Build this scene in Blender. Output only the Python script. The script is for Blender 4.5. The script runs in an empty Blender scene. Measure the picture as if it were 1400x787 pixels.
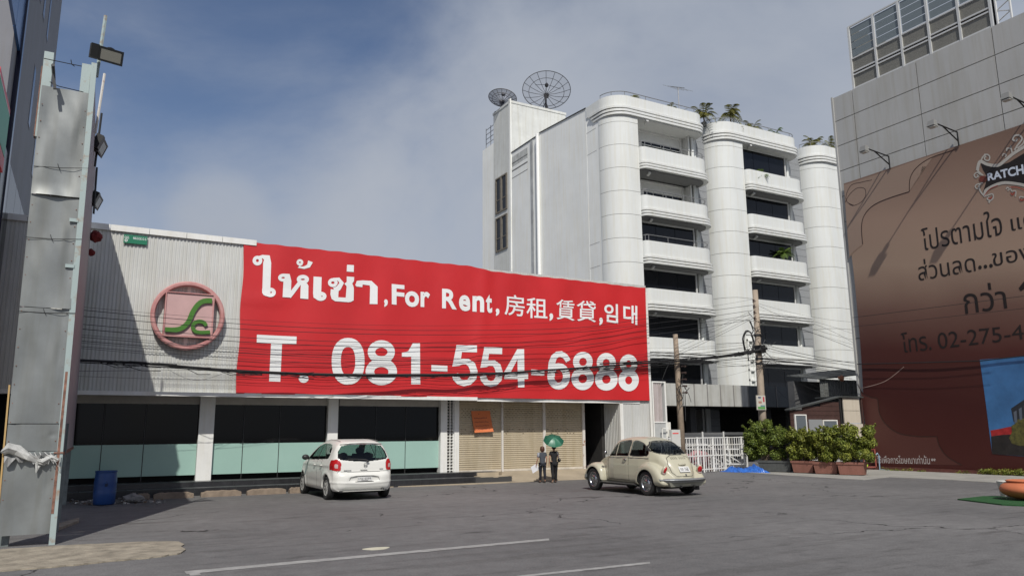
import bpy, bmesh, math, random
import numpy as np
from mathutils import Vector, Matrix
random.seed(7); rng = np.random.default_rng(7)
S = bpy.context.scene; COL = S.collection
R_ = math.radians

# ------------------------------------------------------------------ camera
EYE = 1.75
FPX, YAW, PIT, ROL = 1042.4, .50529, .18788, -.007837
fw = Vector((math.sin(YAW)*math.cos(PIT), math.cos(YAW)*math.cos(PIT), math.sin(PIT)))
rt0 = Vector((math.cos(YAW), -math.sin(YAW), 0)); up0 = rt0.cross(fw)
rt = math.cos(ROL)*rt0 + math.sin(ROL)*up0
up = -math.sin(ROL)*rt0 + math.cos(ROL)*up0
cd = bpy.data.cameras.new('camera'); cam = bpy.data.objects.new('camera', cd); COL.objects.link(cam)
cd.sensor_width = 36; cd.lens = 36*FPX/1400; cd.clip_start = .1; cd.clip_end = 3000
cam.matrix_world = Matrix(((rt.x, up.x, -fw.x, 0), (rt.y, up.y, -fw.y, 0), (rt.z, up.z, -fw.z, EYE), (0, 0, 0, 1)))
S.camera = cam

# ------------------------------------------------------------------ sky and sun
SUN = Vector((.41, 1, -1.12)).normalized()           # the way the light travels
EL = math.asin(-SUN.z); AZ = math.atan2(-SUN.x, -SUN.y)
W = bpy.data.worlds.new('World'); S.world = W; W.use_nodes = True
nt = W.node_tree; nt.nodes.clear()
def nn(nt, t, **k):
    n = nt.nodes.new(t)
    for a, b in k.items():
        if a in n.inputs: n.inputs[a].default_value = b
        else: setattr(n, a, b)
    return n
out = nn(nt, 'ShaderNodeOutputWorld'); bg = nn(nt, 'ShaderNodeBackground')
sky = nn(nt, 'ShaderNodeTexSky', sky_type='NISHITA', sun_disc=False, sun_elevation=EL, sun_rotation=AZ, air_density=1.0, dust_density=1.2, ozone_density=2.0)
tc = nn(nt, 'ShaderNodeTexCoord')
mp = nn(nt, 'ShaderNodeMapping'); mp.inputs['Scale'].default_value = (1.15, 1.0, 1.7); mp.inputs['Location'].default_value = (3.1, 1.7, .4)
n1 = nn(nt, 'ShaderNodeTexNoise', Scale=1.7, Detail=9.0, Roughness=.56, Distortion=.35)
r1 = nn(nt, 'ShaderNodeValToRGB'); r1.color_ramp.elements[0].position = .33; r1.color_ramp.elements[1].position = .80
r1.color_ramp.interpolation = 'EASE'
n2 = nn(nt, 'ShaderNodeTexNoise', Scale=2.3, Detail=5.0)
r2 = nn(nt, 'ShaderNodeValToRGB'); r2.color_ramp.elements[0].color = (3.6, 4.05, 4.9, 1); r2.color_ramp.elements[1].color = (5.3, 5.65, 6.3, 1)
mx = nn(nt, 'ShaderNodeMixRGB')
tint = nn(nt, 'ShaderNodeMixRGB', blend_type='MULTIPLY', Fac=1.0); tint.inputs['Color2'].default_value = (.95, .93, .98, 1)
L = nt.links.new
L(tc.outputs['Generated'], mp.inputs['Vector']); L(mp.outputs['Vector'], n1.inputs['Vector']); L(tc.outputs['Generated'], n2.inputs['Vector'])
sz = nn(nt, 'ShaderNodeSeparateXYZ'); L(tc.outputs['Generated'], sz.inputs[0])
hz = nn(nt, 'ShaderNodeMapRange'); hz.inputs[1].default_value = 0; hz.inputs[2].default_value = .62; hz.inputs[3].default_value = .25; hz.inputs[4].default_value = -.06; L(sz.outputs['Z'], hz.inputs[0])
ha = nn(nt, 'ShaderNodeMath', operation='ADD'); L(n1.outputs['Fac'], ha.inputs[0]); L(hz.outputs[0], ha.inputs[1])
last_ = ha.outputs[0]
def bank(d, lo, hi, k):                              # a bank of cloud round a compass direction
    global last_
    nrm = nn(nt, 'ShaderNodeVectorMath', operation='NORMALIZE'); L(tc.outputs['Generated'], nrm.inputs[0])
    dp = nn(nt, 'ShaderNodeVectorMath', operation='DOT_PRODUCT'); dp.inputs[1].default_value = d; L(nrm.outputs[0], dp.inputs[0])
    mr = nn(nt, 'ShaderNodeMapRange', interpolation_type='SMOOTHSTEP'); mr.inputs[1].default_value = lo; mr.inputs[2].default_value = hi; mr.inputs[4].default_value = k; L(dp.outputs['Value'], mr.inputs[0])
    a_ = nn(nt, 'ShaderNodeMath', operation='ADD'); L(last_, a_.inputs[0]); L(mr.outputs[0], a_.inputs[1]); last_ = a_.outputs[0]
for x_, y_, lo_, k_ in ((300, 302, .9972, .12), (420, 250, .975, .06), (620, 240, .95, .10), (1060, 60, .88, .13), (120, 80, .86, -.11)):
    bank(tuple((fw + (x_-700)/FPX*rt - (y_-393.5)/FPX*up).normalized()), lo_, 1.0, k_)
L(last_, r1.inputs['Fac']); L(n2.outputs['Fac'], r2.inputs['Fac'])
L(sky.outputs['Color'], tint.inputs['Color1'])
L(r1.outputs['Color'], mx.inputs['Fac']); L(tint.outputs['Color'], mx.inputs['Color1']); L(r2.outputs['Color'], mx.inputs['Color2'])
L(mx.outputs['Color'], bg.inputs['Color']); bg.inputs['Strength'].default_value = .09
L(bg.outputs['Background'], out.inputs['Surface'])
sd = bpy.data.lights.new('sun', 'SUN'); sd.energy = 3.75; sd.angle = R_(.5); sd.color = (1, .965, .90)
so = bpy.data.objects.new('sun', sd); COL.objects.link(so); so.location = (0, 0, 60)
so.rotation_euler = SUN.to_track_quat('-Z', 'Y').to_euler()
S.view_settings.view_transform = 'Standard'; S.view_settings.look = 'None'
S.view_settings.exposure = 0.0; S.view_settings.gamma = 1.0
try: S.view_settings.use_curve_mapping = False
except Exception: pass
S.cycles.max_bounces = 6; S.cycles.transparent_max_bounces = 16
S.render.resolution_x, S.render.resolution_y = 1024, 575

# ------------------------------------------------------------------ survey helpers: a sight line met with a real plane
def ray(x, y):
    x = float(x); y = float(y); return fw + (x-700)/FPX*rt - (y-393.5)/FPX*up
C0 = Vector((0, 0, EYE))
def bZ(x, y, z=0.): z = float(z); d = ray(x, y); return C0 + (z-EYE)/d.z*d
def bY(x, y, Y): Y = float(Y); d = ray(x, y); return C0 + Y/d.y*d
def bX(x, y, X): X = float(X); d = ray(x, y); return C0 + X/d.x*d
def bV(x, y, P, Q):                                   # vertical plane through ground points P, Q
    n = Vector((Q[1]-P[1], P[0]-Q[0], 0)); d = ray(x, y)
    t = (n.x*P[0]+n.y*P[1]) / (n.x*d.x+n.y*d.y); return C0 + t*d

# ------------------------------------------------------------------ materials
MATS = {}
def mat(name, col, rough=.6, metal=0., var=.0, scale=4., bump=0., bscale=None, spec=.5, col2=None, streak=0., isl=0., emis=None, coat=0.):
    if name in MATS: return MATS[name]
    m = bpy.data.materials.new(name); m.use_nodes = True; t = m.node_tree
    b = t.nodes['Principled BSDF']
    b.inputs['Roughness'].default_value = rough; b.inputs['Metallic'].default_value = metal
    b.inputs['Specular IOR Level'].default_value = spec
    b.inputs['Coat Weight'].default_value = coat
    b.inputs['Base Color'].default_value = (*col, 1)
    m.diffuse_color = (*col, 1)
    last = None
    if var or col2 or streak:
        g = nn(t, 'ShaderNodeNewGeometry')
        n = nn(t, 'ShaderNodeTexNoise', Scale=scale, Detail=6.0, Roughness=.62)
        t.links.new(g.outputs['Position'], n.inputs['Vector'])
        r = nn(t, 'ShaderNodeValToRGB'); e = r.color_ramp.elements
        e[0].position = .3; e[1].position = .7
        c2 = col2 if col2 else tuple(c*(1+var) for c in col)
        c1 = col if col2 else tuple(c*(1-var) for c in col)
        e[0].color = (*c1, 1); e[1].color = (*c2, 1)
        t.links.new(n.outputs['Fac'], r.inputs['Fac']); last = r.outputs['Color']
        if streak:                                     # dirt that ran down the surface
            mpn = nn(t, 'ShaderNodeMapping'); mpn.inputs['Scale'].default_value = (3.5, 3.5, .22)
            t.links.new(g.outputs['Position'], mpn.inputs['Vector'])
            s = nn(t, 'ShaderNodeTexNoise', Scale=1.3, Detail=5.0, Roughness=.6); t.links.new(mpn.outputs['Vector'], s.inputs['Vector'])
            rr = nn(t, 'ShaderNodeValToRGB'); rr.color_ramp.elements[0].position = .45; rr.color_ramp.elements[1].position = .75
            rr.color_ramp.elements[0].color = (1, 1, 1, 1); k = 1-streak; rr.color_ramp.elements[1].color = (k, k*.97, k*.9, 1)
            t.links.new(s.outputs['Fac'], rr.inputs['Fac'])
            mm = nn(t, 'ShaderNodeMixRGB', blend_type='MULTIPLY', Fac=1.0)
            t.links.new(last, mm.inputs['Color1']); t.links.new(rr.outputs['Color'], mm.inputs['Color2']); last = mm.outputs['Color']
    if isl:
        g2 = nn(t, 'ShaderNodeNewGeometry')
        r = nn(t, 'ShaderNodeValToRGB'); e = r.color_ramp.elements
        e[0].color = (1-isl,)*3+(1,); e[1].color = (1+isl,)*3+(1,)
        t.links.new(g2.outputs['Random Per Island'], r.inputs['Fac'])
        mm = nn(t, 'ShaderNodeMixRGB', blend_type='MULTIPLY', Fac=1.0)
        if last is None: mm.inputs['Color1'].default_value = (*col, 1)
        else: t.links.new(last, mm.inputs['Color1'])
        t.links.new(r.outputs['Color'], mm.inputs['Color2']); last = mm.outputs['Color']
    if last is not None: t.links.new(last, b.inputs['Base Color'])
    if bump:
        g = nn(t, 'ShaderNodeNewGeometry')
        n = nn(t, 'ShaderNodeTexNoise', Scale=bscale or scale*4, Detail=5.0)
        t.links.new(g.outputs['Position'], n.inputs['Vector'])
        bp = nn(t, 'ShaderNodeBump', Strength=min(1, bump), Distance=.02)
        t.links.new(n.outputs['Fac'], bp.inputs['Height']); t.links.new(bp.outputs['Normal'], b.inputs['Normal'])
    if emis: b.inputs['Emission Color'].default_value = (*emis[:3], 1); b.inputs['Emission Strength'].default_value = emis[3]
    MATS[name] = m; return m
def glassy(name, tintc, alpha, rough=.03, ior=1.5):            # tinted see-through pane
    if name in MATS: return MATS[name]
    m = bpy.data.materials.new(name); m.use_nodes = True; t = m.node_tree; t.nodes.remove(t.nodes['Principled BSDF'])
    o = t.nodes['Material Output']
    tr = nn(t, 'ShaderNodeBsdfTransparent', Color=(*[c for c in tintc], 1)); gl = nn(t, 'ShaderNodeBsdfGlossy', Roughness=rough)
    lw = nn(t, 'ShaderNodeLayerWeight', Blend=.5); pw = nn(t, 'ShaderNodeMath', operation='POWER'); pw.inputs[1].default_value = 5.0; t.links.new(lw.outputs['Facing'], pw.inputs[0])
    fr = nn(t, 'ShaderNodeMath', operation='MULTIPLY_ADD'); fr.inputs[1].default_value = .8; fr.inputs[2].default_value = ((ior-1)/(ior+1))**2; t.links.new(pw.outputs[0], fr.inputs[0])
    a = nn(t, 'ShaderNodeMath', operation='MAXIMUM'); a.inputs[1].default_value = alpha
    mxn = nn(t, 'ShaderNodeMixShader'); t.links.new(fr.outputs[0], a.inputs[0]); t.links.new(a.outputs[0], mxn.inputs[0])
    t.links.new(tr.outputs[0], mxn.inputs[1]); t.links.new(gl.outputs[0], mxn.inputs[2]); t.links.new(mxn.outputs[0], o.inputs['Surface'])
    MATS[name] = m; return m
def gauze(name, col, a):                               # metal mesh seen from afar
    m = mat(name, col, .5, .6); t = m.node_tree; b = t.nodes['Principled BSDF']; b.inputs['Alpha'].default_value = a; return m

# ------------------------------------------------------------------ mesh collector
class MB:
    def __init__(s): s.v = []; s.f = []; s.m = []; s.mi = 0
    def add(s, vs, fs):
        o = len(s.v); s.v += [tuple(p) for p in vs]; s.f += [tuple(i+o for i in q) for q in fs]; s.m += [s.mi]*len(fs); return s
    def box(s, x0, x1, y0, y1, z0, z1):
        if x0 > x1: x0, x1 = x1, x0
        if y0 > y1: y0, y1 = y1, y0
        if z0 > z1: z0, z1 = z1, z0
        v = [(x, y, z) for z in (z0, z1) for y in (y0, y1) for x in (x0, x1)]
        return s.add(v, [(0, 2, 3, 1), (4, 5, 7, 6), (0, 1, 5, 4), (2, 6, 7, 3), (0, 4, 6, 2), (1, 3, 7, 5)])
    def hexa(s, b, t):                                # 4 bottom points, 4 top points (ccw)
        return s.add(list(b)+list(t), [(3, 2, 1, 0), (4, 5, 6, 7)] + [(i, (i+1) % 4, 4+(i+1) % 4, 4+i) for i in range(4)])
    def quad(s, a, b, c, d): return s.add([a, b, c, d], [(0, 1, 2, 3)])
    def prism(s, poly, z0, z1, caps=True):            # poly in XY, extruded in Z
        n = len(poly); v = [(p[0], p[1], z0) for p in poly]+[(p[0], p[1], z1) for p in poly]
        f = [(i, (i+1) % n, n+(i+1) % n, n+i) for i in range(n)]
        if caps: f += [tuple(range(n-1, -1, -1)), tuple(range(n, 2*n))]
        return s.add(v, f)
    def prismY(s, poly, y0, y1):                      # poly in XZ
        n = len(poly); v = [(p[0], y0, p[1]) for p in poly]+[(p[0], y1, p[1]) for p in poly]
        f = [(i, n+i, n+(i+1) % n, (i+1) % n) for i in range(n)]+[tuple(range(n)), tuple(range(2*n-1, n-1, -1))]
        return s.add(v, f)
    def prismX(s, poly, x0, x1):                      # poly in YZ
        n = len(poly); v = [(x0, p[0], p[1]) for p in poly]+[(x1, p[0], p[1]) for p in poly]
        f = [(i, (i+1) % n, n+(i+1) % n, n+i) for i in range(n)]+[tuple(range(n-1, -1, -1)), tuple(range(n, 2*n))]
        return s.add(v, f)
    def tube(s, pts, r, n=6, caps=True):
        pts = [Vector(p) for p in pts]; rs = r if hasattr(r, '__len__') else [r]*len(pts)
        v = []; prev = None
        for i, p in enumerate(pts):
            d = (pts[min(i+1, len(pts)-1)]-pts[max(i-1, 0)])
            if d.length < 1e-9: d = Vector((0, 0, 1))
            d.normalize()
            if prev is None:
                a = Vector((0, 0, 1)) if abs(d.z) < .9 else Vector((1, 0, 0)); a = d.cross(a).normalized()
            else:
                a = prev - d*prev.dot(d)
                if a.length < 1e-6: a = d.orthogonal()
                a.normalize()
            prev = a; b = d.cross(a)
            for k in range(n):
                t = 2*math.pi*k/n; v.append(p+(a*math.cos(t)+b*math.sin(t))*rs[i])
        f = [(i*n+k, i*n+(k+1) % n, (i+1)*n+(k+1) % n, (i+1)*n+k) for i in range(len(pts)-1) for k in range(n)]
        if caps: f += [tuple(range(n-1, -1, -1)), tuple(range((len(pts)-1)*n, len(pts)*n))]
        return s.add(v, f)
    def bar(s, p, q, w, h=None):                      # rectangular bar
        p = Vector(p); q = Vector(q); h = h or w; d = (q-p).normalized()
        a = Vector((0, 0, 1)) if abs(d.z) < .95 else Vector((0, 1, 0)); x = d.cross(a).normalized()*w/2; y = x.normalized().cross(d)*h/2
        return s.hexa([p-x-y, p+x-y, p+x+y, p-x+y], [q-x-y, q+x-y, q+x+y, q-x+y])
    def lathe(s, prof, c=(0, 0, 0), n=24, axis='z', caps=False):   # prof: (r, h)
        c = Vector(c); v = []
        for r, h in prof:
            for k in range(n):
                t = 2*math.pi*k/n; a, b = r*math.cos(t), r*math.sin(t)
                v.append(c+Vector({'z': (a, b, h), 'x': (h, a, b), 'y': (b, h, a)}[axis]))
        f = [(i*n+k, i*n+(k+1) % n, (i+1)*n+(k+1) % n, (i+1)*n+k) for i in range(len(prof)-1) for k in range(n)]
        if caps: f += [tuple(range(n-1, -1, -1)), tuple(range((len(prof)-1)*n, len(prof)*n))]
        return s.add(v, f)
    def ball(s, c, r, n=10, m=6):
        rr = r if hasattr(r, '__len__') else (r, r, r); c = Vector(c); v = []
        for i in range(m+1):
            p = math.pi*i/m
            for k in range(n):
                t = 2*math.pi*k/n; v.append(c+Vector((rr[0]*math.sin(p)*math.cos(t), rr[1]*math.sin(p)*math.sin(t), rr[2]*math.cos(p))))
        f = [(i*n+k, (i+1)*n+k, (i+1)*n+(k+1) % n, i*n+(k+1) % n) for i in range(m) for k in range(n)]
        return s.add(v, f)
    def xform(s, M):
        s.v = [tuple(M @ Vector(p)) for p in s.v]; return s
    def build(s, name, mats, parent=None, org=None, smooth=False):
        me = bpy.data.meshes.new(name)
        if org is None:
            if parent is not None: org = ORG[parent.name]
            else:
                a = np.array(s.v); org = Vector(((a[:, 0].min()+a[:, 0].max())/2, (a[:, 1].min()+a[:, 1].max())/2, a[:, 2].min()))
        org = Vector(org)
        me.from_pydata([(p[0]-org.x, p[1]-org.y, p[2]-org.z) for p in s.v], [], s.f)
        if not isinstance(mats, (list, tuple)): mats = [mats]
        for m in mats: me.materials.append(m)
        if len(mats) > 1: me.polygons.foreach_set('material_index', s.m)
        if smooth: me.polygons.foreach_set('use_smooth', [True]*len(me.polygons))
        me.validate(); me.update()
        return link(name, me, parent, org)
ORG = {}
def link(name, me, parent, org):
    o = bpy.data.objects.new(name, me); COL.objects.link(o); ORG[o.name] = Vector(org)
    if parent is not None:
        o.parent = parent; o.location = Vector(org)-ORG[parent.name]
    else: o.location = org
    return o
def npmesh(name, V, F, m, parent=None, org=(0, 0, 0), smooth=False, mi=None):      # V (n,3) world, F (k,4) or (k,3)
    V = np.asarray(V, np.float32)-np.array(org, np.float32); F = np.asarray(F, np.int32)
    me = bpy.data.meshes.new(name); me.vertices.add(len(V)); me.vertices.foreach_set('co', V.ravel())
    k = F.shape[1]; me.loops.add(F.size); me.loops.foreach_set('vertex_index', F.ravel())
    me.polygons.add(len(F)); me.polygons.foreach_set('loop_start', np.arange(len(F), dtype=np.int32)*k)
    if smooth: me.polygons.foreach_set('use_smooth', np.ones(len(F), bool))
    ms = m if isinstance(m, (list, tuple)) else [m]
    for q in ms: me.materials.append(q)
    if mi is not None: me.polygons.foreach_set('material_index', np.asarray(mi, np.int32))
    me.update(calc_edges=True)
    return link(name, me, parent, org)
def tag(o, label, cat, group=None):
    o['label'] = label; o['category'] = cat
    if group: o['group'] = group
    return o
def thing(name, loc, label, cat, group=None):
    o = bpy.data.objects.new(name, None); COL.objects.link(o); o.location = loc; ORG[o.name] = Vector(loc); o.empty_display_size = .3
    return tag(o, label, cat, group)
def struct(o): o['kind'] = 'structure'; return o
def stuff(o): o['kind'] = 'stuff'; return o
def twin(o, d, name=None, parent=None):               # same mesh again, moved by d, under the same parent
    c = o.copy(); COL.objects.link(c); c.location = Vector(o.location)+Vector(d); ORG[c.name] = ORG[o.name]+Vector(d)
    if parent is not None: c.parent = parent
    return c
def boxo(name, m, parent, *b): return MB().box(*b).build(name, m, parent)

# ------------------------------------------------------------------ lettering
def glyph_mesh(body, bold=0.):
    c = bpy.data.curves.new('t', 'FONT'); c.body = body; c.offset = bold; c.resolution_u = 4
    o = bpy.data.objects.new('t', c); COL.objects.link(o); dg = bpy.context.evaluated_depsgraph_get(); dg.update()
    me = bpy.data.meshes.new_from_object(o.evaluated_get(dg)); V = [tuple(v.co) for v in me.vertices]; F = [tuple(p.vertices) for p in me.polygons]
    bpy.data.objects.remove(o); bpy.data.curves.remove(c); bpy.data.meshes.remove(me)
    return np.array(V), F
def fit_text(body, m, parent, fn, bold=0., name='lettering'):
    """fn(u, v) maps the 0..1 text box onto the real surface"""
    V, F = glyph_mesh(body, bold); a = V.min(0); b = V.max(0)
    P = [fn((p[0]-a[0])/(b[0]-a[0]), (p[1]-a[1])/(b[1]-a[1])) for p in V]
    mb = MB(); mb.add(P, F); return mb.build(name, m, parent)
def ribbon(pts, w, closed=False):
    """flat stroke as quads in 2-D; w may be a list"""
    n = len(pts); ws = w if hasattr(w, '__len__') else [w]*n; V = []; F = []
    for i, p in enumerate(pts):
        a = pts[(i-1) % n] if (closed or i) else pts[i]; b = pts[(i+1) % n] if (closed or i < n-1) else pts[i]
        dx, dy = b[0]-a[0], b[1]-a[1]; l = math.hypot(dx, dy) or 1; nx, ny = -dy/l*ws[i]/2, dx/l*ws[i]/2
        V += [(p[0]+nx, p[1]+ny), (p[0]-nx, p[1]-ny)]
    for i in range(n if closed else n-1):
        j = (i+1) % n; F.append((2*i, 2*i+1, 2*j+1, 2*j))
    return V, F
def ell(cx, cy, rx, ry, a0=0, a1=360, n=28):
    k = n if a1-a0 == 360 else n+1
    return [(cx+rx*math.cos(R_(a0+(a1-a0)*i/n)), cy-ry*math.sin(R_(a0+(a1-a0)*i/n))) for i in range(k)]

# ================================================================== SETTING: ground and paint
def wa_pre(t, g, l):
    w = nn(t, 'ShaderNodeTexNoise', Scale=2.5, Detail=4.0); l(g.outputs['Position'], w.inputs['Vector'])
    s = nn(t, 'ShaderNodeVectorMath', operation='SCALE'); s.inputs['Scale'].default_value = .5; l(w.outputs['Color'], s.inputs[0])
    a = nn(t, 'ShaderNodeVectorMath', operation='ADD'); l(g.outputs['Position'], a.inputs[0]); l(s.outputs[0], a.inputs[1])
    m = nn(t, 'ShaderNodeMapping'); m.inputs['Scale'].default_value = (.55, 1.5, 1); l(a.outputs[0], m.inputs['Vector']); return m.outputs['Vector']
def asphalt():
    m = bpy.data.materials.new('asphalt'); m.use_nodes = True; t = m.node_tree; b = t.nodes['Principled BSDF']; l = t.links.new
    b.inputs['Roughness'].default_value = .82; b.inputs['Specular IOR Level'].default_value = .35
    g = nn(t, 'ShaderNodeNewGeometry')
    big = nn(t, 'ShaderNodeTexNoise', Scale=.16, Detail=5.0, Roughness=.6); l(g.outputs['Position'], big.inputs['Vector'])
    r = nn(t, 'ShaderNodeValToRGB'); e = r.color_ramp.elements; e[0].position = .32; e[1].position = .68
    e[0].color = (.116, .114, .114, 1); e[1].color = (.172, .168, .166, 1); l(big.outputs['Fac'], r.inputs['Fac'])
    mp2 = nn(t, 'ShaderNodeMapping'); mp2.inputs['Scale'].default_value = (.5, 2.2, 1); mp2.inputs['Rotation'].default_value = (0, 0, -.12)
    l(g.outputs['Position'], mp2.inputs['Vector'])
    st = nn(t, 'ShaderNodeTexNoise', Scale=1.4, Detail=6.0, Roughness=.65); l(mp2.outputs['Vector'], st.inputs['Vector'])
    rs = nn(t, 'ShaderNodeValToRGB'); e = rs.color_ramp.elements; e[0].position = .30; e[1].position = .44
    e[0].color = (.55, .53, .52, 1); e[1].color = (1, 1, 1, 1); l(st.outputs['Fac'], rs.inputs['Fac'])
    m1 = nn(t, 'ShaderNodeMixRGB', blend_type='MULTIPLY', Fac=.75); l(r.outputs['Color'], m1.inputs['Color1']); l(rs.outputs['Color'], m1.inputs['Color2'])
    fine = nn(t, 'ShaderNodeTexNoise', Scale=38.0, Detail=3.0, Roughness=.8); l(g.outputs['Position'], fine.inputs['Vector'])
    rf = nn(t, 'ShaderNodeValToRGB'); e = rf.color_ramp.elements; e[0].position = .3; e[1].position = .7
    e[0].color = (.6, .6, .6, 1); e[1].color = (1.42, 1.42, 1.42, 1); l(fine.outputs['Fac'], rf.inputs['Fac'])
    m2 = nn(t, 'ShaderNodeMixRGB', blend_type='MULTIPLY', Fac=.8); l(m1.outputs['Color'], m2.inputs['Color1']); l(rf.outputs['Color'], m2.inputs['Color2'])
    # long tyre scuffs and pale dusty patches
    mp3 = nn(t, 'ShaderNodeMapping'); mp3.inputs['Scale'].default_value = (.22, 3.0, 1); mp3.inputs['Rotation'].default_value = (0, 0, -.35); l(g.outputs['Position'], mp3.inputs['Vector'])
    sc3 = nn(t, 'ShaderNodeTexNoise', Scale=1.0, Detail=4.0, Distortion=.6); l(mp3.outputs['Vector'], sc3.inputs['Vector'])
    r3 = nn(t, 'ShaderNodeValToRGB'); e = r3.color_ramp.elements; e[0].position = .56; e[1].position = .66; e[0].color = (1, 1, 1, 1); e[1].color = (.78, .77, .76, 1); l(sc3.outputs['Fac'], r3.inputs['Fac'])
    m4 = nn(t, 'ShaderNodeMixRGB', blend_type='MULTIPLY', Fac=.7); l(m2.outputs['Color'], m4.inputs['Color1']); l(r3.outputs['Color'], m4.inputs['Color2'])
    med = nn(t, 'ShaderNodeTexNoise', Scale=3.2, Detail=8.0, Roughness=.75); l(g.outputs['Position'], med.inputs['Vector'])
    r4 = nn(t, 'ShaderNodeValToRGB'); e = r4.color_ramp.elements; e[0].position = .30; e[1].position = .72; e[0].color = (.74, .73, .72, 1); e[1].color = (1.28, 1.27, 1.24, 1); l(med.outputs['Fac'], r4.inputs['Fac'])
    m5 = nn(t, 'ShaderNodeMixRGB', blend_type='MULTIPLY', Fac=.8); l(m4.outputs['Color'], m5.inputs['Color1']); l(r4.outputs['Color'], m5.inputs['Color2'])
    # oil spots
    os_ = nn(t, 'ShaderNodeTexVoronoi', feature='F1', Scale=.42, Randomness=1.0); l(wa_pre(t, g, l), os_.inputs['Vector'])
    ro = nn(t, 'ShaderNodeValToRGB'); e = ro.color_ramp.elements; e[0].position = .05; e[1].position = .13; e[0].color = (.45, .44, .43, 1); e[1].color = (1, 1, 1, 1); l(os_.outputs['Distance'], ro.inputs['Fac'])
    m6 = nn(t, 'ShaderNodeMixRGB', blend_type='MULTIPLY', Fac=.8); l(m5.outputs['Color'], m6.inputs['Color1']); l(ro.outputs['Color'], m6.inputs['Color2']); m2 = m6
    # cracks
    wn = nn(t, 'ShaderNodeTexNoise', Scale=.8, Detail=5.0); l(g.outputs['Position'], wn.inputs['Vector'])
    ws = nn(t, 'ShaderNodeVectorMath', operation='SCALE'); ws.inputs['Scale'].default_value = 1.6; l(wn.outputs['Color'], ws.inputs[0])
    wa = nn(t, 'ShaderNodeVectorMath', operation='ADD'); l(g.outputs['Position'], wa.inputs[0]); l(ws.outputs[0], wa.inputs[1])
    vo = nn(t, 'ShaderNodeTexVoronoi', feature='DISTANCE_TO_EDGE', Scale=.17); l(wa.outputs[0], vo.inputs['Vector'])
    lt = nn(t, 'ShaderNodeMath', operation='LESS_THAN'); lt.inputs[1].default_value = .0035; l(vo.outputs['Distance'], lt.inputs[0])
    mk = nn(t, 'ShaderNodeMath', operation='MULTIPLY'); l(lt.outputs[0], mk.inputs[0])
    gt = nn(t, 'ShaderNodeMath', operation='GREATER_THAN'); gt.inputs[1].default_value = .5; l(big.outputs['Fac'], gt.inputs[0]); l(gt.outputs[0], mk.inputs[1])
    m3 = nn(t, 'ShaderNodeMixRGB'); m3.inputs['Color2'].default_value = (.035, .033, .032, 1); l(mk.outputs[0], m3.inputs['Fac']); l(m2.outputs['Color'], m3.inputs['Color1'])
    l(m3.outputs['Color'], b.inputs['Base Color'])
    bp = nn(t, 'ShaderNodeBump', Strength=.35, Distance=.01); l(fine.outputs['Fac'], bp.inputs['Height']); l(bp.outputs['Normal'], b.inputs['Normal'])
    return m
MASPH = asphalt()
g = MB(); g.quad((-400, -300, 0), (700, -300, 0), (700, 800, 0), (-400, 800, 0)); struct(g.build('ground', MASPH, org=(0, 0, 0)))
WORN = mat('worn paint', (.22, .215, .205), .8, col2=(.40, .39, .37), scale=5)
for n, pts in (('parking_line', [(252, 780.5), (750, 735.6), (751, 738.2), (255, 784.2)]), ('parking_line', [(704, 787), (888, 767.5), (889, 770), (725, 787.5)])):
    P = [bZ(x, y) for x, y in pts]; q = MB()
    top = [P[0].lerp(P[1], i/40) for i in range(41)]; bot = [P[3].lerp(P[2], i/40) for i in range(41)]
    V = []; 
    for a, b_ in zip(top, bot):
        j = random.uniform(-.008, .008); V += [(a.x, a.y+j, .004), (b_.x, b_.y+random.uniform(-.01, .01), .004)]
    q.add(V, [(2*i, 2*i+1, 2*i+3, 2*i+2) for i in range(40)]); struct(q.build(n, WORN))
P = bZ(256, 781); q = MB(); q.quad((P.x, P.y-.35, .0045), (P.x+.12, P.y-.38, .0045), (P.x+.14, P.y-.02, .0045), (P.x, P.y, .0045)); struct(q.build('parking_line', WORN))
# pale cement strip in the foreground left, a thick worn smear with a broken end
CEM = mat('cement skim', (.27, .235, .18), .9, var=.38, scale=3.2, bump=.9, bscale=18)
tp = [(-260, 775), (-120, 764), (0, 752), (60, 748), (120, 745), (180, 742), (215, 741), (244, 741)]
bt = [(-260, 800), (-120, 792), (0, 781), (60, 777), (120, 771), (180, 765), (215, 762), (247, 757)]
def dens(a, k=6): return [(a[i][0]+(a[i+1][0]-a[i][0])*j/k, a[i][1]+(a[i+1][1]-a[i][1])*j/k) for i in range(len(a)-1) for j in range(k)]+[a[-1]]
tp, bt = dens(tp), dens(bt); poly = []
for x, y in tp: p = bZ(x, y); poly.append((p.x, p.y+random.uniform(-.03, .03)))
for x, y in [(252, 745), (247, 748), (254, 752)]: p = bZ(x, y); poly.append((p.x, p.y))
for x, y in reversed(bt): p = bZ(x, y); poly.append((p.x, p.y+random.uniform(-.03, .03)))
struct(MB().prism([p for p in reversed(poly)], .001, .022).build('cement_strip', CEM))
# small pale patch on the asphalt
c = bZ(515, 749.5); struct(MB().prism([(c.x+.21*math.cos(t)*(1+.15*math.sin(3*t)), c.y+.13*math.sin(t)) for t in np.linspace(0, 6.283, 20)[:-1]], .0005, .006).build('paint_patch', mat('pale paint spot', (.55, .52, .40), .8, var=.1)))
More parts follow.
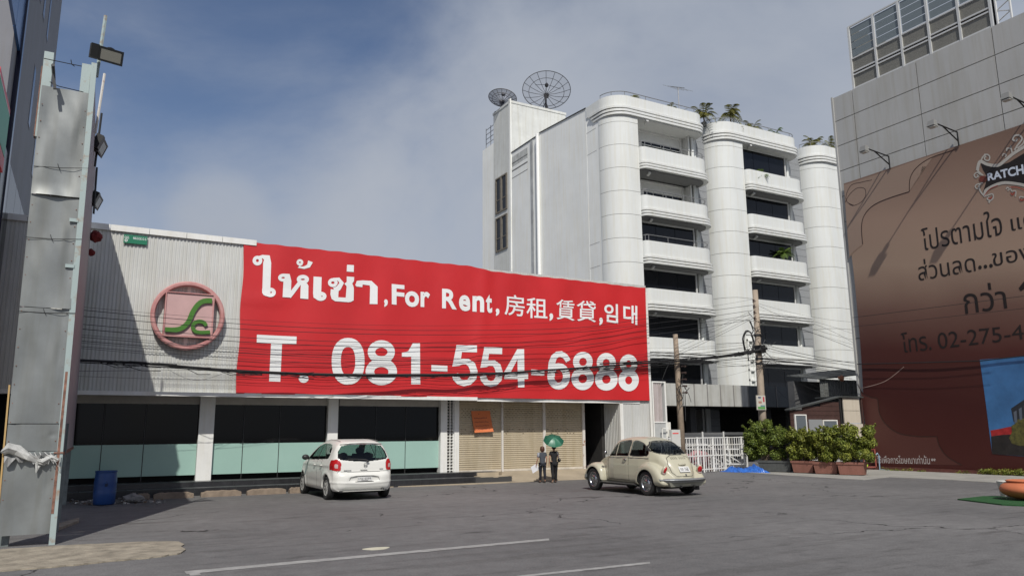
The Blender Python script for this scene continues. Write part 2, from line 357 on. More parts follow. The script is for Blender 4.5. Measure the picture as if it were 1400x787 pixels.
# sandy concrete apron before the shutters, meeting the asphalt
CONC = mat('sandy concrete', (.36, .30, .215), .9, var=.22, scale=1.6, bump=.3, bscale=20)
E_ = [(540, 665.5), (600, 663.5), (640, 662), (690, 660), (740, 658.5), (800, 660)]
ap = [(p.x, p.y) for p in (bZ(x, y) for x, y in E_)]; ap += [(16.3, 25.4), (8.6, 25.4)]
struct(MB().prism([(8.2, 24.75)]+ap[:4]+[(15.0, 24.9), (17.5, 24.9), (20.8, 25.2), (20.8, 25.6), (8.2, 25.4)], .0008, .03).build('concrete_apron', CONC))
PALE = mat('pale pavement', (.30, .29, .26), .9, var=.2, scale=1.1, bump=.2)
q = MB(); PV = [bZ(x, y) for x, y in ((1010, 645), (1080, 650), (1180, 656), (1215, 652), (1300, 656), (1400, 662), (1560, 672))]
q.prism([(p.x, p.y) for p in PV]+[(31.45, 8), (31.45, 23.6), (30, 26), (26, 27)], .0008, .016)
struct(q.build('pavement', PALE))

# ================================================================== THE SHOP FOR RENT
YF, YC, YG = 25.3, 26.2, 26.4                          # fascia, column and glass planes
XL, XR = -3.0, bY(886, 450, YF).x
CORR = mat('corrugated sheet', (.57, .575, .55), .45, .15, var=.07, scale=.9, streak=.12)
WHITEP = mat('white painted trim', (.74, .74, .71), .5, var=.05, scale=3, streak=.1)
SOFF = mat('soffit board', (.42, .40, .36), .8, var=.1)
def corr(mb, x0, x1, z0, z1, y, pitch=.105, d=.022, axis='x'):
    n = int((x1-x0)/pitch); V = []; F = []
    for i in range(n):
        a = x0+i*pitch
        for dx, dy in ((0, 0), (.42*pitch, 0), (.5*pitch, -d), (.92*pitch, -d)):
            V += [(a+dx, y+dy, z0), (a+dx, y+dy, z1)]
    k = len(V)//2; F = [(2*i, 2*i+2, 2*i+3, 2*i+1) for i in range(k-1)]
    if axis == 'y': V = [(v[1], v[0], v[2]) for v in V]
    mb.add(V, F); return mb
shop = thing('rental_shop', ((XL+XR)/2, YG, 0), 'low shop with pale corrugated fascia, dark glass front and beige roller shutters', 'shop building')
ZB, ZT = bY(322, 538, YF).z, bY(333, 331, YF).z
ZT2 = ZT
corr(MB(), XL, XR-.04, ZB, ZT-.02, YF).build('fascia', CORR, shop)
MB().box(XL, XR, YF+.04, YF+.5, ZB+.05, ZT-.1).build('fascia_backing', SOFF, shop)
xs = np.linspace(XL, bY(333, 331, YF).x+.4, 8)
for i in range(7): MB().box(xs[i]+.006, xs[i+1]-.006, YF-.09, YF+.5, ZT-.09, ZT+.09).build('parapet_cap', WHITEP, shop)
xm = bY(651, 541, YF).x
MB().box(XL, xm, YF-.11, YF+.06, ZB-.1, ZB+.02).build('fascia_trim', WHITEP, shop)
MB().box(xm+.01, XR-.6, YF-.02, YF+.06, ZB-.12, ZB).build('fascia_trim', WHITEP, shop)
MB().box(XL, XR-.6, YF+.06, YG+.05, ZB-.06, ZB-.02).build('soffit', SOFF, shop)
MB().box(XL, XR, YF+.5, YG+11, ZT-.5, ZT-.3).build('roof', CORR, shop)
MB().box(XL, XR, YG+10.8, YG+11, 0, ZT-.5).build('rear_wall', SOFF, shop)
ZP1, ZP2 = .22, .37
BLACKT = mat('black granite', (.022, .022, .024), .28, var=.35, scale=6, spec=.6)
GROUT = mat('tile joint', (.05, .05, .05), .9)
XP1, XP2 = bY(700, 655, 25.0).x, bY(667, 648, 25.5).x
MB().box(XL, XP1, 25.012, 25.6, .0, ZP1-.012).build('step_core', GROUT, shop)
MB().box(XL, XP2+.5, 25.612, YG+.5, .0, ZP2-.012).build('step_core', GROUT, shop)
P0 = MB().box(-.145, .145, 25.0, 25.03, .006, ZP1-.004).build('tile', BLACKT, shop, org=ORG[shop.name])
n = int((XP1-1.2-XL)/.3)
P0.location = Vector((XL+.15, 0, 0))
for i in range(1, n): twin(P0, (i*.3, 0, 0))
T0 = MB().box(-.295, .295, 25.0, 25.6, ZP1-.012, ZP1).build('tread_tile', mat('sheen lightened granite tread', (.075, .076, .078), .35, var=.4, scale=3, spec=.6), shop, org=ORG[shop.name])  # paler base colour stands in for reflection on the polished black granite
T0.location = Vector((XL+.3, 0, 0))
for i in range(1, n//2): twin(T0, (i*.6, 0, 0))
U0 = MB().box(-.295, .295, 25.6, 25.63, ZP1+.004, ZP2-.004).build('tile', BLACKT, shop, org=ORG[shop.name]); U0.location = Vector((XL+.3, 0, 0))
V0 = MB().box(-.295, .295, 25.6, YG, ZP2-.012, ZP2).build('tread_tile', MATS['sheen lightened granite tread'], shop, org=ORG[shop.name]); V0.location = Vector((XL+.3, 0, 0))
for i in range(1, int((XP2-XL)/.6)): twin(U0, (i*.6, 0, 0)); twin(V0, (i*.6, 0, 0))
# broken end of the step
q = MB(); q.prism([(XP1-1.25, 25.05), (XP1-.6, 25.0), (XP1-.1, 25.12), (XP1+.2, 25.3), (XP1+.1, 25.6), (XP1-1.25, 25.6)], ZP1-.03, ZP1+.01)
q.prism([(XP2-.4, 25.55), (XP2+.5, 25.6), (XP2+.8, 25.9), (XP2+.8, 26.2), (XP2-.4, 26.2)], ZP1, ZP2-.02)
q.prism([(XP1-1.2, 25.02), (XP1, 25.05), (XP1, 25.5), (XP1-1.2, 25.5)], .0, ZP1-.05)
q.build('broken_step', CONC, shop)
# columns
def colx(a, b, y=640): return bY(a, y, YC).x, bY(b, y, YC).x
COLS = [(268, 289), (446, 460), (602, 611), (621, 627.5)]
for a, b in COLS:
    x0, x1 = colx(a, b); MB().box(x0, x1, YC, YC+.3, ZP2, ZB-.02).build('column', WHITEP, shop)
x0 = colx(602, 611)[1]; x1 = colx(621, 627.5)[0]
q = MB(); k = 22
for i in range(k+1): z = ZP2+.06+(ZB-ZP2-.2)*i/k; q.box(x0, x1, YC+.06, YC+.14, z-.012, z+.012)
for f in (0.06, .5, .94): q.box(x0+(x1-x0)*f-.014, x0+(x1-x0)*f+.014, YC+.055, YC+.145, ZP2, ZB-.03)
stuff(q.build('vent_grille', WHITEP, shop))
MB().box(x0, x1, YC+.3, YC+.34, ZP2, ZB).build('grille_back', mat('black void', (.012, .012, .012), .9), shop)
# glazing: dark panes above, frosted panes below
DARKG = mat('dark shop glass', (.003, .0035, .0035), .05, spec=.22)
FROST = mat('frosted mint glass', (.31, .47, .41), .18, var=.03, scale=1.2, spec=.5)
FRAME = mat('dark window frame', (.03, .03, .03), .4)
zfr = bY(400, 604.6, YG).z
bays = [([84, 137, 194.5, 268], 'a'), ([289, 330.5, 380, 447], 'b'), ([461, 512.5, 553.5, 602], 'c')]
for xs_, _ in bays:
    X = [bY(x, 630, YG).x for x in xs_]
    fr = MB(); fr.box(X[0], X[-1], YG-.03, YG+.06, ZB-.28, ZB-.05); 
    for x in X: fr.box(x-.010, x+.010, YG-.02, YG+.05, ZP2, ZB-.28)
    w = fr.build('window', SOFF if False else FRAME, shop)
    MB().box(X[0], X[-1], YG-.045, YG-.032, ZB-.30, ZB-.04).build('lintel', SOFF, w)
    for a, b in zip(X[:-1], X[1:]):
        MB().box(a+.02, b-.02, YG+.0, YG+.012, zfr+.006, ZB-.3).build('pane', DARKG, w)
        MB().box(a+.012, b-.012, YG-.012, YG+.006, ZP2+.17, zfr-.002).build('frosted_pane', FROST, w)
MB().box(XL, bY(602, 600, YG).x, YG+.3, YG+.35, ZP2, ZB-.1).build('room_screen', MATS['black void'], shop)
# roller shutters
SHUT = mat('beige shutter', (.45, .385, .275), .5, .1, var=.08, scale=1.5, streak=.15)
RUST = mat('rusty white post', (.60, .57, .52), .7, var=.0, col2=(.30, .14, .07), scale=7)
MATS['rusty white post'].node_tree.nodes['Color Ramp'].color_ramp.elements[0].position = .58
zs0 = ZP2-.02; zs1 = ZB-.1
for a, b, zl in ((627.5, 686.5, zs0), (688.5, 743.5, zs0), (746.5, 797.5, zs0-.0)):
    x0, x1 = bY(a, 600, YC).x, bY(b, 600, YC).x; q = MB(); V = []; y = YC+.1; z = zl
    prof = []
    while z < zs1: prof += [(y, z), (y-.014, z+.012), (y-.02, z+.035), (y-.014, z+.058), (y, z+.07)]; z += .078
    V = [(x, p[0], p[1]) for p in prof for x in (x0, x1)]
    q.add(V, [(2*i, 2*i+1, 2*i+3, 2*i+2) for i in range(len(prof)-1)]); s_ = q.build('shutter', SHUT, shop)
    pf = MB()
    for rz, nr in ((zs1-.62, 5), (zs0+1.35, 3)):
        for r in range(nr):
            for k in range(int((x1-x0-.3)/.15)):
                cx = x0+.15+k*.15+(r % 2)*.075+random.uniform(-.01, .01)
                if nr == 3 and random.random() < .45: continue
                cz = rz+r*.078+.035; pf.prismY([(cx-.035, cz), (cx, cz-.011), (cx+.035, cz), (cx, cz+.011)], y-.027, y-.021)
    stuff(pf.build('slot', mat('slot shadow gap', (.10, .075, .05), .9), s_))
    MB().box(x0+.02, x1-.02, YC+.05, YC+.11, zs0-.02, zs0+.06).build('bottom_rail', mat('pale rail', (.55, .5, .42), .6, var=.2), s_)
for a, b in ((686.3, 688.7), (743.3, 746.7), (797.4, 800.6)):
    x0, x1 = bY(a, 600, YC).x, bY(b, 600, YC).x; MB().box(x0, x1, YC+.02, YC+.12, zs0-.03, zs1+.1).build('post', RUST, shop)
# ramp before the shutters
xr0, xr1 = bY(640, 645, YC).x, bY(846, 640, YC).x
q = MB(); q.hexa([(xr0+1.5, 24.9, .0), (xr1, 24.8, .0), (xr1, YC+.3, .0), (xr0, YC+.3, .0)], [(xr0+1.5, 24.95, .012), (xr1, 24.85, .012), (xr1, YC+.08, zs0-.02), (xr0, YC+.08, zs0-.02)])
q.build('ramp', mat('ramp concrete', (.33, .275, .20), .9, var=.15, scale=1.2, bump=.3), shop)
# open garage bay
x0, x1 = bY(800.5, 600, YC).x, bY(848, 600, YC).x
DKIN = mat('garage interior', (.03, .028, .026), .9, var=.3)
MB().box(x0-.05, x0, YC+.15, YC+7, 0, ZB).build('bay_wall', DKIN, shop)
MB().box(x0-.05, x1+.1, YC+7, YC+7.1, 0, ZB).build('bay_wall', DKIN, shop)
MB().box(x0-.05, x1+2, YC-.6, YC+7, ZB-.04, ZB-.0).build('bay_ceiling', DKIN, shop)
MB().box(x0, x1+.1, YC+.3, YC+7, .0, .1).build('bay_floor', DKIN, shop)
xw = bY(848, 580, YF).x
q = corr(MB(), YF+.05, YC+.25, 0.0, ZB-.1, xw+.02, .105, .02, 'y'); q.build('bay_side_sheet', CORR, shop)
MB().box(xw-.10, xw+.05, YC+.25, YC+7, 0, ZB).build('bay_wall', DKIN, shop)
MB().box(xw+.0, xw+.16, YF-.02, YF+.1, 0, ZB-.1).build('corner_trim', WHITEP, shop)
corr(MB(), xw+.16, XR-.08, 0, ZB, YF+.02, .085, .016).build('side_sheet', CORR, shop)
MB().box(XR-.09, XR+.02, YF-.03, YF+.12, 0, ZT-.3).build('corner_trim', WHITEP, shop)
# annex right of the shop: pinkish sheet over a grey box
xa0, xa1 = XR+.06, bY(911, 560, YF).x; za = bY(900, 596, YF).z; zt_ = bY(900, 521, YF).z; zm = bY(900, 576, YF).z
an = thing('annex_panel', ((xa0+xa1)/2, YF, 0), 'narrow annex of faded pinkish corrugated sheet right of the red banner', 'annex')
corr(MB(), xa0+.06, xa1-.08, zm, zt_-.06, YF+.02, .12, .02).build('sheet', mat('faded pink sheet', (.44, .39, .38), .6, var=.1, streak=.3), an)
q = MB(); q.box(xa0, xa0+.06, YF-.03, YF+.5, 0, zt_); q.box(xa1-.08, xa1, YF-.03, YF+.5, 0, zt_); q.box(xa0+.06, xa1-.08, YF-.03, YF+.06, zt_-.06, zt_); q.box(xa0+.06, xa1-.08, YF-.03, YF+.06, zm-.05, zm)
q.build('frame', WHITEP, an)
MB().box(xa0+.06, xa1-.08, YF+.0, YF+.5, 0, zm-.05).build('lower_panel', mat('grey board', (.40, .41, .40), .6, var=.06), an)
MB().box(xa1, xa1+.28, YF+.1, YF+.5, 0, zm-.02).build('side_post', WHITEP, an)

# ---- red banner on the fascia: one sheet with slack, its lettering printed on it
YB = YF-.06
bx0, bx1 = bY(322, 536, YB).x, bY(886, 500, YB).x; bz0 = bY(500, 540, YB).z-.02
bkx = bY(655, 370, YB).x
ztl = bY(333, 331.5, YB).z; ztr = bY(881, 393, YB).z
def bdef(x, z):                                        # the slack of the cloth, metres towards the viewer
    s = .02*math.sin(1.3*x+.6*z)+.014*math.sin(2.9*x-1.1*z+1.0)
    s += .012*math.sin(.35*x*x*.2+4.1*z)*math.exp(-((z-bz0)/.9)**2)+.010*math.sin(5.2*x+.8*z)*math.exp(-((z-7)/.8)**2)
    s += .055*math.exp(-((x-bkx-.1*(z-5))/.28)**2)*(.35+.65*max(0, (z-3)/4.5))
    s += .03*math.exp(-((x-4.9)/.9)**2-((z-5.6-.1*x)/.13)**2)
    return YB-.03-s
red = thing('rental_banner', ((bx0+bx1)/2, YB, bz0), 'huge red rental banner with white multilingual lettering across the corrugated fascia', 'banner')
REDM = mat('red vinyl', (.52, .021, .024), .42, var=.07, scale=.5, spec=.45, bump=.5, bscale=1.6)
nx, nz = 150, 26; V = []; F = []
for i in range(nx+1):
    u = i/nx; x = bx0+(bx1-bx0)*u; k = max(0, min(1, (x-bkx+.4)/.9))
    zt_x = ztl+.04 + (ztr-ztl-.06)*u - .10*(k*k*(3-2*k)) + .10*u + .01*math.sin(9*x)
    for j in range(nz+1):
        v = j/nz; z = bz0+(zt_x-bz0)*v; xx = x+(.02*math.sin(3*z) if i == 0 else 0); V.append((xx, bdef(xx, z), z))
F = [(i*(nz+1)+j, (i+1)*(nz+1)+j, (i+1)*(nz+1)+j+1, i*(nz+1)+j+1) for i in range(nx) for j in range(nz)]
m_ = MB(); m_.add(V, F); m_.build('cloth', REDM, red, smooth=True)
LET = mat('white print', (.76, .77, .76), .45)
_k = [0]
def on_banner(px, py, off=None):
    p = bY(px, py, YB-.05); return (p.x, bdef(p.x, p.z)-(.012 if off is None else off), p.z)
def cut_to(mb, step=.22):                              # slice big faces so that the print follows the cloth
    me = bpy.data.meshes.new('x'); me.from_pydata(mb.v, [], mb.f); bm = bmesh.new(); bm.from_mesh(me)
    xs = [p[0] for p in mb.v]; x = min(xs)+step
    while x < max(xs):
        bmesh.ops.bisect_plane(bm, geom=bm.verts[:]+bm.edges[:]+bm.faces[:], plane_co=(x, 0, 0), plane_no=(1, 0, 0)); x += step
    zs = [p[2] for p in mb.v]; z = min(zs)+.3
    while z < max(zs):
        bmesh.ops.bisect_plane(bm, geom=bm.verts[:]+bm.edges[:]+bm.faces[:], plane_co=(0, 0, z), plane_no=(0, 0, 1)); z += .3
    for v in bm.verts: v.co.y = bdef(v.co.x, v.co.z)-off_[0]
    r = MB(); bm.verts.index_update(); r.add([tuple(v.co) for v in bm.verts], [tuple(v.index for v in f.verts) for f in bm.faces]); bm.free(); bpy.data.meshes.remove(me); return r
off_ = [.012]
def strokes(name, org, sc, items):
    """items in zoomed pixels: ('r', pts, w[, closed]) or ('p', polygon)"""
    allm = MB()
    for k, it in enumerate(items):
        if it[0] == 'p': pv, pf = list(it[1]), [tuple(range(len(it[1])))]
        else: pv, pf = ribbon(it[1], it[2], len(it) > 3)
        mb = MB(); mb.add([on_banner(org[0]+x/sc, org[1]+y/sc) for x, y in pv], pf); off_[0] = .012+.0012*k
        r = cut_to(mb); allm.add(r.v, r.f)
    return allm.build(name, LET, red)
def dig(ch, x0, x1, y0, y1, w):
    W_, H_ = x1-x0, y1-y0; cx = (x0+x1)/2; h = w*.86; P = lambda u, v: (x0+W_*u, y0+H_*v)
    if ch == '0': return [('r', [(cx+(W_-w)/2*math.copysign(abs(math.cos(t))**.85, math.cos(t)), (y0+y1)/2-(H_-h)/2*math.copysign(abs(math.sin(t))**.85, math.sin(t))) for t in np.linspace(0, 2*math.pi, 37)[:-1]], w, 1)]
    if ch == '8': return [('r', ell(cx, y0+H_*.265, W_*.45-w/2, H_*.265-h/2), h, 1), ('r', ell(cx, y0+H_*.71, (W_-w)/2, H_*.29-h/2), w, 1)]
    if ch == '1': return [('p', [P(.52, .12), P(1, 0), P(1, 1), P(.50, 1)]), ('p', [P(0, .24), P(.35, .20), P(.62, 0), P(1, 0), P(.55, .33), P(0, .34)])]
    if ch == '-': return [('p', [(x0, y0), (x1, y0+5), (x1, y1), (x0, y1-4)])]
    if ch == '6': return [('r', ell(cx, y0+H_*.665, (W_-w)/2, H_*.335-h/2), w, 1), ('r', [P(.93, .27), P(.80, .15), P(.62, .085), P(.45, .095), P(.30, .17), P(.21, .32), P(.18, .5), P(.19, .68)], [w*.75, h*.9, h, h, w*.9, w, w, w])]
    if ch == '5': return [('p', [P(.19, 0), P(.95, .015), P(.95, .18), P(.17, .165)]), ('p', [P(.17, .10), P(.42, .10), P(.33, .50), P(.04, .52)]),
                          ('r', [P(.20, .47), P(.40, .40), P(.60, .40), P(.76, .48), P(.84, .64), P(.80, .80), P(.66, .90), P(.48, .925), P(.30, .89), P(.19, .80), P(.14, .70)], [h*.6, h*.95, h, w, w, w, h, h, h, w, w*.9])]
    if ch == '4': return [('p', [P(.55, 0), P(.84, 0), P(.84, 1), P(.57, 1)]), ('p', [P(0, .62), P(1, .62), P(1, .78), P(0, .78)]), ('p', [P(0, .60), P(.55, 0), P(.70, .10), P(.22, .66), P(0, .66)])]
    return []
A, sA = (330, 440), 4.828; Bo = (600, 450)
strokes('letter', A, sA, [('p', [(102, 83), (366, 95), (364, 143), (101, 138)]), ('p', [(197, 136), (270, 140), (257, 393), (183, 390)])])
strokes('letter', A, sA, [('p', ell(412, 373, 33, 27))])
for ch, x0, x1, y0, y1 in (('0', 598, 812, 108, 408), ('8', 818, 1028, 120, 412), ('1', 1060, 1180, 137, 410), ('-', 1255, 1363, 283, 327)):
    strokes('digit', A, sA, dig(ch, x0, x1, y0, y1, 57 if ch != '0' else 60))
for ch, x0, x1, y0, y1 in (('5', 85, 258, 102, 375), ('5', 265, 425, 116, 380), ('4', 432, 588, 130, 382), ('-', 608, 698, 264, 305), ('6', 718, 868, 140, 393), ('8', 876, 1026, 148, 397), ('8', 1032, 1178, 155, 400), ('8', 1182, 1322, 165, 405)):
    strokes('digit', Bo, sA, dig(ch, x0, x1, y0, y1, 46))
T_, sT = (340, 340), 7.368
strokes('letter', T_, sT, [('r', [(100, 88), (140, 76), (185, 86), (188, 140), (178, 420), (172, 452)], [30, 34, 70, 80, 80, 74]), ('p', [(136, 400), (220, 400), (218, 478), (172, 476), (146, 462), (136, 435)]), ('r', ell(90, 117, 32, 32), 34, 1), ('r', ell(217, 438, 38, 29), 38, 1)])
strokes('letter', T_, sT, [('r', ell(350, 290, 37, 24), 32, 1), ('r', [(350, 262), (390, 270), (392, 320), (384, 488)], [26, 60, 80, 84]), ('r', [(405, 478), (440, 440), (525, 330)], [50, 44, 40]), ('r', ell(548, 306, 42, 27), 38, 1), ('p', [(528, 345), (590, 345), (604, 370), (602, 505), (522, 498)])])
strokes('letter', T_, sT, [('r', ell(518, 135, 22, 20), 24, 1), ('r', [(538, 152), (508, 183), (560, 188), (605, 172), (624, 126)], [20, 22, 26, 38, 50])])
strokes('letter', T_, sT, [('p', [(655, 278), (735, 285), (730, 450), (735, 500), (690, 512), (655, 490), (650, 450)]), ('r', ell(726, 478, 38, 27), 38, 1)])
strokes('letter', T_, sT, [('r', ell(847, 341, 33, 29), 32, 1), ('r', [(848, 306), (905, 306), (935, 345), (905, 395), (865, 420)], [24, 34, 46, 50, 60]), ('p', [(826, 405), (905, 420), (900, 500), (870, 528), (835, 505), (822, 460)]), ('p', [(850, 485), (1040, 495), (1040, 530), (1010, 538), (870, 528)]),
                           ('p', [(985, 375), (1050, 370), (1058, 400), (1056, 520), (1025, 536), (975, 510)]), ('p', [(985, 280), (1060, 286), (1058, 325), (1040, 352), (1052, 375), (985, 380), (962, 352), (985, 335)])])
strokes('letter', T_, sT, [('p', [(988, 162), (1058, 166), (1056, 235), (985, 230)])])
strokes('letter', T_, sT, [('r', [(1085, 375), (1100, 345), (1150, 338), (1230, 345), (1262, 385), (1258, 556)], [30, 50, 42, 50, 76, 78]), ('p', [(1084, 360), (1148, 355), (1145, 386), (1082, 380)])])
off_[0] = .012
def ftext(body, x0, yt0, yb0, x1, yt1, yb1, bold=.0, name='letter'):
    # x0: left px with top/bottom rows; x1: right px with its rows
    V, Fc = glyph_mesh(body, bold); a = V.min(0); b = V.max(0); q = MB()
    pts = []
    for p in V:
        u = (p[0]-a[0])/(b[0]-a[0]); v = (p[1]-a[1])/(b[1]-a[1])
        pts.append(on_banner(x0+(x1-x0)*u, (yb0+(yb1-yb0)*u)*(1-v)+(yt0+(yt1-yt0)*u)*v))
    q.add(pts, Fc); cut_to(q, .3).build(name, LET, red)
ftext('F', 535.5, 388, 415.8, 553.2, 389.5, 417.5, .03); ftext('o', 554, 397, 418.5, 573.5, 398.5, 420, .035); ftext('r', 575.5, 398, 419, 588.5, 399, 420, .035)
ftext('R', 604.6, 394.3, 421, 624.5, 396, 423, .03); ftext('e', 627.5, 402.5, 424.5, 643, 404, 425.5, .035); ftext('n', 646, 404, 425.5, 661, 405, 427, .035); ftext('t', 663.5, 402, 427.5, 672.5, 403, 428, .035)
for x, y in ((525, 409), (677.5, 421.5), (751.5, 428), (819, 434)): ftext(',', x, y, y+10.5, x+5, y, y+10.5, .05)
ftext('房', 689.5, 401.8, 430, 718, 404, 433, .008); ftext('租', 720.5, 406, 434, 748.7, 408, 436, .008)
ftext('賃', 760.5, 408.7, 436, 786, 410.5, 438.5, .006); ftext('貸', 788.8, 410.5, 438.5, 814.5, 412, 440.5, .006)
ftext('임', 826, 414.5, 439, 845.5, 415.5, 442, .02); ftext('대', 853, 415, 441, 871.5, 418, 444, .02)

# ---- round sign
YS = YF-.30
c0 = bY(257.5, 431, YS); Rr = .5*(bY(305.5, 431, YS)-bY(208, 431, YS)).length
Rz = .5*(bY(257, 385, YS).z-bY(257, 478, YS).z)
rs_ = thing('round_sign', (c0.x, YS, c0.z-Rr), 'round faded pink ring sign with pink square and green curved emblem', 'sign')
PINK = mat('faded pink paint', (.42, .17, .165), .55, var=.25, scale=3.5, col2=(.55, .30, .28)); PINK2 = mat('pale pink panel', (.52, .33, .32), .55, var=.06, scale=2)
q = MB(); N = 48
pr = [(Rz-.12, YS+.22), (Rz, YS+.22), (Rz+.012, YS+.03), (Rz-.03, YS), (Rz-.10, YS+.0), (Rz-.13, YS+.05), (Rz-.12, YS+.22)]
V = [(c0.x+r*math.cos(2*math.pi*k/N), y, c0.z+r*math.sin(2*math.pi*k/N)) for r, y in pr for k in range(N)]
q.add(V, [(i*N+k, i*N+(k+1) % N, (i+1)*N+(k+1) % N, (i+1)*N+k) for i in range(len(pr)-1) for k in range(N)]); q.build('ring', PINK, rs_, smooth=False)
def sg(zx, zy, y=YS): return bY(200+zx/7.158, 380+zy/7.158, y)
ps = [sg(195, 130), sg(662, 180), sg(650, 572), sg(165, 555)]
x0, x1 = ps[3].x+.02, ps[1].x-.01; z0, z1 = ps[3].z, ps[0].z-.02
MB().box(x0, x1, YS+.02, YS+.26, z0, z1).build('square_panel', PINK2, rs_)
q = MB()
for b in ((x0-.035, x0, z0-.035, z1+.03), (x1, x1+.035, z0-.035, z1+.03), (x0, x1, z0-.035, z0), (x0, x1, z1, z1+.03)): q.box(b[0], b[1], YS-.02, YS+.26, b[2], b[3])
q.build('square_rim', PINK, rs_)
GRN = mat('green emblem', (.055, .17, .018), .45, var=.08)
def extr(pts, w, y0, y1, closed=False):
    pv, pf = ribbon(pts, w, closed); mb = MB(); n = len(pv)
    V = [(sg(x, y).x, y0, sg(x, y).z) for x, y in pv]+[(sg(x, y).x, y1, sg(x, y).z) for x, y in pv]
    F = list(pf)
    for f in pf:
        for i in range(4): a, b = f[i], f[(i+1) % 4]; F.append((a, b, b+n, a+n))
    mb.add(V, F); return mb
def spl(P, k=5):
    o = []
    for i in range(len(P)-1):
        p0 = P[max(i-1, 0)]; p1 = P[i]; p2 = P[i+1]; p3 = P[min(i+2, len(P)-1)]
        for j in range(k):
            t = j/k; o.append(tuple(.5*((2*p1[a])+(-p0[a]+p2[a])*t+(2*p0[a]-5*p1[a]+4*p2[a]-p3[a])*t*t+(-p0[a]+3*p1[a]-3*p2[a]+p3[a])*t**3) for a in range(len(p1))))
    o.append(tuple(P[-1])); return o
extr(spl([(183, 505), (270, 508), (345, 490), (410, 430), (455, 330), (510, 255), (570, 225), (642, 224)]), 48, YS-.05, YS+.0).build('emblem', GRN, rs_)
extr(spl([(585, 468), (560, 435), (510, 425), (465, 445), (455, 490), (485, 525), (540, 533), (622, 530)]), 36, YS-.05, YS+.0).build('emblem', GRN, rs_)
MB().box(c0.x-.05, c0.x+.05, YS+.26, YF-.02, c0.z-Rr, c0.z+Rr).build('bracket', WHITEP, rs_)

# ---- small green street plate
x0, x1 = bY(169, 327, YF-.08).x, bY(201.5, 327, YF-.08).x; z1 = bY(185, 321.7, YF-.08).z; z0 = bY(185, 333.3, YF-.08).z
gp = thing('green_plate', ((x0+x1)/2, YF-.08, z0), 'small green plate with white characters high on the grey fascia', 'sign')
MB().box(x0, x1, YF-.09, YF-.06, z0, z1).build('plate', mat('green enamel', (.01, .17, .09), .4), gp)
for k, (u, w) in enumerate(((.04, .06), (.11, .04), (.17, .05), (.40, .05), (.47, .05), (.55, .06), (.63, .04), (.70, .05), (.80, .05), (.90, .07))):
    xx = x0+(x1-x0)*u; zc = z1-.09
    q = MB(); v, f = ribbon(ell(xx+.02, zc, .018, .035, 20, 300, 8), .012); q.add([(p[0], YF-.093, p[1]) for p in v], f); q.build('mark', LET, gp)
q = MB(); v, f = ribbon(ell(x0+.07, z0+.08, .032, .032), .02, True); q.add([(p[0], YF-.093, p[1]) for p in v], f); q.build('emblem', LET, gp)
MB().box(x0+.27, x0+.33, YF-.093, YF-.09, z1-.1, z1-.085).build('dash', LET, gp)

# ---- orange poster on the first shutter
def pp(zx, zy, y=YC-.02): return bY(580+zx/6.558, 540+zy/6.558, y)
pc = thing('paper_poster', pp(520, 325), 'orange poster with lines of faded writing on the first beige shutter', 'poster')
V = []; n = 12
for i in range(n+1):
    for j in range(n+1):
        u, v = i/n, j/n; a = pp(428+(600-428)*u, 140+(138-140)*u); b = pp(447+(615-447)*u, 335-10*u)
        p = a.lerp(b, v); V.append((p.x, YC+.075-.02-.13*v*v-.015*math.sin(5*u+3*v), p.z))
q = MB(); q.add(V, [(i*(n+1)+j, i*(n+1)+j+1, (i+1)*(n+1)+j+1, (i+1)*(n+1)+j) for i in range(n) for j in range(n)]); q.build('sheet', mat('orange paper', (.62, .17, .055), .7, var=.06), pc, smooth=True)
q = MB()
for r, (v, ln) in enumerate(((.14, .4), (.34, .75), (.52, .85), (.70, .8), (.86, .85))):
    u = .1+.25*(r == 0)
    while u < ln:
        w = random.uniform(.02, .05); vv = v+random.uniform(-.015, .015)
        P4 = []
        for (uu, v2) in ((u, vv-.02), (u+w, vv-.02), (u+w, vv+.02), (u, vv+.02)):
            a = pp(428+(600-428)*uu, 140-2*uu); b = pp(447+(615-447)*uu, 335-10*uu); p = a.lerp(b, v2); P4.append((p.x, YC+.075-.024-.13*v2*v2-.015*math.sin(5*uu+3*v2), p.z))
        q.quad(*P4); u += w+random.uniform(.012, .03)
q.build('writing', mat('faded ink', (.22, .06, .04), .8), pc)

# ================================================================== WHITE APARTMENT BLOCK
WX, WY = 29.4, 39.0
WHT = mat('white render', (.67, .685, .665), .75, var=.04, scale=.35, streak=.06, bump=.08, bscale=30)
WHS = mat('sun lifted weathered render', (.84, .85, .82), .8, var=.06, scale=.4, streak=.05, bump=.12, bscale=20)  # side render: base colour lifted to stand in for stronger sun, plus weathering
mat('moulding shadow gap', (.16, .16, .16), .9)
MOLD = mat('white moulding', (.67, .68, .66), .7, var=.04, scale=2, streak=.10)
SMOKE = mat('dark tinted glass', (.006, .007, .010), .05, spec=.32)
STEELR = mat('grey steel rail', (.30, .30, .30), .4, .5)
INN = mat('recess render', (.60, .60, .58), .8, var=.05)
GTILE = mat('grey mosaic tile', (.26, .27, .28), .5, var=.25, scale=14)
apt = thing('apartment_block', (38, WY+4, 0), 'white seven storey apartment block with rounded towers and curved balconies', 'apartment block')
def rpoly(x0, x1, y0, y1, rl, rr, n=8):               # front at y0; rounded front corners
    P = []
    if rl: P += [(x0+rl-rl*math.cos(t), y0+rl-rl*math.sin(t)) for t in np.linspace(0, math.pi/2, n)]
    else: P += [(x0, y0)]
    if rr: P += [(x1-rr+rr*math.sin(t), y0+rr-rr*math.cos(t)) for t in np.linspace(0, math.pi/2, n)]
    else: P += [(x1, y0)]
    return P+[(x1, y1), (x0, y1)]
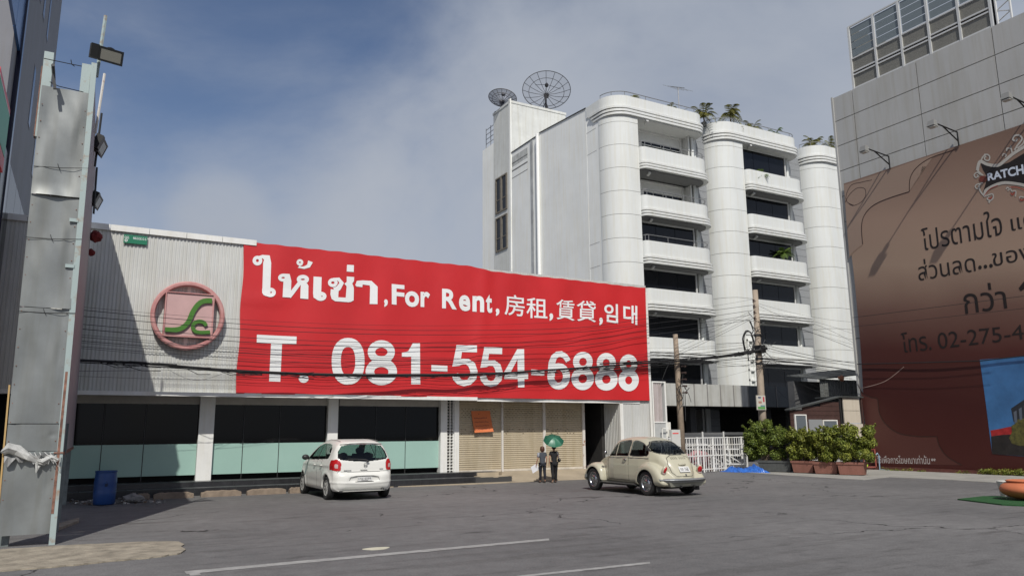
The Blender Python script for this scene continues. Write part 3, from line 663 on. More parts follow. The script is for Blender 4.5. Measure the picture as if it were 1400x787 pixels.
def smo(mb, name, m, par, ang=35):
    k = 0; nv = MB(); seen = {}
    for f in mb.f:
        if len(f) > 4: nv.add([mb.v[i] for i in f], [tuple(range(len(f)))])
        else:
            key = tuple(f)
            for i in f:
                if i not in seen: seen[i] = None
    side_f = [f for f in mb.f if len(f) <= 4]; ids = sorted({i for f in side_f for i in f}); mp_ = {i: j for j, i in enumerate(ids)}; nv.add([mb.v[i] for i in ids], [tuple(mp_[i] for i in f) for f in side_f])
    o = nv.build(name, m, par); me = o.data
    for p in me.polygons: p.use_smooth = len(p.vertices) == 4 and min(abs(p.normal.x), abs(p.normal.y)) > .03
    return o
UN = [(WX, 31.55, 37.85), (39.0, 41.4, 47.7), (49.3, 52.3, 57.2), (57.45, 61.2, 67)]
PT = 24.42
bal = [(20.86, 19.21), (17.43, 15.89), (14.27, 12.63), (11.05, 9.49), (7.82, 6.35)]
def rail(mb, pts, z, r=.022, h=.0, post=None):
    mb.tube([(p[0], p[1], z) for p in pts], r, 6)
    if post:
        for p in pts[::post]: mb.tube([(p[0], p[1], z-h), (p[0], p[1], z)], r*.8, 5)
for ui, (a, b, c) in enumerate(UN):
    far = ui >= 2
    # tower of render blocks with recessed joints
    zj = [3.42]+[4.6+1.63*k for k in range(12)]
    zj = [z for z in zj if z < 22.6]+[22.95]
    for z0, z1 in zip(zj[:-1], zj[1:]):
        smo(MB().prism(rpoly(a, b, WY, WY+1.62, 1.5, 0, 12), z0+.014, z1-.014), 'tower_block', WHT, apt)
    MB().prism(rpoly(a+.035, b-.03, WY+.035, WY+2.6, 1.47, 0, 12), 3.42, 22.95).build('tower_core', mat('joint shadow line', (.30, .30, .29), .9), apt)
    # parapet with three mouldings
    smo(MB().prism(rpoly(a-.04, c, WY-.05, WY+3, 1.5, 1.0), 23.62, PT), 'parapet', WHT, apt)
    for k in range(3):
        z = 22.95+.225*k; smo(MB().prism(rpoly(a-.05-.045*k, c+.05+.045*k, WY-.16-.0*k, WY+2.2+.2*k, 1.5, 1.0), z+.075, z+.225), 'moulding', MOLD, apt)
        smo(MB().prism(rpoly(a-.0, c, WY-.02, WY+2.1, 1.5, 1.0), z, z+.075), 'moulding_gap', MATS['moulding shadow gap'] if k else INN, apt)
    q = MB(); P = rpoly(a+.1, c-.1, WY+.05, WY+2.5, 1.4, .95); P = P[:8]+[(P[7][0]+(P[8][0]-P[7][0])*k/8, WY+.05) for k in range(1, 8)]+P[8:16]
    rail(q, P, PT+.32, .028, .32, 3); q.build('roof_rail', STEELR, apt)
    MB().box(a+.2, c+.3, WY+2.2, WY+12, 22.9, 23.6).build('roof_slab', INN, apt)
    # bay: recessed wall, windows, balconies
    open_rows = {0: [0, 1], 1: [], 2: [], 3: []}[ui]
    tops = [22.95]+[q_[1] for q_ in bal]
    fl = [q_[0] for q_ in bal]+[4.75]
    MB().box(b-.02, c+.4, WY+2.9, WY+3.1, 3.4, 23).build('recess_wall', INN, apt)
    for r in range(6):
        zt, zb = tops[r], fl[r]-(.75 if r < 5 else 0)
        wy = WY+.62 if r not in open_rows else WY+1.5
        xe = c-1.15
        fr = MB(); fr.box(b, xe, wy-.05, wy+.1, zt-.13, zt)
        fr.box(xe-.08, xe, wy-.06, wy+.1, zb, zt-.13)
        w = fr.build('window', INN, apt)
        if r in open_rows:
            MB().box(b, xe+.4, wy+.08, wy+.15, zb, zt).build('back_wall', INN, w)
            w0 = b+1.5; ww = (xe-w0-.1)/4
            for k in range(4):
                MB().box(w0+k*ww+.05, w0+(k+1)*ww-.05, wy+.02, wy+.06, zb+.3, zt-.85).build('pane', SMOKE, w)
                MB().box(w0+k*ww+.04, w0+(k+1)*ww-.04, wy-.0, wy+.03, zb+1.75, zb+1.80).build('glazing_bar', WHITEP, w)
            MB().box(xe+.2, xe+.3, WY+1.05, wy+.1, zb, zt).build('side_wall', INN, w)
        else:
            k = 3 if ui == 0 else 3; ww = (xe-.08-b)/k
            for j in range(k): MB().box(b+j*ww+.018, b+(j+1)*ww-.018, wy+.0, wy+.03, zb, zt-.13).build('pane', SMOKE, w)
            MB().box(b, xe, wy+.031, wy+.06, zb, zt-.13).build('window_back', FRAME, w)
        # soffit rib under the slab above
        if r < 5: MB().hexa([(b+.7, WY-.1, zt-.1), (b+.9, WY-.1, zt-.1), (b+1.2, WY+.5, zt-.1), (b+1.0, WY+.5, zt-.1)], [(b+.7, WY-.1, zt), (b+.9, WY-.1, zt), (b+1.2, WY+.5, zt), (b+1.0, WY+.5, zt)]).build('soffit_rib', INN, apt)
    for x_, rr_ in ((c-.95, .07), (c-.62, .11)):
        MB().tube([(x_, WY+.9, 0), (x_, WY+.9, 22.95)], rr_, 10).build('round_column', WHT, apt)
    MB().box(c-.42, c-.08, WY+1.1, WY+3.0, 0, 23).build('fin_wall', WHT, apt)
    for k in range(42): 
        if far and k % 2: continue
        MB().box(c+.0, UN[ui+1][0] if ui < 3 else c+.3, WY+1.5, WY+1.52, .5+k*.55, .5+k*.55+.53).build('tile_panel', GTILE, apt)
    for bi, (zt, zb) in enumerate(bal):
        al = smo(MB().prism(rpoly(b-.0, c+.02, WY-.32, WY+1.3, .35, 1.15), zb+.62, zt), 'balcony', WHT, apt)
        for k in range(3):
            z = zb+.2*k+.02; e = .15-.02*k
            smo(MB().prism(rpoly(b+.0, c+.02+e, WY-.32-e, WY+1.3, .4, 1.2), z+.07, z+.2), 'moulding', MOLD, al)
            smo(MB().prism(rpoly(b+.02, c-.10, WY-.20, WY+1.3, .4, 1.15), z, z+.07), 'moulding_gap', mat('moulding shadow gap', (.16, .16, .16), .9), al)
        if ui == 0 and bi in (0, 1, 2):
            P = rpoly(b+.1, c-.1, WY-.22, WY+.8, .35, 1.05); P = P[:8]+[(P[7][0]+(P[8][0]-P[7][0])*k/6, WY-.22) for k in range(1, 6)]+P[8:16]
            q = MB(); rail(q, P, zt+.42, .026, .42, 3); q.build('handrail', STEELR, al)
# body behind
MB().box(WX+.02, 70, WY+3.1, WY+17.2, 3.4, 23.5).build('main_body', WHS, apt)
MB().box(WX+.02, 31.2, WY+3.1, WY+17.2, 0, 3.4).build('main_body', WHS, apt)
YPIPE = 48.63
MB().hexa([(WX+.03, WY+1.6, 0), (WX+.6, WY+1.6, 0), (WX+.6, YPIPE, 0), (WX+.03, YPIPE, 0)], [(WX+.03, WY+1.6, 24.38), (WX+.6, WY+1.6, 24.38), (WX+.6, YPIPE, 24.9), (WX+.03, YPIPE, 24.9)]).build('side_wall', WHS, apt)
for z in [4.6+1.63*k for k in range(12)]:
    if int(z*10) % 2: MB().box(WX+.022, WX+.04, WY+1.92, YPIPE-.1, z, z+.022).build('joint_line', MATS['joint shadow line'], apt)
MB().hexa([(WX-.03, WY+3.1, 24.44), (WX+.5, WY+3.1, 24.44), (WX+.5, YPIPE-.1, 24.9), (WX-.03, YPIPE-.1, 24.9)], [(WX-.03, WY+3.1, 24.50), (WX+.5, WY+3.1, 24.50), (WX+.5, YPIPE-.1, 24.96), (WX-.03, YPIPE-.1, 24.96)]).build('wall_cap', mat('dark coping', (.05, .05, .05), .7), apt)
MB().box(WX+.05, WX+.6, YPIPE, 53.23, 0, 24.8).build('side_wall', WHS, apt)
MB().box(WX+.0, WX+.5, YPIPE, 53.23, 24.8, 24.87).build('wall_cap', MATS['dark coping'], apt)
MB().tube([(WX-.12, YPIPE, 0), (WX-.12, YPIPE, 24.85)], .13, 12).build('down_pipe', mat('white pipe', (.85, .85, .83), .4), apt)
MB().box(WX-.02, WX+.05, 49.55, 49.95, 0, 24.7).build('duct_strip', mat('grey weathered duct', (.42, .43, .43), .7, var=.25, scale=1.2, streak=.3), apt)
# rough plaster patch with stained rim
q = MB(); q.box(WX+.03, WX+.05, 50.43, 53.03, 17.8, 24.4); q.build('plaster_patch', mat('stained patch', (.50, .51, .49), .9, var=.28, scale=1.6, streak=.3), apt)
for z, h in ((23.8, .05), (23.1, .12), (22.5, .06)): MB().box(WX+.015, WX+.04, 50.43, 53.03, z, z+h).build('stain_band', mat('dark stain', (.16, .16, .15), .9, var=.5, scale=5), apt)
MB().box(WX+.0, 35, 53.23, 56.29, 0, 29.35).build('stair_tower', mat('stained stair render', (.62, .63, .60), .85, var=.09, scale=.9, streak=.16, bump=.2, bscale=15), apt)
MB().box(WX-.05, 35.05, 53.18, 56.35, 29.35, 29.56).build('tower_coping', MATS['stained stair render'], apt)
MB().box(WX-.04, WX+.06, 53.15, 53.44, 0, 29.7).build('corner_pilaster', WHS, apt)
MB().box(WX+.01, 33, 56.29, 58.47, 0, 26.8).build('rear_wing', WHS, apt)
q = MB()
for k in range(4): q.tube([(WX+.3, 56.55, 27.4+.45*k), (WX+.3, 58.3, 27.4+.45*k)], .03, 5)
for y in (56.55, 57.4, 58.3): q.tube([(WX+.3, y, 26.8), (WX+.3, y, 28.9)], .035, 5)
q.build('guard_rail', STEELR, apt)
DKW = mat('weathered brown frame', (.17, .15, .12), .8, var=.3, scale=8)
for zc0, zc1 in ((20.27, 23.18), (16.9, 19.65)):
    fr = MB()
    fr.box(WX-.08, WX+.05, 53.8, 55.88, zc0-.12, zc0); fr.box(WX-.08, WX+.05, 53.8, 55.88, zc1, zc1+.12)
    for y, w_ in ((53.8, .2), (54.74, .28), (55.73, .15)): fr.box(WX-.08, WX+.04, y, y+w_, zc0, zc1)
    w = fr.build('window', DKW, apt)
    for y in (54.02, 55.04):
        MB().box(WX-.02, WX-.01, y, y+.66, zc0, zc1).build('pane', SMOKE, w)
        MB().box(WX-.05, WX-.022, y, y+.66, zc0+1.0, zc0+1.06).build('glazing_bar', DKW, w)
# ground floor: dark parking level with slab, grey metal canopy along the front
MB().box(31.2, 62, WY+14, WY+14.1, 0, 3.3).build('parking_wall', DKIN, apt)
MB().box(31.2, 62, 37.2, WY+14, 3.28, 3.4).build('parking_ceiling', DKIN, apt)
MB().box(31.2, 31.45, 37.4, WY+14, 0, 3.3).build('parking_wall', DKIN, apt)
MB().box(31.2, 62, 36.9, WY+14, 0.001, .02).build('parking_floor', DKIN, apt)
for x in (34.6, 41.5): MB().box(x, x+.5, WY-.4, WY+.1, 0, 3.3).build('pillar', mat('dim pillar paint', (.10, .10, .10), .8), apt)
# vertical trellis at the first floor between bay 1 and tower 2
xt = bY(1031, 500, WY-.1).x
q = MB()
for k in range(3): q.box(xt-.5+.5*k, xt-.38+.5*k, WY-.15, WY-.03, 4.75, 8.2)
for k in range(5): q.box(xt-.5, xt+.62, WY-.17, WY-.02, 5.2+.7*k, 5.34+.7*k)
q.build('trellis', WHS, apt)
can = thing('metal_canopy', (39, 37, 3.3), 'deep canopy fascia of grey sheet metal panels over the dark parking level', 'canopy')
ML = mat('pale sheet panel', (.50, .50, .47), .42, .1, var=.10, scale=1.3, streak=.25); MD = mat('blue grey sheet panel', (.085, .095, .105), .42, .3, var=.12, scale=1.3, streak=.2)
xp = [bY(x, 540, 37).x for x in (931, 949.3, 967.2, 985, 1003, 1023)]; dx = xp[-1]-xp[-2]
xx = xp[-1]
while xx < 60: xx += dx; xp.append(xx)
xp = [xp[0]-dx*.93]+xp
for i in range(len(xp)-1):
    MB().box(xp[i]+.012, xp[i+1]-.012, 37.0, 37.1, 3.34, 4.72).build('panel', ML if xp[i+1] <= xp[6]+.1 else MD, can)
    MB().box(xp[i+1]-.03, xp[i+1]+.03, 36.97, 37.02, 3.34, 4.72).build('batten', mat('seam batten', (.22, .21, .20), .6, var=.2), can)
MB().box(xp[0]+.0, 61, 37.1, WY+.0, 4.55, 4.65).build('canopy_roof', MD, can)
MB().prism([(xp[0]-1.0+.45*(1-math.cos(t))-.0, 37.0+.5-.5*math.sin(t)) for t in np.linspace(0, math.pi/2, 8)]+[(xp[0]-.06, 37.0), (xp[0]-.06, 38.4), (xp[0]-1.0, 38.4)], 3.36, 4.75).build('rounded_end', ML, can)
# air ducts at first floor wall
# ---- satellite dishes and roof aerial
def dish(name, px, py, rp, Y, foot, label, tilt, gx):
    c = bY(px, py, Y); R = (bY(px+rp, py, Y)-bY(px-rp, py, Y)).length/2*.98
    t = thing(name, (c.x, c.y, foot), label, 'satellite dish', 'dishes on the stair tower roof')
    M = Matrix.Translation(c) @ tilt.to_matrix().to_4x4()
    dp = .32*R
    prof = [(R*k/8, dp*((k/8)**2)) for k in range(1, 9)]
    q = MB(); q.lathe([(.02, 0)]+prof, n=32); q.xform(M); q.build('mesh_bowl', gx, t, smooth=True)
    q = MB()
    for k in range(16): a = 2*math.pi*k/16; q.tube([(R*s*math.cos(a), R*s*math.sin(a), dp*s*s) for s in (0.03, .35, .7, 1)], .022, 5)
    q.xform(M); q.build('ribs', mat('dark dish frame', (.04, .04, .045), .5, .4), t)
    q = MB()
    for s in (.74, 1.0): q.tube([(R*s*math.cos(a), R*s*math.sin(a), dp*s*s) for a in np.linspace(0, 2*math.pi, 41)], .025 if s < 1 else .035, 5)
    q.xform(M); q.build('ring', MATS['dark dish frame'], t)
    q = MB()
    for k in range(3): a = 2*math.pi*k/3+.3; q.tube([(R*.62*math.cos(a), R*.62*math.sin(a), dp*.4), (0.05*math.cos(a), .05*math.sin(a), R*.62)], .02, 5)
    q.xform(M); q.build('feed_strut', MATS['dark dish frame'], t)
    q = MB(); q.lathe([(.0, R*.52), (.15, R*.54), (.17, R*.62), (.1, R*.7), (0, R*.72)], n=12); q.xform(M); q.build('feed_horn', MATS['dark dish frame'], t)
    q = MB(); q.lathe([(.0, -.3), (.22, -.28), (.25, -.05), (.1, 0)], n=12); q.xform(M); q.tube([(c.x, c.y+.12, c.z-.1), (c.x+.03, c.y+.15, foot)], .09, 8); q.build('mast', MATS['dark dish frame'], t)
    q = MB(); q.tube([(c.x-.6, c.y+.3, foot), (c.x, c.y+.12, c.z-.6)], .04, 5).tube([(c.x+.7, c.y+.3, foot), (c.x, c.y+.12, c.z-.6)], .04, 5); q.build('stay', MATS['dark dish frame'], t)
vdir = Vector((-.62, -.78, .1))
dish('satellite_dish', 747, 129.5, 27.5, 54.6, 29.5, 'larger open mesh satellite dish on a mast, centre of the stair tower roof', Vector((-.5, -.86, .25)).to_track_quat('Z', 'Y'), gauze('open mesh', (.05, .05, .06), .16))
dish('satellite_dish', 686.5, 138.5, 16.8, 55.6, 29.5, 'smaller dark satellite dish tilted up at the left corner of the stair tower', Vector((-.30, -.80, .42)).to_track_quat('Z', 'Y'), gauze('dense mesh', (.05, .055, .07), .62))
ae = bY(928, 140, WY+1.0); t = thing('roof_aerial', (ae.x, ae.y, PT), 'thin television aerial with crossed rods on the white parapet', 'aerial')
q = MB(); q.tube([(ae.x, ae.y, PT-.2), (ae.x, ae.y, PT+2.3)], .035, 6); q.build('mast', STEELR, t)
q = MB(); q.tube([(ae.x-1.0, ae.y-.3, PT+2.0), (ae.x+.8, ae.y+.2, PT+2.5)], .025, 5)
for k in range(4): f = k/3; p = Vector((ae.x-1.0+1.8*f, ae.y-.3+.5*f, PT+2.0+.5*f)); q.tube([p+Vector((-.45, .3, .16-.02*k)), p+Vector((.55, -.3, -.28))], .012, 4)
q.tube([(ae.x-.1, ae.y, PT+.3), (ae.x+1.1, ae.y+.3, PT+1.0)], .022, 5)
q.build('rods', STEELR, t)

# ================================================================== RIGHT BUILDING
RXP = 31.5; RY1 = 23.6; RZ = 18.12
GP = mat('grey cladding panel', (.42, .42, .405), .5, .0, var=.06, scale=.35, streak=.12, isl=.05); JNT = mat('panel joint', (.17, .17, .165), .9)
rb = thing('grey_building', (38, 10, 0), 'large grey panel clad building with roof screen behind the brown billboard', 'building')
MB().box(RXP+.05, 55, -6, RY1-.02, 0, RZ-.02).build('core', JNT, rb)
zjs = [RZ]
zl = [bX(1140, y, RXP).z for y in (167.5, 202.3, 237.2)]
d = (RZ-zl[2])/3; zjs = [RZ-d*k for k in range(0, 5)]+[0]
zjs = [RZ, zl[0], zl[1], zl[2], zl[2]-d, zl[2]-2*d, 6, 3, 0]
yj = [RY1, bX(1164.5, 124, RXP).y, bX(1251.5, 85, RXP).y, bX(1355, 38.6, RXP).y]
d2 = yj[2]-yj[3]; 
while yj[-1] > -4: yj.append(yj[-1]-d2)
for i in range(len(yj)-1):
    for j in range(len(zjs)-1):
        MB().box(RXP, RXP+.06, yj[i+1]+.018, yj[i]-.018, zjs[j+1]+.018, zjs[j]-.018).build('panel', GP, rb)
MB().box(RXP+.06, 55, RY1-.02, RY1, 0, RZ).build('end_wall', GP, rb)
MB().box(RXP-.05, RXP+.02, RY1-.08, RY1+.02, 0, RZ+.03).build('corner_trim', GP, rb)
# roof screen
XS = RXP+.25; SCF = mat('pale steel frame', (.62, .62, .60), .4, .2); PERF = mat('perforated sheet', (.20, .195, .17), .6, .2, var=.3, scale=30)
sc_ = thing('roof_screen', (XS+1, 18, RZ), 'steel framed plant screen with louvred windows and perforated panels on the roof', 'roof screen')
ypost = [bX(px, py, XS).y for px, py in ((1161, 37), (1194, 20), (1230, 3))]
dd = ypost[1]-ypost[2]
yb = [bX(px, py, XS).y for px, py in ((1168, 121), (1201.5, 105.5), (1236.5, 88.5), (1274, 72), (1315, 53), (1357.5, 34))]
z0s = RZ+.02; zt_ = bX(1164, 36, XS).z; zp2 = bX(1165, 78, XS).z
zt_ = 21.5; zmid = bX(1200, 64, XS).z
for i in range(5):
    a, b = yb[i], yb[i+1]
    hh = zmid-z0s
    for (f0, f1) in ((.10, .46), (.60, .97)):
        MB().box(XS, XS+.03, b+.05, a-.05, z0s+hh*f0, z0s+hh*f1).build('perforated_panel', PERF, sc_)
    MB().box(XS+.3, XS+.33, b, a, z0s, zmid).build('dark_backing', FRAME, sc_)
    for k in range(4):
        za_ = zmid+.08+(zt_-zmid-.16)*k/4; zb_ = zmid+.08+(zt_-zmid-.16)*(k+1)/4
        MB().box(XS-.0, XS+.02, b+.09, a-.09, za_+.02, zb_-.02).build('pane', mat('pale louvre glass', (.16, .19, .20), .12, spec=.7), sc_)
q = MB()
for i, y in enumerate(yb):
    q.box(XS-.07, XS+.03, y-.05, y+.05, z0s-.02, zt_)
for z in (z0s+.1, z0s+(zmid-z0s)*.48, z0s+(zmid-z0s)*.58, zmid, zt_): q.box(XS-.05, XS+.02, yb[-1], yb[0], z-.035, z+.035)
q.build('frame', SCF, sc_)
MB().box(XS, XS+6, yb[0]-.02, yb[0]+.02, RZ, zt_).build('end_panel', PERF, sc_)
q = MB(); yl = yb[-1]-.2
for dx_ in (0,): 
    q.tube([(XS, yl, RZ), (XS, yl, RZ+3.3)], .05, 6).tube([(XS, yl-.55, RZ), (XS, yl-.55, RZ+3.3)], .05, 6)
    for k in range(6): q.tube([(XS, yl, RZ+.2+.5*k), (XS, yl-.55, RZ+.45+.5*k)], .025, 5).tube([(XS, yl-.55, RZ+.45+.5*k), (XS, yl, RZ+.7+.5*k)], .025, 5)
q.build('lattice_mast', SCF, sc_)

# ---- brown billboard: printed sheet stretched on the wall
XB = RXP-.12
def wb(px, py, o=0.): p = bX(px, py, XB-o); return p
bb = thing('brown_billboard', (XB, 14, .1), 'brown wall sized billboard with Thai lettering and a blue picture on the grey building', 'billboard')
yL = bX(1152, 251.5, XB).y; zTopL = bX(1152, 251.5, XB).z; yR = 5.0; zBot = .16
def bbmat():
    m = bpy.data.materials.new('brown print'); m.use_nodes = True; t = m.node_tree; b = t.nodes['Principled BSDF']; b.inputs['Roughness'].default_value = .5
    b.inputs['Specular IOR Level'].default_value = .3
    g = nn(t, 'ShaderNodeNewGeometry'); s = nn(t, 'ShaderNodeSeparateXYZ'); t.links.new(g.outputs['Position'], s.inputs[0])
    no = nn(t, 'ShaderNodeTexNoise', Scale=.25, Detail=2.0); t.links.new(g.outputs['Position'], no.inputs['Vector'])
    a = nn(t, 'ShaderNodeMath', operation='MULTIPLY_ADD'); a.inputs[1].default_value = 1.2; a.inputs[2].default_value = -.6; t.links.new(no.outputs['Fac'], a.inputs[0])
    y2 = nn(t, 'ShaderNodeMath', operation='MULTIPLY_ADD'); y2.inputs[1].default_value = .12; y2.inputs[2].default_value = -1.8; t.links.new(s.outputs['Y'], y2.inputs[0])
    ad = nn(t, 'ShaderNodeMath', operation='ADD'); t.links.new(s.outputs['Z'], ad.inputs[0]); t.links.new(a.outputs[0], ad.inputs[1])
    ad2 = nn(t, 'ShaderNodeMath', operation='SUBTRACT'); t.links.new(ad.outputs[0], ad2.inputs[0]); t.links.new(y2.outputs[0], ad2.inputs[1])
    mr = nn(t, 'ShaderNodeMapRange'); mr.inputs[1].default_value = 0; mr.inputs[2].default_value = 15; t.links.new(ad2.outputs[0], mr.inputs[0])
    r = nn(t, 'ShaderNodeValToRGB'); e = r.color_ramp.elements
    e[0].position = 0; e[0].color = (.065, .016, .013, 1); e[1].position = 1; e[1].color = (.105, .062, .045, 1)
    for p, c in ((.16, (.052, .013, .011, 1)), (.30, (.075, .024, .019, 1)), (.42, (.15, .083, .063, 1)), (.55, (.33, .235, .172, 1)), (.70, (.31, .212, .158, 1)), (.85, (.215, .14, .105, 1))):
        k = e.new(p); k.color = c
    t.links.new(mr.outputs[0], r.inputs['Fac']); t.links.new(r.outputs['Color'], b.inputs['Base Color'])
    return m
BBM = bbmat()
def grid_cut(bm, sy, ax1=0, ax2=1):
    for ax in (ax1, ax2):
        c_ = [v.co[ax] for v in bm.verts]; x = min(c_)+sy; no = [0, 0, 0]; no[ax] = 1
        while x < max(c_):
            co = [0, 0, 0]; co[ax] = x; bmesh.ops.bisect_plane(bm, geom=bm.verts[:]+bm.edges[:]+bm.faces[:], plane_co=co, plane_no=no); x += sy
def bdx(y, z): return XB+.0-.012*math.sin(1.1*y+.4*z)-.008*math.sin(1.6*z-.7*y)
n1_, n2_ = 60, 40; V = []
for i in range(n1_+1):
    for j in range(n2_+1):
        v = j/n2_; y = yL+(yR-yL)*i/n1_; z = zBot+(zTopL-zBot)*v
        if i == 0: y -= .14*math.sin(math.pi*v)**2+.05*v
        V.append((bdx(y, z), y, z))
q = MB(); q.add(V, [(i*(n2_+1)+j, (i+1)*(n2_+1)+j, (i+1)*(n2_+1)+j+1, i*(n2_+1)+j+1) for i in range(n1_) for j in range(n2_)]); q.build('sheet', BBM, bb, smooth=True)
def onb(px, py, o=.02): p = bX(px, py, XB); return (bdx(p.y, p.z)-o, p.y, p.z)
def bpoly(name, pts, m, o=.010):
    """filled print: triangulated by bmesh, follows the sheet"""
    bm = bmesh.new(); vs = [bm.verts.new((p[0], p[1], 0)) for p in pts]; bm.faces.new(vs); bmesh.ops.triangulate(bm, faces=bm.faces[:]); grid_cut(bm, 12)
    bm.verts.index_update(); q = MB(); q.add([onb(v.co.x, v.co.y, o) for v in bm.verts], [tuple(v.index for v in f.verts) for f in bm.faces]); bm.free()
    return q.build(name, m, bb)
def bline(name, pts, w, m, o=.010, closed=False):
    pv, pf = ribbon(spl(pts, 6) if len(pts) > 2 else pts, w, closed); q = MB(); q.add([onb(x, y, o) for x, y in pv], pf); return q.build(name, m, bb)
DKB = mat('dark brown print', (.035, .014, .010), .5); LTB = mat('light brown print', (.20, .125, .09), .5); MIDB = mat('maroon print', (.10, .022, .017), .5)
# ornate outline and paler upper left field
up_ = [(1152.5, 252), (1200, 237), (1260, 216), (1296, 203), (1310, 203)]
bline('ornament_line', [(1308, 204), (1275, 215), (1255, 228), (1245, 243), (1243.5, 262)], 1.0, DKB)
bline('ornament_line', [(1243.5, 262), (1215, 271), (1195, 280), (1183, 292), (1178, 308), (1179.5, 334)], 1.0, DKB)
bline('ornament_line', [(1179.5, 334), (1168, 343), (1160, 352)], 1.0, mat('pale line print', (.30, .20, .14), .5))
bline('ornament_line', [(1155, 277), (1162, 265), (1172, 257), (1182, 258), (1183, 268), (1176, 277), (1166, 281), (1160, 278)], .7, DKB)
bline('ornament_line', [(1168, 281), (1158, 276), (1157, 266), (1164, 253), (1178, 249), (1192, 246)], .7, DKB)
bline('ornament_line', [(1173, 525), (1180, 537), (1192, 543), (1200, 545), (1203, 565), (1212, 580), (1230, 592), (1255, 596), (1281, 596)], 1.0, DKB)
bline('ornament_line', [(1281, 596), (1285, 610), (1296, 624), (1315, 635)], 1.0, DKB)
bline('ornament_line', [(1176, 531), (1210, 521), (1236, 501)], .8, mat('pale string', (.35, .24, .2), .6))
bpoly('print_field', [(1153.5, 253), (1200, 238), (1260, 217), (1303, 204), (1275, 216), (1255, 229), (1245, 244), (1243.5, 262), (1215, 271), (1195, 280), (1183, 292), (1178, 308), (1179.5, 334), (1168, 343), (1161, 351), (1157, 300)], mat('tan print field', (.30, .212, .16), .5), .006)
bpoly('print_field', [(1177, 533), (1184, 540), (1200, 545.5), (1203, 566), (1212, 581), (1230, 593), (1255, 597), (1281, 597), (1285, 611), (1296, 625), (1315, 635.5), (1190, 633), (1186, 600)], mat('pale maroon print', (.085, .026, .020), .5), .005)
# blue picture
bpoly('picture', [(1340, 491.5), (1412, 485.6), (1412, 624.5), (1357, 620)], mat('blue picture print', (.045, .15, .33), .4, var=.25, scale=.9), .005)
bpoly('picture_band', [(1354.5, 588), (1366, 586), (1380, 583), (1412, 580), (1412, 597), (1356, 597)], mat('red flower print', (.32, .02, .02), .5, var=.4, scale=6), .008)
bpoly('picture_band', [(1355.5, 596), (1370, 594), (1390, 593), (1412, 590), (1412, 624), (1357, 620)], mat('dark ground print', (.018, .016, .015), .5, var=.4), .011)
bpoly('picture_building', [(1382.5, 558), (1412, 538), (1412, 580), (1386, 576)], mat('dark house print', (.02, .025, .032), .5), .011)
q = MB()
for k in range(4): q.add([onb(1386+7*k, 563-4.3*k, .014), onb(1390+7*k, 560.5-4.3*k, .014), onb(1391+7*k, 577-3*k, .014), onb(1387.5+7*k, 578-3*k, .014)], [(0, 1, 2, 3)])
q.build('picture_window', mat('grey print', (.10, .12, .15), .5), bb)
bpoly('picture_bush', [(1384, 606), (1380, 598), (1384, 590), (1383, 582), (1389, 578), (1391, 573), (1397, 574), (1402, 571), (1412, 572), (1412, 609), (1395, 609)], mat('bush print', (.13, .12, .03), .5, col2=(.035, .035, .012), scale=9), .014)
BK = mat('black print', (.012, .008, .006), .5)
def btext(body, x0, yt0, yb0, x1, yt1, yb1, bold=.0, m=BK, name='lettering', o=.008):
    V, Fc = glyph_mesh(body, bold); a = V.min(0); b = V.max(0)
    p0t, p0b, p1t, p1b = (bX(x0, yt0, XB), bX(x0, yb0, XB), bX(x1, yt1, XB), bX(x1, yb1, XB)); q = MB(); P = []
    for p in V:
        u = (p[0]-a[0])/(b[0]-a[0]); v = (p[1]-a[1])/(b[1]-a[1])
        y = p0b.y+(p1b.y-p0b.y)*u; z = (p0b.z+(p1b.z-p0b.z)*u)*(1-v)+(p0t.z+(p1t.z-p0t.z)*u)*v; P.append((bdx(y, z)-o, y, z))
    bm = bmesh.new(); me = bpy.data.meshes.new('x'); me.from_pydata(P, [], Fc); bm.from_mesh(me); bpy.data.meshes.remove(me); grid_cut(bm, .8, 1, 2)
    for v in bm.verts: v.co.x = bdx(v.co.y, v.co.z)-o
    bm.verts.index_update(); q.add([tuple(v.co) for v in bm.verts], [tuple(v.index for v in f.verts) for f in bm.faces]); bm.free(); return q.build(name, m, bb)
btext('โปรตามใจ', 1262.5, 312, 343, 1371.5, 283, 321, .0); btext('แต่', 1383.5, 290, 316, 1417, 282, 308, .0)
btext('ส่วนลด', 1256.5, 355, 384, 1334.5, 342, 370.5, .0); btext('...', 1338, 363, 368.5, 1358, 360, 365.5, .01); btext('ของ', 1358.5, 346, 364.5, 1412, 337, 353, .0)
btext('กว่า', 1319.5, 387, 429.5, 1377.5, 385, 421.5, .004); bpoly('lettering', [(1393, 394), (1400, 385), (1412, 383), (1412, 392), (1402, 394), (1396, 398)], BK, .008)
btext('โทร.', 1234.5, 455, 482, 1274, 448, 478, .0); btext('02-275-4', 1283.5, 454.5, 477, 1401, 443, 463.5, .0)
WPR = mat('white small print', (.50, .46, .44), .6)
btext('ภาพนี้ใช้เพื่อการโฆษณาเท่านั้น', 1183, 622.5, 632, 1271.5, 622, 634, .0, WPR); btext('**', 1273, 626, 630, 1279.5, 626, 630, .02, WPR)
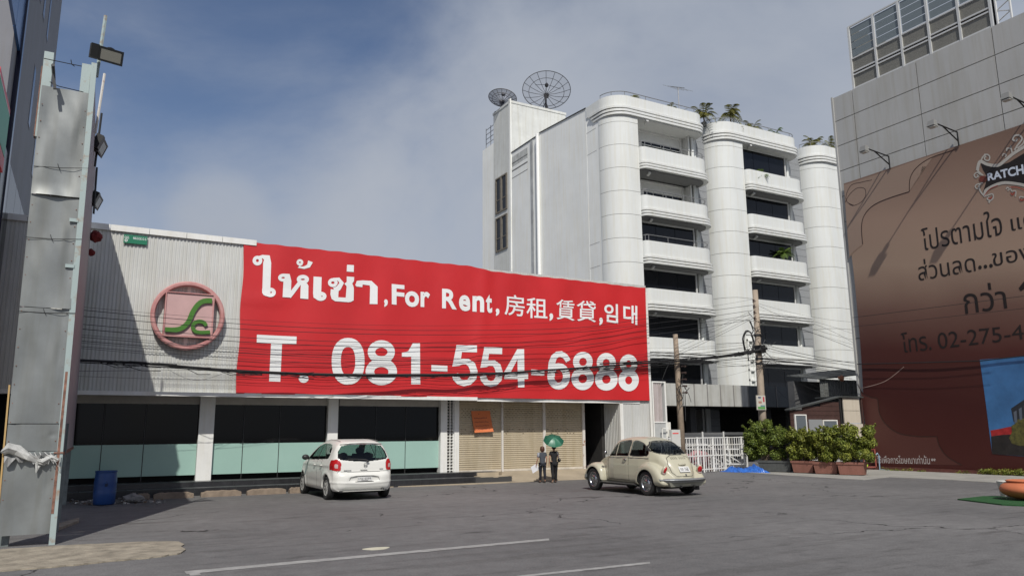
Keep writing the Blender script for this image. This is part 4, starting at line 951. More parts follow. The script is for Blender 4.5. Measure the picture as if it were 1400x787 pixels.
# emblem with RATCH lettering
SIL = mat('silver scroll print', (.42, .40, .36), .45); RDP = mat('red scroll print', (.30, .045, .03), .5)
bpoly('emblem_ground', [(1341, 224), (1352, 227), (1366, 226.5), (1380, 222), (1398, 211), (1412, 203), (1412, 262), (1400, 251), (1380, 249.5), (1362, 252), (1352, 259), (1345, 267), (1344, 262), (1348, 250), (1349, 240), (1344, 232)], BK, .008)
def sc(name, pts, w, m=None, o=.012): return bline(name, pts, w, m or SIL, o)
E0 = (1320, 180); k_ = 7.875
def ez(L_): return [(E0[0]+x/k_, E0[1]+y/k_) for x, y in L_]
sc('scroll', ez([(130, 420), (140, 360), (165, 320), (230, 350), (310, 365), (370, 355), (440, 300), (520, 235), (640, 160), (720, 110)]), 4.2)
sc('scroll', ez([(165, 320), (190, 270), (230, 245), (262, 270), (250, 310), (215, 305), (205, 280), (225, 270)]), 1.8)
sc('scroll', ez([(205, 240), (215, 262)]), 2.4)
sc('scroll', ez([(130, 420), (175, 460), (205, 495), (190, 540), (150, 580), (160, 640), (210, 700)]), 2.2)
sc('scroll', ez([(165, 465), (125, 440), (95, 465), (110, 493), (140, 480), (125, 465)]), 1.6)
sc('scroll', ez([(175, 560), (130, 565), (105, 590), (125, 615), (150, 600), (135, 588)]), 1.6)
sc('scroll', ez([(210, 700), (215, 640), (270, 600), (350, 565), (430, 550), (540, 560), (640, 580), (720, 620)]), 4.0)
sc('scroll', ez([(230, 690), (290, 670), (300, 710), (270, 740), (235, 725), (255, 700)]), 1.8)
sc('scroll', ez([(250, 765), (262, 745)]), 2.4)
sc('scroll', ez([(400, 265), (410, 240), (440, 250), (430, 275)]), 1.5); sc('scroll', ez([(445, 210), (450, 180), (490, 180), (485, 150), (505, 230)]), 2.0)
sc('scroll', ez([(530, 200), (560, 150), (610, 80), (580, 40), (530, 45), (510, 85), (545, 100), (555, 75)]), 2.4); sc('scroll', ez([(560, 180), (620, 130), (640, 70)]), 2.0)
for L_ in ([(440, 620), (455, 600), (475, 620), (455, 635)], [(485, 590), (500, 640), (545, 640), (540, 700)], [(590, 740), (590, 700), (640, 710)]): sc('scroll', ez(L_), 1.5)
sc('scroll_accent', ez([(205, 690), (260, 620), (350, 580)]), .9, RDP, .016); sc('scroll_accent', ez([(480, 600), (560, 600), (640, 630)]), 1.2, RDP, .016)
sc('scroll_accent', ez([(490, 660), (510, 680), (530, 650)]), 1.6, RDP, .016); sc('scroll_accent', ez([(590, 720), (600, 740), (640, 730)]), 1.6, RDP, .016); sc('scroll_accent', ez([(245, 715), (270, 718), (285, 700)]), 1.4, RDP, .016)
bpoly('emblem_gem', [(1320+(190+42*math.cos(t))/k_, 180+(510+36*math.sin(t))/k_) for t in np.linspace(0, 6.28, 16)[:-1]], mat('brown gem print', (.15, .035, .022), .4), .017)
btext('RATCH', 1351, 237, 247.5, 1401, 224, 238, .035, mat('pale blue print', (.55, .60, .68), .45), 'lettering', .014)
# ---- billboard lamps on bracket arms
LAMPB = mat('black lamp metal', (.02, .02, .02), .45, .5); LAMPW = mat('lamp lens', (.5, .5, .47), .3)
for i, (px, py, lab) in enumerate(((1216.5, 228, 'lamp on a bent black arm above the billboard, farthest one on the left'), (1310.5, 196, 'lamp on a bent black arm above the billboard, middle one of three'), (1413, 162, 'lamp on a bent black arm above the billboard, nearest one on the right'))):
    p = bX(px, py, XB-.05); t = thing('billboard_lamp', (p.x, p.y, p.z), lab, 'lamp', 'lamps along the top of the brown billboard')
    q = MB(); q.tube([(p.x, p.y, p.z-.1), (p.x, p.y, p.z+.5)], .035, 6).tube([(p.x, p.y, p.z+.5), (p.x-1.62, p.y, p.z+.62)], .03, 6).tube([(p.x, p.y, p.z+.1), (p.x-1.0, p.y, p.z+.57)], .03, 6); q.build('arm', LAMPB, t); p = p+Vector((.72, 0, -.33))
    q = MB(); q.hexa([(p.x-2.60, p.y-.16, p.z+.76), (p.x-2.30, p.y-.16, p.z+.72), (p.x-2.30, p.y+.16, p.z+.72), (p.x-2.60, p.y+.16, p.z+.76)], [(p.x-2.52, p.y-.13, p.z+1.0), (p.x-2.34, p.y-.13, p.z+1.0), (p.x-2.34, p.y+.13, p.z+1.0), (p.x-2.52, p.y+.13, p.z+1.0)]); q.build('lamp_head', mat('grey lamp head', (.22, .22, .21), .45), t)
    MB().box(p.x-2.58, p.x-2.32, p.y-.14, p.y+.14, p.z+.70, p.z+.72).build('lens', LAMPW, t)
    MB().box(p.x-2.35, p.x-2.2, p.y-.06, p.y+.06, p.z+.85, p.z+.99).build('bracket', LAMPW, t)

# ================================================================== LEFT: tall building and sheet clad billboard tower
LBX = -2.5
LB = mat('grey tower cladding', (.16, .165, .185), .6, var=.10, scale=.5, streak=.1); SL = mat('window slit', (.012, .014, .035), .15, spec=.6)
lb = thing('glass_office_tower', (LBX-4, 25, 0), 'tall shaded grey building with narrow dark window slits at the left edge', 'building')
MB().box(LBX-9, LBX, 22.5, 37.2, 0, 34).build('walls', LB, lb)
MB().box(LBX-.01, LBX+.03, 22.5, 37.3, 2.4, 2.55).build('ledge', LB, lb)
def slit(a, b, w):                                     # window slit given by two sighted ends and a width in metres
    p = bX(*a, LBX+.01); r = bX(*b, LBX+.01); z0, z1 = sorted((p.z, r.z)); y = (p.y+r.y)/2
    f = MB().box(LBX-.0, LBX+.012, y-w/2-.04, y+w/2+.04, z0, z1).build('window', LB, lb); MB().box(LBX+.012, LBX+.018, y-w/2, y+w/2, z0+.05, z1-.05).build('pane', SL, f)
slit((62, -40), (61, 46), .55); slit((70.5, -40), (65.5, 74), .5); slit((48, 88), (40, 178), .6); slit((53.5, 127), (45, 250), .5); slit((57, -40), (56, 12), .5)
p = bX(33, 0, LBX); 
for k in range(5):
    for j in range(3):
        y1 = p.y-.2-1.5*j; z0 = 12.2+2.6*k+.0
        MB().box(LBX, LBX+.07, y1-1.46, y1, z0, z0+2.55).build('blue_panel', mat('blue glass', (.03, .10, .26), .2, spec=.8), lb)
MB().box(LBX, LBX+.12, p.y-.18, p.y+.12, 5.5, 28).build('dark_mullion', SL, lb)
LB2 = mat('dark lower panel', (.018, .026, .026), .25, var=.3, scale=.6)  # darker strips over the lower part of the wall
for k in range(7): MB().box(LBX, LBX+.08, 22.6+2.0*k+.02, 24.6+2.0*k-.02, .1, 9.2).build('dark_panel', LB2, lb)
# green and red sign fixed to it
sg_ = thing('shop_sign', (LBX+.2, 19.6, 5), 'tall green sign with red bands cut off by the left picture edge', 'sign')
y0 = bX(10.5, 180, LBX+.3).y; za_, zb_ = bX(9, 128, LBX+.3).z, bX(5, 241, LBX+.3).z; zc_ = bX(9, 140, LBX+.3).z; zd = bX(4, 211, LBX+.3).z
MB().box(LBX+.1, LBX+.3, y0-2.5, y0, zc_, za_).build('red_band', mat('red enamel', (.75, .03, .03), .4), sg_)
MB().box(LBX+.1, LBX+.3, y0-2.5, y0, zd+.03, zc_-.03).build('green_field', mat('green enamel face', (.02, .38, .17), .4), sg_)
MB().box(LBX+.1, LBX+.3, y0-2.5, y0-.0, zb_, zd-.0).build('red_band', MATS['red enamel'], sg_)
MB().box(LBX+.1, LBX+.305, y0-2.5, y0, zc_-.03, zc_).build('white_line', LET, sg_)

YT = 15.2
SHEET = mat('galvanised sheet', (.205, .218, .215), .45, .25, var=.16, scale=1.1, streak=.18); PAINT = mat('pale blue paint steel', (.33, .40, .39), .5, col2=(.28, .20, .14), scale=5)
MATS['pale blue paint steel'].node_tree.nodes['Color Ramp'].color_ramp.elements[0].position = .55
RSTE = mat('rusty edge', (.20, .10, .07), .8, var=.5, scale=9)
tw = thing('billboard_tower', (-.75, YT, 0), 'narrow free standing billboard frame clad in dented galvanised sheet at the left', 'billboard frame')
TX1 = lambda z: -.30-.09*z/8.5-.045; TX0 = lambda z: -1.09-.10*z/8.5
def zr(y, x=60): return bY(x, y, YT).z
seams = [bY(90, 122, YT).z, bY(80, 269, YT).z, bY(60, 421, YT).z, bY(50, 579, YT).z, bY(40, 617, YT).z, bY(30, 733, YT).z+.02]
for i in range(5):
    z1, z0 = seams[i]-.006, seams[i+1]+.006; n = 16; V = []
    ph = i*2.1
    for a in range(n+1):
        for b_ in range(n+1):
            z = z0+(z1-z0)*b_/n; x = TX0(z)+(TX1(z)-TX0(z))*a/n; u, v = a/n, b_/n
            e = min(1, 6*min(u, 1-u))
            d_ = .014*math.sin(3.1*x*2+z*2.3+ph)+.012*math.sin(5*x-3.7*z+ph*2)+.006*math.sin(17*x+9*z+ph)+.022*math.exp(-((u-.85)/.12)**2-((v-.6)/.1)**2)*math.sin(20*u)
            if i == 0 and b_ == 0: d_ += .05*(1-u)
            V.append((x, YT-.01-d_*e-.004*i % .01-(.03*(1-v)**4 if i < 2 else 0), z+(.03*(u-.5) if b_ == 0 and i == 0 else 0)))
    q = MB(); q.add(V, [(a*(n+1)+b_, (a+1)*(n+1)+b_, (a+1)*(n+1)+b_+1, a*(n+1)+b_+1) for a in range(n) for b_ in range(n)]); q.build('sheet_panel', SHEET, tw, smooth=True)
zt = bY(131, 88, YT).z
q = MB(); z = .75
while z < 7.7:
    for x in (TX0(z)+.035, TX1(z)-.05): q.ball((x, YT-.02, z), (.010, .008, .010), 6, 4)
    z += .31
stuff(q.build('rivet', RSTE, tw))
q = MB(); q.hexa([(-.36, YT-.02, 0), (-.27, YT-.02, 0), (-.27, YT+.1, 0), (-.36, YT+.1, 0)], [(-.45, YT-.05, zt), (-.36, YT-.05, zt), (-.36, YT+.06, zt), (-.45, YT+.06, zt)]); q.build('post', PAINT, tw)
MB().box(-.60, -.45, YT+.02, YT+.12, seams[0]-.3, zt-.02).build('post', PAINT, tw)
zt2 = bY(66, 77, YT+.3).z; xx = bY(66, 100, YT+.3).x
MB().box(xx-.08, xx+.07, YT+.1, YT+.25, 7.0, zt2).build('post', PAINT, tw)
MB().box(xx-.10, xx-.082, YT+.1, YT+.25, 7.0, zt2-.3).build('rusty_strip', RSTE, tw)
MB().box(-.37, -.33, YT-.03, YT+.02, .5, 5.6).build('rusty_strip', RSTE, tw)
for (x, y, z1) in ((-.34, 17.2, 2.0), (-.36, 19.6, 2.0), (-1.05, 17.2, 2.0), (-.33, 23.8, 2.0), (-1.0, 23.8, 2.0), (-1.0, 15.4, 1.0)): MB().box(x-.07, x+.07, y-.07, y+.07, 0, z1).build('post', mat('grey green post', (.14, .16, .155), .7, var=.3), tw)
zs = bY(100, 611, 23).z
V = []; n = 60; 
q = MB(); PUR = mat('faded mauve sheet', (.27, .235, .26), .5, .1, var=.06, streak=.15)
xa, ya, xb_, yb_ = -.335, YT+.12, -.245, 24.6
for k in range(n):
    f0, f1 = k/n, (k+.5)/n
    for f, d_ in ((f0, 0), (f1, .012)):
        x = xa+(xb_-xa)*f+d_; y = ya+(yb_-ya)*f; V += [(x, y, zs), (x-.05-.06*f, y, 8.35+1.0*f)]  # top edge raised towards the far end to enlarge its shadow on the fascia
q.add(V, [(2*i, 2*i+2, 2*i+3, 2*i+1) for i in range(len(V)//2-1)]); q.build('side_sheet', PUR, tw)
MB().hexa([(xa-.02, ya, zs-.06), (xa+.03, ya, zs-.06), (xb_+.03, yb_, zs-.06), (xb_-.02, yb_, zs-.06)], [(xa-.02, ya, zs), (xa+.03, ya, zs), (xb_+.03, yb_, zs), (xb_-.02, yb_, zs)]).build('bottom_rail', RSTE, tw)
MB().hexa([(-1.12, ya+.2, 2.0), (-1.08, ya+.2, 2.0), (-1.08, yb_, 2.0), (-1.12, yb_, 2.0)], [(-1.16, ya+.2, 7.2), (-1.12, ya+.2, 7.2), (-1.12, yb_, 7.2), (-1.16, yb_, 7.2)]).build('side_sheet', PUR, tw)
MB().hexa([(-1.1, ya+.2, 7.1), (-.45, ya+.2, 7.1), (-.36, yb_, 7.1), (-1.1, yb_, 7.1)], [(-1.1, ya+.2, 7.14), (-.45, ya+.2, 7.14), (-.36, yb_, 7.14), (-1.1, yb_, 7.14)]).build('top_sheet', SHEET, tw)
MB().hexa([(-1.125, YT-.03, .7), (-1.10, YT-.03, .7), (-1.10, YT, .7), (-1.125, YT, .7)], [(-1.165, YT-.03, 2.6), (-1.14, YT-.03, 2.6), (-1.14, YT, 2.6), (-1.165, YT, 2.6)]).build('edge_strip', mat('ochre edging', (.45, .30, .12), .6), tw)
MB().box(-.42, -.28, YT-.04, YT+.1, zr(618)-.02, zr(618)+.005).build('clamp', RSTE, tw)
for y0_, x0_, x1_ in ((227, 46, 121), (324, 35, 112), (425, 25, 103)):
    p0, p1 = bY(x0_, y0_, YT-.04), bY(x1_, y0_+3, YT-.04); q = MB(); q.tube([p0, p0.lerp(p1, .5)+Vector((0, 0, -.015)), p1], .006, 4)
    m_ = p0.lerp(p1, .45); q.tube([m_+Vector((-.02, 0, .06)), m_, m_+Vector((.03, -.01, -.05))], .005, 4); q.build('tie_wire', FRAME, tw)
for zx, zy in ((1140, 0),):
    pass
for py in (301, 364): p = bY(100, py, YT-.03); MB().box(TX1(p.z)-.14, TX1(p.z)-.0, YT-.05, YT-.03, p.z-.03, p.z+.03).build('clip', PAINT, tw)
for k, (bx, by, tx, ty, Yr) in enumerate(((136, 65, 144.5, 22, YT+.2), (134, 146, 143, 101, 17.6), (133, 195, 139, 155, 19.9), (131, 262, 132.5, 229, 22.0))):
    a = bY(bx, by, Yr); b = bY(tx, ty, Yr); MB().tube([a-Vector((0, 0, .6)), b], .028 if k else .035, 6).build('rod', [PAINT, RUST, FRAME, FRAME][k], tw)
MB().bar(bY(75, 122, YT-.25), bY(73, 102, YT-.25), .05).build('strut', FRAME, tw)
p = bY(73.5, 103, YT-.05); MB().tube([(p.x, YT+.1, p.z), (p.x, YT-.45, p.z+.02)], .03, 5).build('strut', FRAME, tw)
q = MB(); q.tube([bY(60, 80, YT+.1), bY(98, 88, YT+.1), bY(128, 94, YT+.1)], .008, 4); q.tube([bY(97, 82, YT+.1), bY(98, 88, YT+.1), bY(102, 91, YT+.1)], .008, 4); q.tube([bY(68, 112, YT), bY(80, 118, YT), bY(114, 126, YT)], .008, 4); q.build('tie_wire', FRAME, tw)
def flood(c, s, d, lab):
    t = thing('floodlight', c, lab, 'floodlight', 'floodlights on the billboard tower')
    q = MB(); M = Matrix.Translation(c) @ d.to_track_quat('Y', 'Z').to_matrix().to_4x4() @ Matrix.Scale(s, 4)
    q.hexa([(-.30, 0, -.19), (.30, 0, -.19), (.30, 0, .19), (-.30, 0, .19)][::1], [(-.17, -.22, -.12), (.17, -.22, -.12), (.17, -.22, .12), (-.17, -.22, .12)])
    q.lathe([(.0, -.02), (.13, -.03), (.17, -.1), (.17, -.2), (.0, -.26)], c=(0, -.02, .1), n=14, axis='y')
    q.xform(M); q.build('housing', LAMPB, t)
    q = MB().box(-.255, .255, .0, .012, -.145, .145).xform(M); q.build('lens', mat('dusty lamp glass', (.16, .155, .13), .2), t)
    q = MB().box(-.31, .31, .0, .02, .15, .2).box(-.31, .31, .0, .02, -.2, -.15).box(-.31, -.26, 0, .02, -.15, .15).box(.26, .31, 0, .02, -.15, .15).xform(M); q.build('rim', LAMPB, t)
    q = MB().box(.30, .5, -.16, .02, -.16, .22).xform(M); q.build('gear_box', LAMPB, t)
flood(bY(151.5, 77, YT-.05), .68, Vector((.22, -1, -.22)).normalized(), 'large black floodlight on top of the steel post at the upper left')
flood(bY(140, 203, 19.8), .85, Vector((.92, -.15, -.35)).normalized(), 'black floodlight half way along the tower, middle of three')
flood(bY(134.5, 277, 23.0), .85, Vector((.92, -.15, -.35)).normalized(), 'black floodlight at the far end of the tower, lowest of three')
# torn red cloth hanging at the far edge
rg = thing('red_rag', bY(131, 330, 24.2), 'torn dark red cloth balls hanging at the far edge of the mauve sheet', 'rag')
for cx, cy, r_ in ((131, 323.5, .16), (124.5, 345, .1)):
    c = bY(cx, cy, 24.2); q = MB(); q.ball(c, r_, 12, 8); q.v = [tuple(Vector(p)+Vector((random.uniform(-1, 1), random.uniform(-1, 1), random.uniform(-1, 1)))*r_*.18) for p in q.v]; q.build('cloth_ball', mat('dark red cloth', (.16, .012, .012), .8), rg)
# grey plastic and cords tied round the tower
pl = thing('tied_plastic', bY(40, 625, YT-.1), 'crumpled grey plastic sheet and cords tied across the steel tower', 'plastic wrap')
PLA = mat('dirty plastic', (.42, .42, .40), .5, var=.3, scale=9)
path = [(3, 618), (12, 612), (24, 616), (38, 624), (50, 629), (58, 632), (70, 625), (80, 628)]
P = [bY(x, y, YT-.07-.03*(i % 2)) for i, (x, y) in enumerate(path)]
q = MB(); q.tube(P, [.03, .09, .085, .05, .045, .05, .04, .02], 9); q.v = [tuple(Vector(p)+Vector((random.uniform(-1, 1), random.uniform(-1, 1), random.uniform(-1, 1)))*.018) for p in q.v]; q.build('wrap', PLA, pl)
q = MB(); V = []; 
for i in range(13):
    p = bY(6+5.0*i, 622+2*math.sin(i), YT-.06); dz = .12+.06*math.sin(i*1.7)-.006*i; V += [(p.x, p.y-.03*(i % 2), p.z), (p.x+.01, p.y-.02-.05*((i+1) % 2), p.z-dz)]
q.add(V, [(2*i, 2*i+2, 2*i+3, 2*i+1) for i in range(12)]); q.build('flap', mat('grey plastic', (.24, .24, .235), .55, var=.3), pl)
q = MB()
for s_ in range(5):
    a = 40+s_*7; q.tube([bY(a, 618, YT-.05), bY(a+6, 626+random.uniform(-3, 6), YT-.1), bY(a+12, 634+random.uniform(-4, 5), YT-.12), bY(a+15, 622, YT-.06)], .008, 4)
q.tube([bY(50, 632, YT-.1), bY(50, 645, YT-.1), bY(54, 636, YT-.1)], .02, 5); q.build('cord', PLA, pl)
MB().box(TX0(1), TX1(1), YT-.03, YT-.02, zr(618)-.012, zr(618)+.012).build('strap', PAINT, pl)

# ================================================================== POLES AND CABLES
POLEC = mat('weathered concrete pole', (.33, .27, .21), .85, var=.18, scale=2.5, streak=.25, bump=.3); WOODP = mat('weathered wood pole', (.27, .21, .155), .85, var=.2, scale=3, streak=.3)
BLK = mat('black cable', (.012, .012, .013), .6)
A1 = Vector((27.05, 25.4, 0)); A2 = Vector((22.2, 25.35, 0))
p1 = thing('utility_pole', A1, 'taller concrete utility pole with a paper notice behind the bushes', 'utility pole', 'utility poles')
MB().tube([A1, A1+Vector((.02, 0, 3.0)), A1+Vector((.1, 0, 8.28))], [.19, .17, .125], 14).build('shaft', POLEC, p1, smooth=True)
p2 = thing('utility_pole', A2, 'shorter brown wooden utility pole beside the pinkish annex', 'utility pole', 'utility poles')
MB().tube([A2, A2+Vector((-.05, 0, 3.0)), A2+Vector((-.1, 0, 5.9))], [.15, .13, .105], 12).build('shaft', WOODP, p2, smooth=True)
def zY(py, px=1035): return bY(px, py, A1.y).z
q = MB()
for z in (zY(413), zY(421), zY(429), zY(437)): q.tube([(A1.x-.08, A1.y-.16, z), (A1.x-.3, A1.y-.2, z)], .018, 5); q.lathe([(.02, -.07), (.06, -.05), (.035, 0), (.06, .05), (.02, .07)], c=(A1.x-.26, A1.y-.2, z), n=8)
q.build('insulator', mat('brown insulator', (.05, .03, .025), .4), p1)
q = MB(); z = zY(478); q.tube([(A1.x-1.7, A1.y-.25, z-.35), (A1.x+.3, A1.y-.25, z+.05)], .07, 6); q.box(A1.x-.1, A1.x+.22, A1.y-.3, A1.y+.1, z-.15, z+.2); q.build('splice_box', BLK, p1)
q = MB(); 
for z in (zY(458), zY(490), zY(497)): q.lathe([(.17, -.05), (.19, -.04), (.19, .04), (.17, .05)], c=(A1.x+.07, A1.y, z), n=12)
q.build('clamp_band', FRAME, p1)
c = bY(1023, 468, A1.y-.25)
q = MB(); q.tube([(c.x+.33*math.cos(t), c.y+.02*math.sin(5*t), c.z+.55*math.sin(t)) for t in np.linspace(0, 6.283, 25)], .03, 5); q.tube([(c.x+.02*math.cos(t)+.30*math.cos(t), c.y-.05, c.z+.50*math.sin(t)) for t in np.linspace(0, 6.283, 25)], .02, 5)
q.tube([bY(1026, 439, A1.y-.3), bY(1030, 452, A1.y-.3), bY(1027, 458, A1.y-.3), bY(1031, 466, A1.y-.3), bY(1028, 478, A1.y-.3)], .03, 5); q.build('cable_coil', BLK, p1)
q = MB(); rr = random.Random(3)
for k in range(26):
    a = bY(rr.uniform(1024, 1048), rr.uniform(440, 500), A1.y-.3); b = a+Vector((rr.uniform(-.9, .9), rr.uniform(-.1, .1), rr.uniform(-.7, .5))); m_ = a.lerp(b, .5)+Vector((0, 0, -.15)); q.tube([a, m_, b], .016, 4)
q.build('loose_cable', BLK, p1)
po = thing('paper_notice', bY(1040, 561, A1.y-.2), 'small printed notice with red and green marks on the taller utility pole', 'notice')
a, b = bY(1034, 540, A1.y-.24), bY(1047.5, 560, A1.y-.24)
MB().box(a.x, b.x, A1.y-.24, A1.y-.2, b.z, a.z).build('board', mat('notice paper', (.52, .50, .44), .6, var=.08), po)
for nm, (u0, u1, v0, v1), c_ in (('print_mark', (.18, .48, .80, .9), (.03, .05, .12)), ('print_mark', (.72, .88, .55, .9), (.45, .03, .05)), ('print_mark', (.1, .9, .05, .22), (.10, .30, .08)), ('print_mark', (.2, .55, .45, .6), (.35, .2, .15)), ('print_mark', (.4, .9, .24, .32), (.08, .22, .25))):
    MB().box(a.x+(b.x-a.x)*u0, a.x+(b.x-a.x)*u1, A1.y-.244, A1.y-.24, b.z+(a.z-b.z)*v0, b.z+(a.z-b.z)*v1).build(nm, mat('ink %d' % int(c_[0]*1000+c_[1]*100+c_[2]*10), c_, .6), po)
q = MB()
for k in range(5): z = 4.5-.28*k; q.tube([A2+Vector((.0, -.15, z)), A2+Vector((.12, -.28, z+.02))], .03, 5); q.ball(A2+Vector((.12, -.28, z)), .05, 6, 4)
q.build('insulator', MATS['brown insulator'], p2)
q = MB()
for k in range(10): a = A2+Vector((rr.uniform(-.4, .2), -.16, rr.uniform(3.2, 4.4))); b = a+Vector((rr.uniform(-.5, .5), 0, rr.uniform(-.9, .1))); q.tube([a, a.lerp(b, .5)+Vector((.1, 0, -.1)), b], .014, 4)
q.tube([A2+Vector((.15, -.1, 2.2)), A2+Vector((.2, -.1, 3.4)), A2+Vector((.45, -.1, 3.6))], .02, 4); q.build('loose_cable', BLK, p2)
mb_ = thing('meter_box', bY(922, 603, A2.y-.2), 'small pale meter box on brackets at the foot of the wooden pole', 'meter box')
a, b = bY(916, 591, A2.y-.25), bY(928.5, 604, A2.y-.25); MB().box(a.x, b.x, A2.y-.35, A2.y-.2, b.z-.15, a.z+.12).build('case', mat('pale grey case', (.55, .55, .52), .5, var=.05), mb_)
MB().box(a.x+.05, b.x-.1, A2.y-.356, A2.y-.35, a.z-.05, a.z-.01).build('warning_mark', MATS['red enamel'], mb_)
q = MB(); a, b = bY(904, 585, A2.y-.2), bY(914, 603, A2.y-.2)
for z in (a.z, b.z): q.box(a.x, b.x, A2.y-.25, A2.y-.22, z-.02, z+.02)
q.box(a.x, a.x+.04, A2.y-.25, A2.y-.22, b.z-.3, a.z); q.build('bracket', WHITEP, mb_)
# cables: each one sighted at its ends and at a point of its sag, all in the vertical plane of the pole line
WP, WQ = (-3.0, 24.4), (A1.x-.2, A1.y-.25)
_cn = {}; ORDW = 'topmost second third fourth fifth sixth seventh eighth ninth tenth eleventh twelfth thirteenth fourteenth fifteenth sixteenth seventeenth eighteenth nineteenth twentieth'.split()
def wire(pts, r, lab, grp='cables strung along the shop front', name='cable', P=WP, Q=WQ, m=BLK, n=28, fuzz=0):
    p = [bV(x, y, P, Q) for x, y in pts]
    if len(p) == 3:                                    # parabola through three points, by distance along the plane
        d = Vector((Q[0]-P[0], Q[1]-P[1], 0)).normalized(); s = [v.dot(d) for v in p]
        co = np.polyfit(s, [v.z for v in p], 2); base = p[0]-d*s[0]; base.z = 0
        pp_ = []
        for k in range(n+1):
            t = s[0]+(s[2]-s[0])*k/n; v = base+d*t; v.z = float(np.polyval(co, t)); pp_.append(v)
    else: pp_ = [Vector(q_) for q_ in spl([tuple(v) for v in p], 6)] if len(p) > 3 else [p[0].lerp(p[1], k/4) for k in range(5)]
    q = MB(); q.tube(pp_, r*(.56 if r < .03 else .85), 5)
    if fuzz:
        for k in range(fuzz):
            i = random.randrange(2, len(pp_)-4); a = pp_[i]+Vector((random.uniform(-.3, .3), -.03, random.uniform(-.04, .04))); b = pp_[i+2]+Vector((0, -.03, random.uniform(-.12, .06))); q.tube([a, a.lerp(b, .5)+Vector((0, 0, random.uniform(-.1, .04))), b], .010, 4)
    o = q.build(name, m); k_ = _cn.get(lab, 0); _cn[lab] = k_+1
    return tag(o, lab % ORDW[k_] if '%s' in lab else lab, 'cable', grp)
LAB = 'thin black cable across the shop front, %s of the run counted downwards'
LE = [(106, 423, 451.5, 417, .016), (106, 431.5, 457.5, 424, .017), (106, 442.5, 469, 430, .015), (106, 449, 475, 436, .018), (106, 457, 489, 470, .010), (106, 460, 492, 476, .013), (106, 465.5, 494.5, 480, .016), (106, 468, 498, 482, .009), (106, 473, 503, 484, .013), (106, 475.5, 507, 486, .010)]
for (x, yl, ym, yr, r) in LE[:4]: wire([(x, yl), (600, ym), (640, ym), (700, ym-1+1), (780, ym-4 if ym < 470 else ym-2.5), (883, {451.5: 435.5, 457.5: 443, 469: 451, 475: 458.5}[ym]), (1030, yr)] if False else [(x, yl), (300, yl+(ym-yl)*.62), (450, yl+(ym-yl)*.9), (600, ym), (780, ym-(3 if ym < 470 else 2)), (883, {451.5: 435.5, 457.5: 443, 469: 451, 475: 458.5}[ym]), (960, {451.5: 426, 457.5: 434, 469: 441, 475: 448}[ym]), (1029, yr)], r, LAB)
for (x, yl, ym, yr, r) in LE[4:]: wire([(x, yl), (350, yl+(ym-yl)*.62), (600, ym), (800, ym+1), (1032, yr)], r, LAB)
wire([(108, 419), (600, 445), (1029, 409)], .008, LAB)
wire([(106, 507), (340, 507), (600, 520), (883, 503), (1030, 492)], .010, LAB); wire([(106, 514), (300, 519), (450, 512), (700, 519), (900, 508)], .008, LAB)
FAT = 'thick frayed black cable bundle sagging before the shop front, %s strand of three'
wire([(106, 492), (200, 497), (335, 507), (480, 512), (650, 511), (760, 505), (883, 496), (960, 491), (1032, 481)], .045, FAT, 'thick cable bundles', 'cable_bundle', fuzz=40)
wire([(106, 495), (200, 500), (335, 509), (480, 514), (650, 513), (760, 508), (883, 500), (960, 495), (1032, 488)], .028, FAT, 'thick cable bundles', 'cable_bundle', fuzz=30)
wire([(230, 505), (255, 517), (275, 519), (300, 512), (312, 506)], .008, LAB)
wire([(820, 497), (883, 493.5), (925, 491), (980, 487), (1032, 478)], .03, FAT, 'thick cable bundles', 'cable_bundle', fuzz=20)
wire([(883, 486), (960, 482), (1032, 472)], .018, LAB); wire([(883, 476), (960, 474), (1030, 466)], .008, LAB); wire([(883, 482), (940, 489), (1000, 497), (1036, 500)], .014, LAB); wire([(940, 487), (985, 498), (1015, 500), (1036, 494)], .012, LAB)
# between the two poles
L2 = 'thin cable rising from the wooden pole to the concrete pole, %s of its fan'; G2 = 'cables between the two poles'
for (ya, yb_, r) in ((472, 424, .010), (477, 427, .010), (483, 432, .012), (487, 435, .013), (462, 455, .006)): wire([(922, ya), (975, (ya+yb_)/2+1.5), (1029, yb_)], r, L2, G2, P=(A2.x, A2.y-.2), Q=(A1.x, A1.y-.3))
wire([(905, 520), (918, 492), (930, 485)], .01, L2, G2); wire([(1028, 505), (960, 522), (925, 530)], .006, L2, G2, P=(A2.x, A2.y-.2), Q=(A1.x, A1.y-.3))
# right of the pole, running on behind the grey building
L3 = 'thin cable running right from the concrete pole behind the grey building, %s of its fan'; G3 = 'cables right of the concrete pole'; PR = (A1.x, A1.y-.25); QR = (A1.x+12, A1.y-.25+2.6)
for (pts, r) in (([(1038, 415), (1100, 431), (1166, 440)], .010), ([(1038, 418), (1100, 445), (1166, 464)], .012), ([(1038, 424), (1100, 436), (1166, 456)], .010), ([(1038, 430), (1080, 434), (1166, 468)], .012), ([(1038, 436), (1090, 448), (1130, 462), (1166, 476)], .018), ([(1038, 434), (1100, 452), (1166, 471)], .010),
                 ([(1040, 470), (1100, 484), (1172, 497)], .022), ([(1040, 472), (1100, 488), (1172, 494)], .022), ([(1040, 490), (1100, 497), (1172, 507)], .030), ([(1040, 494), (1100, 502), (1172, 512)], .026), ([(1040, 486), (1100, 492), (1172, 500)], .014), ([(1040, 498), (1100, 504), (1170, 520)], .012), ([(1040, 500), (1100, 512), (1165, 517)], .014), ([(1040, 478), (1120, 492), (1172, 502)], .012), ([(1040, 482), (1110, 500), (1168, 510)], .010)):
    wire(pts, r, L3, G3, P=PR, Q=QR)
L4 = 'slack cable dropping from the concrete pole to the dark hut roof, %s of four'; G4 = 'slack cables above the hut'
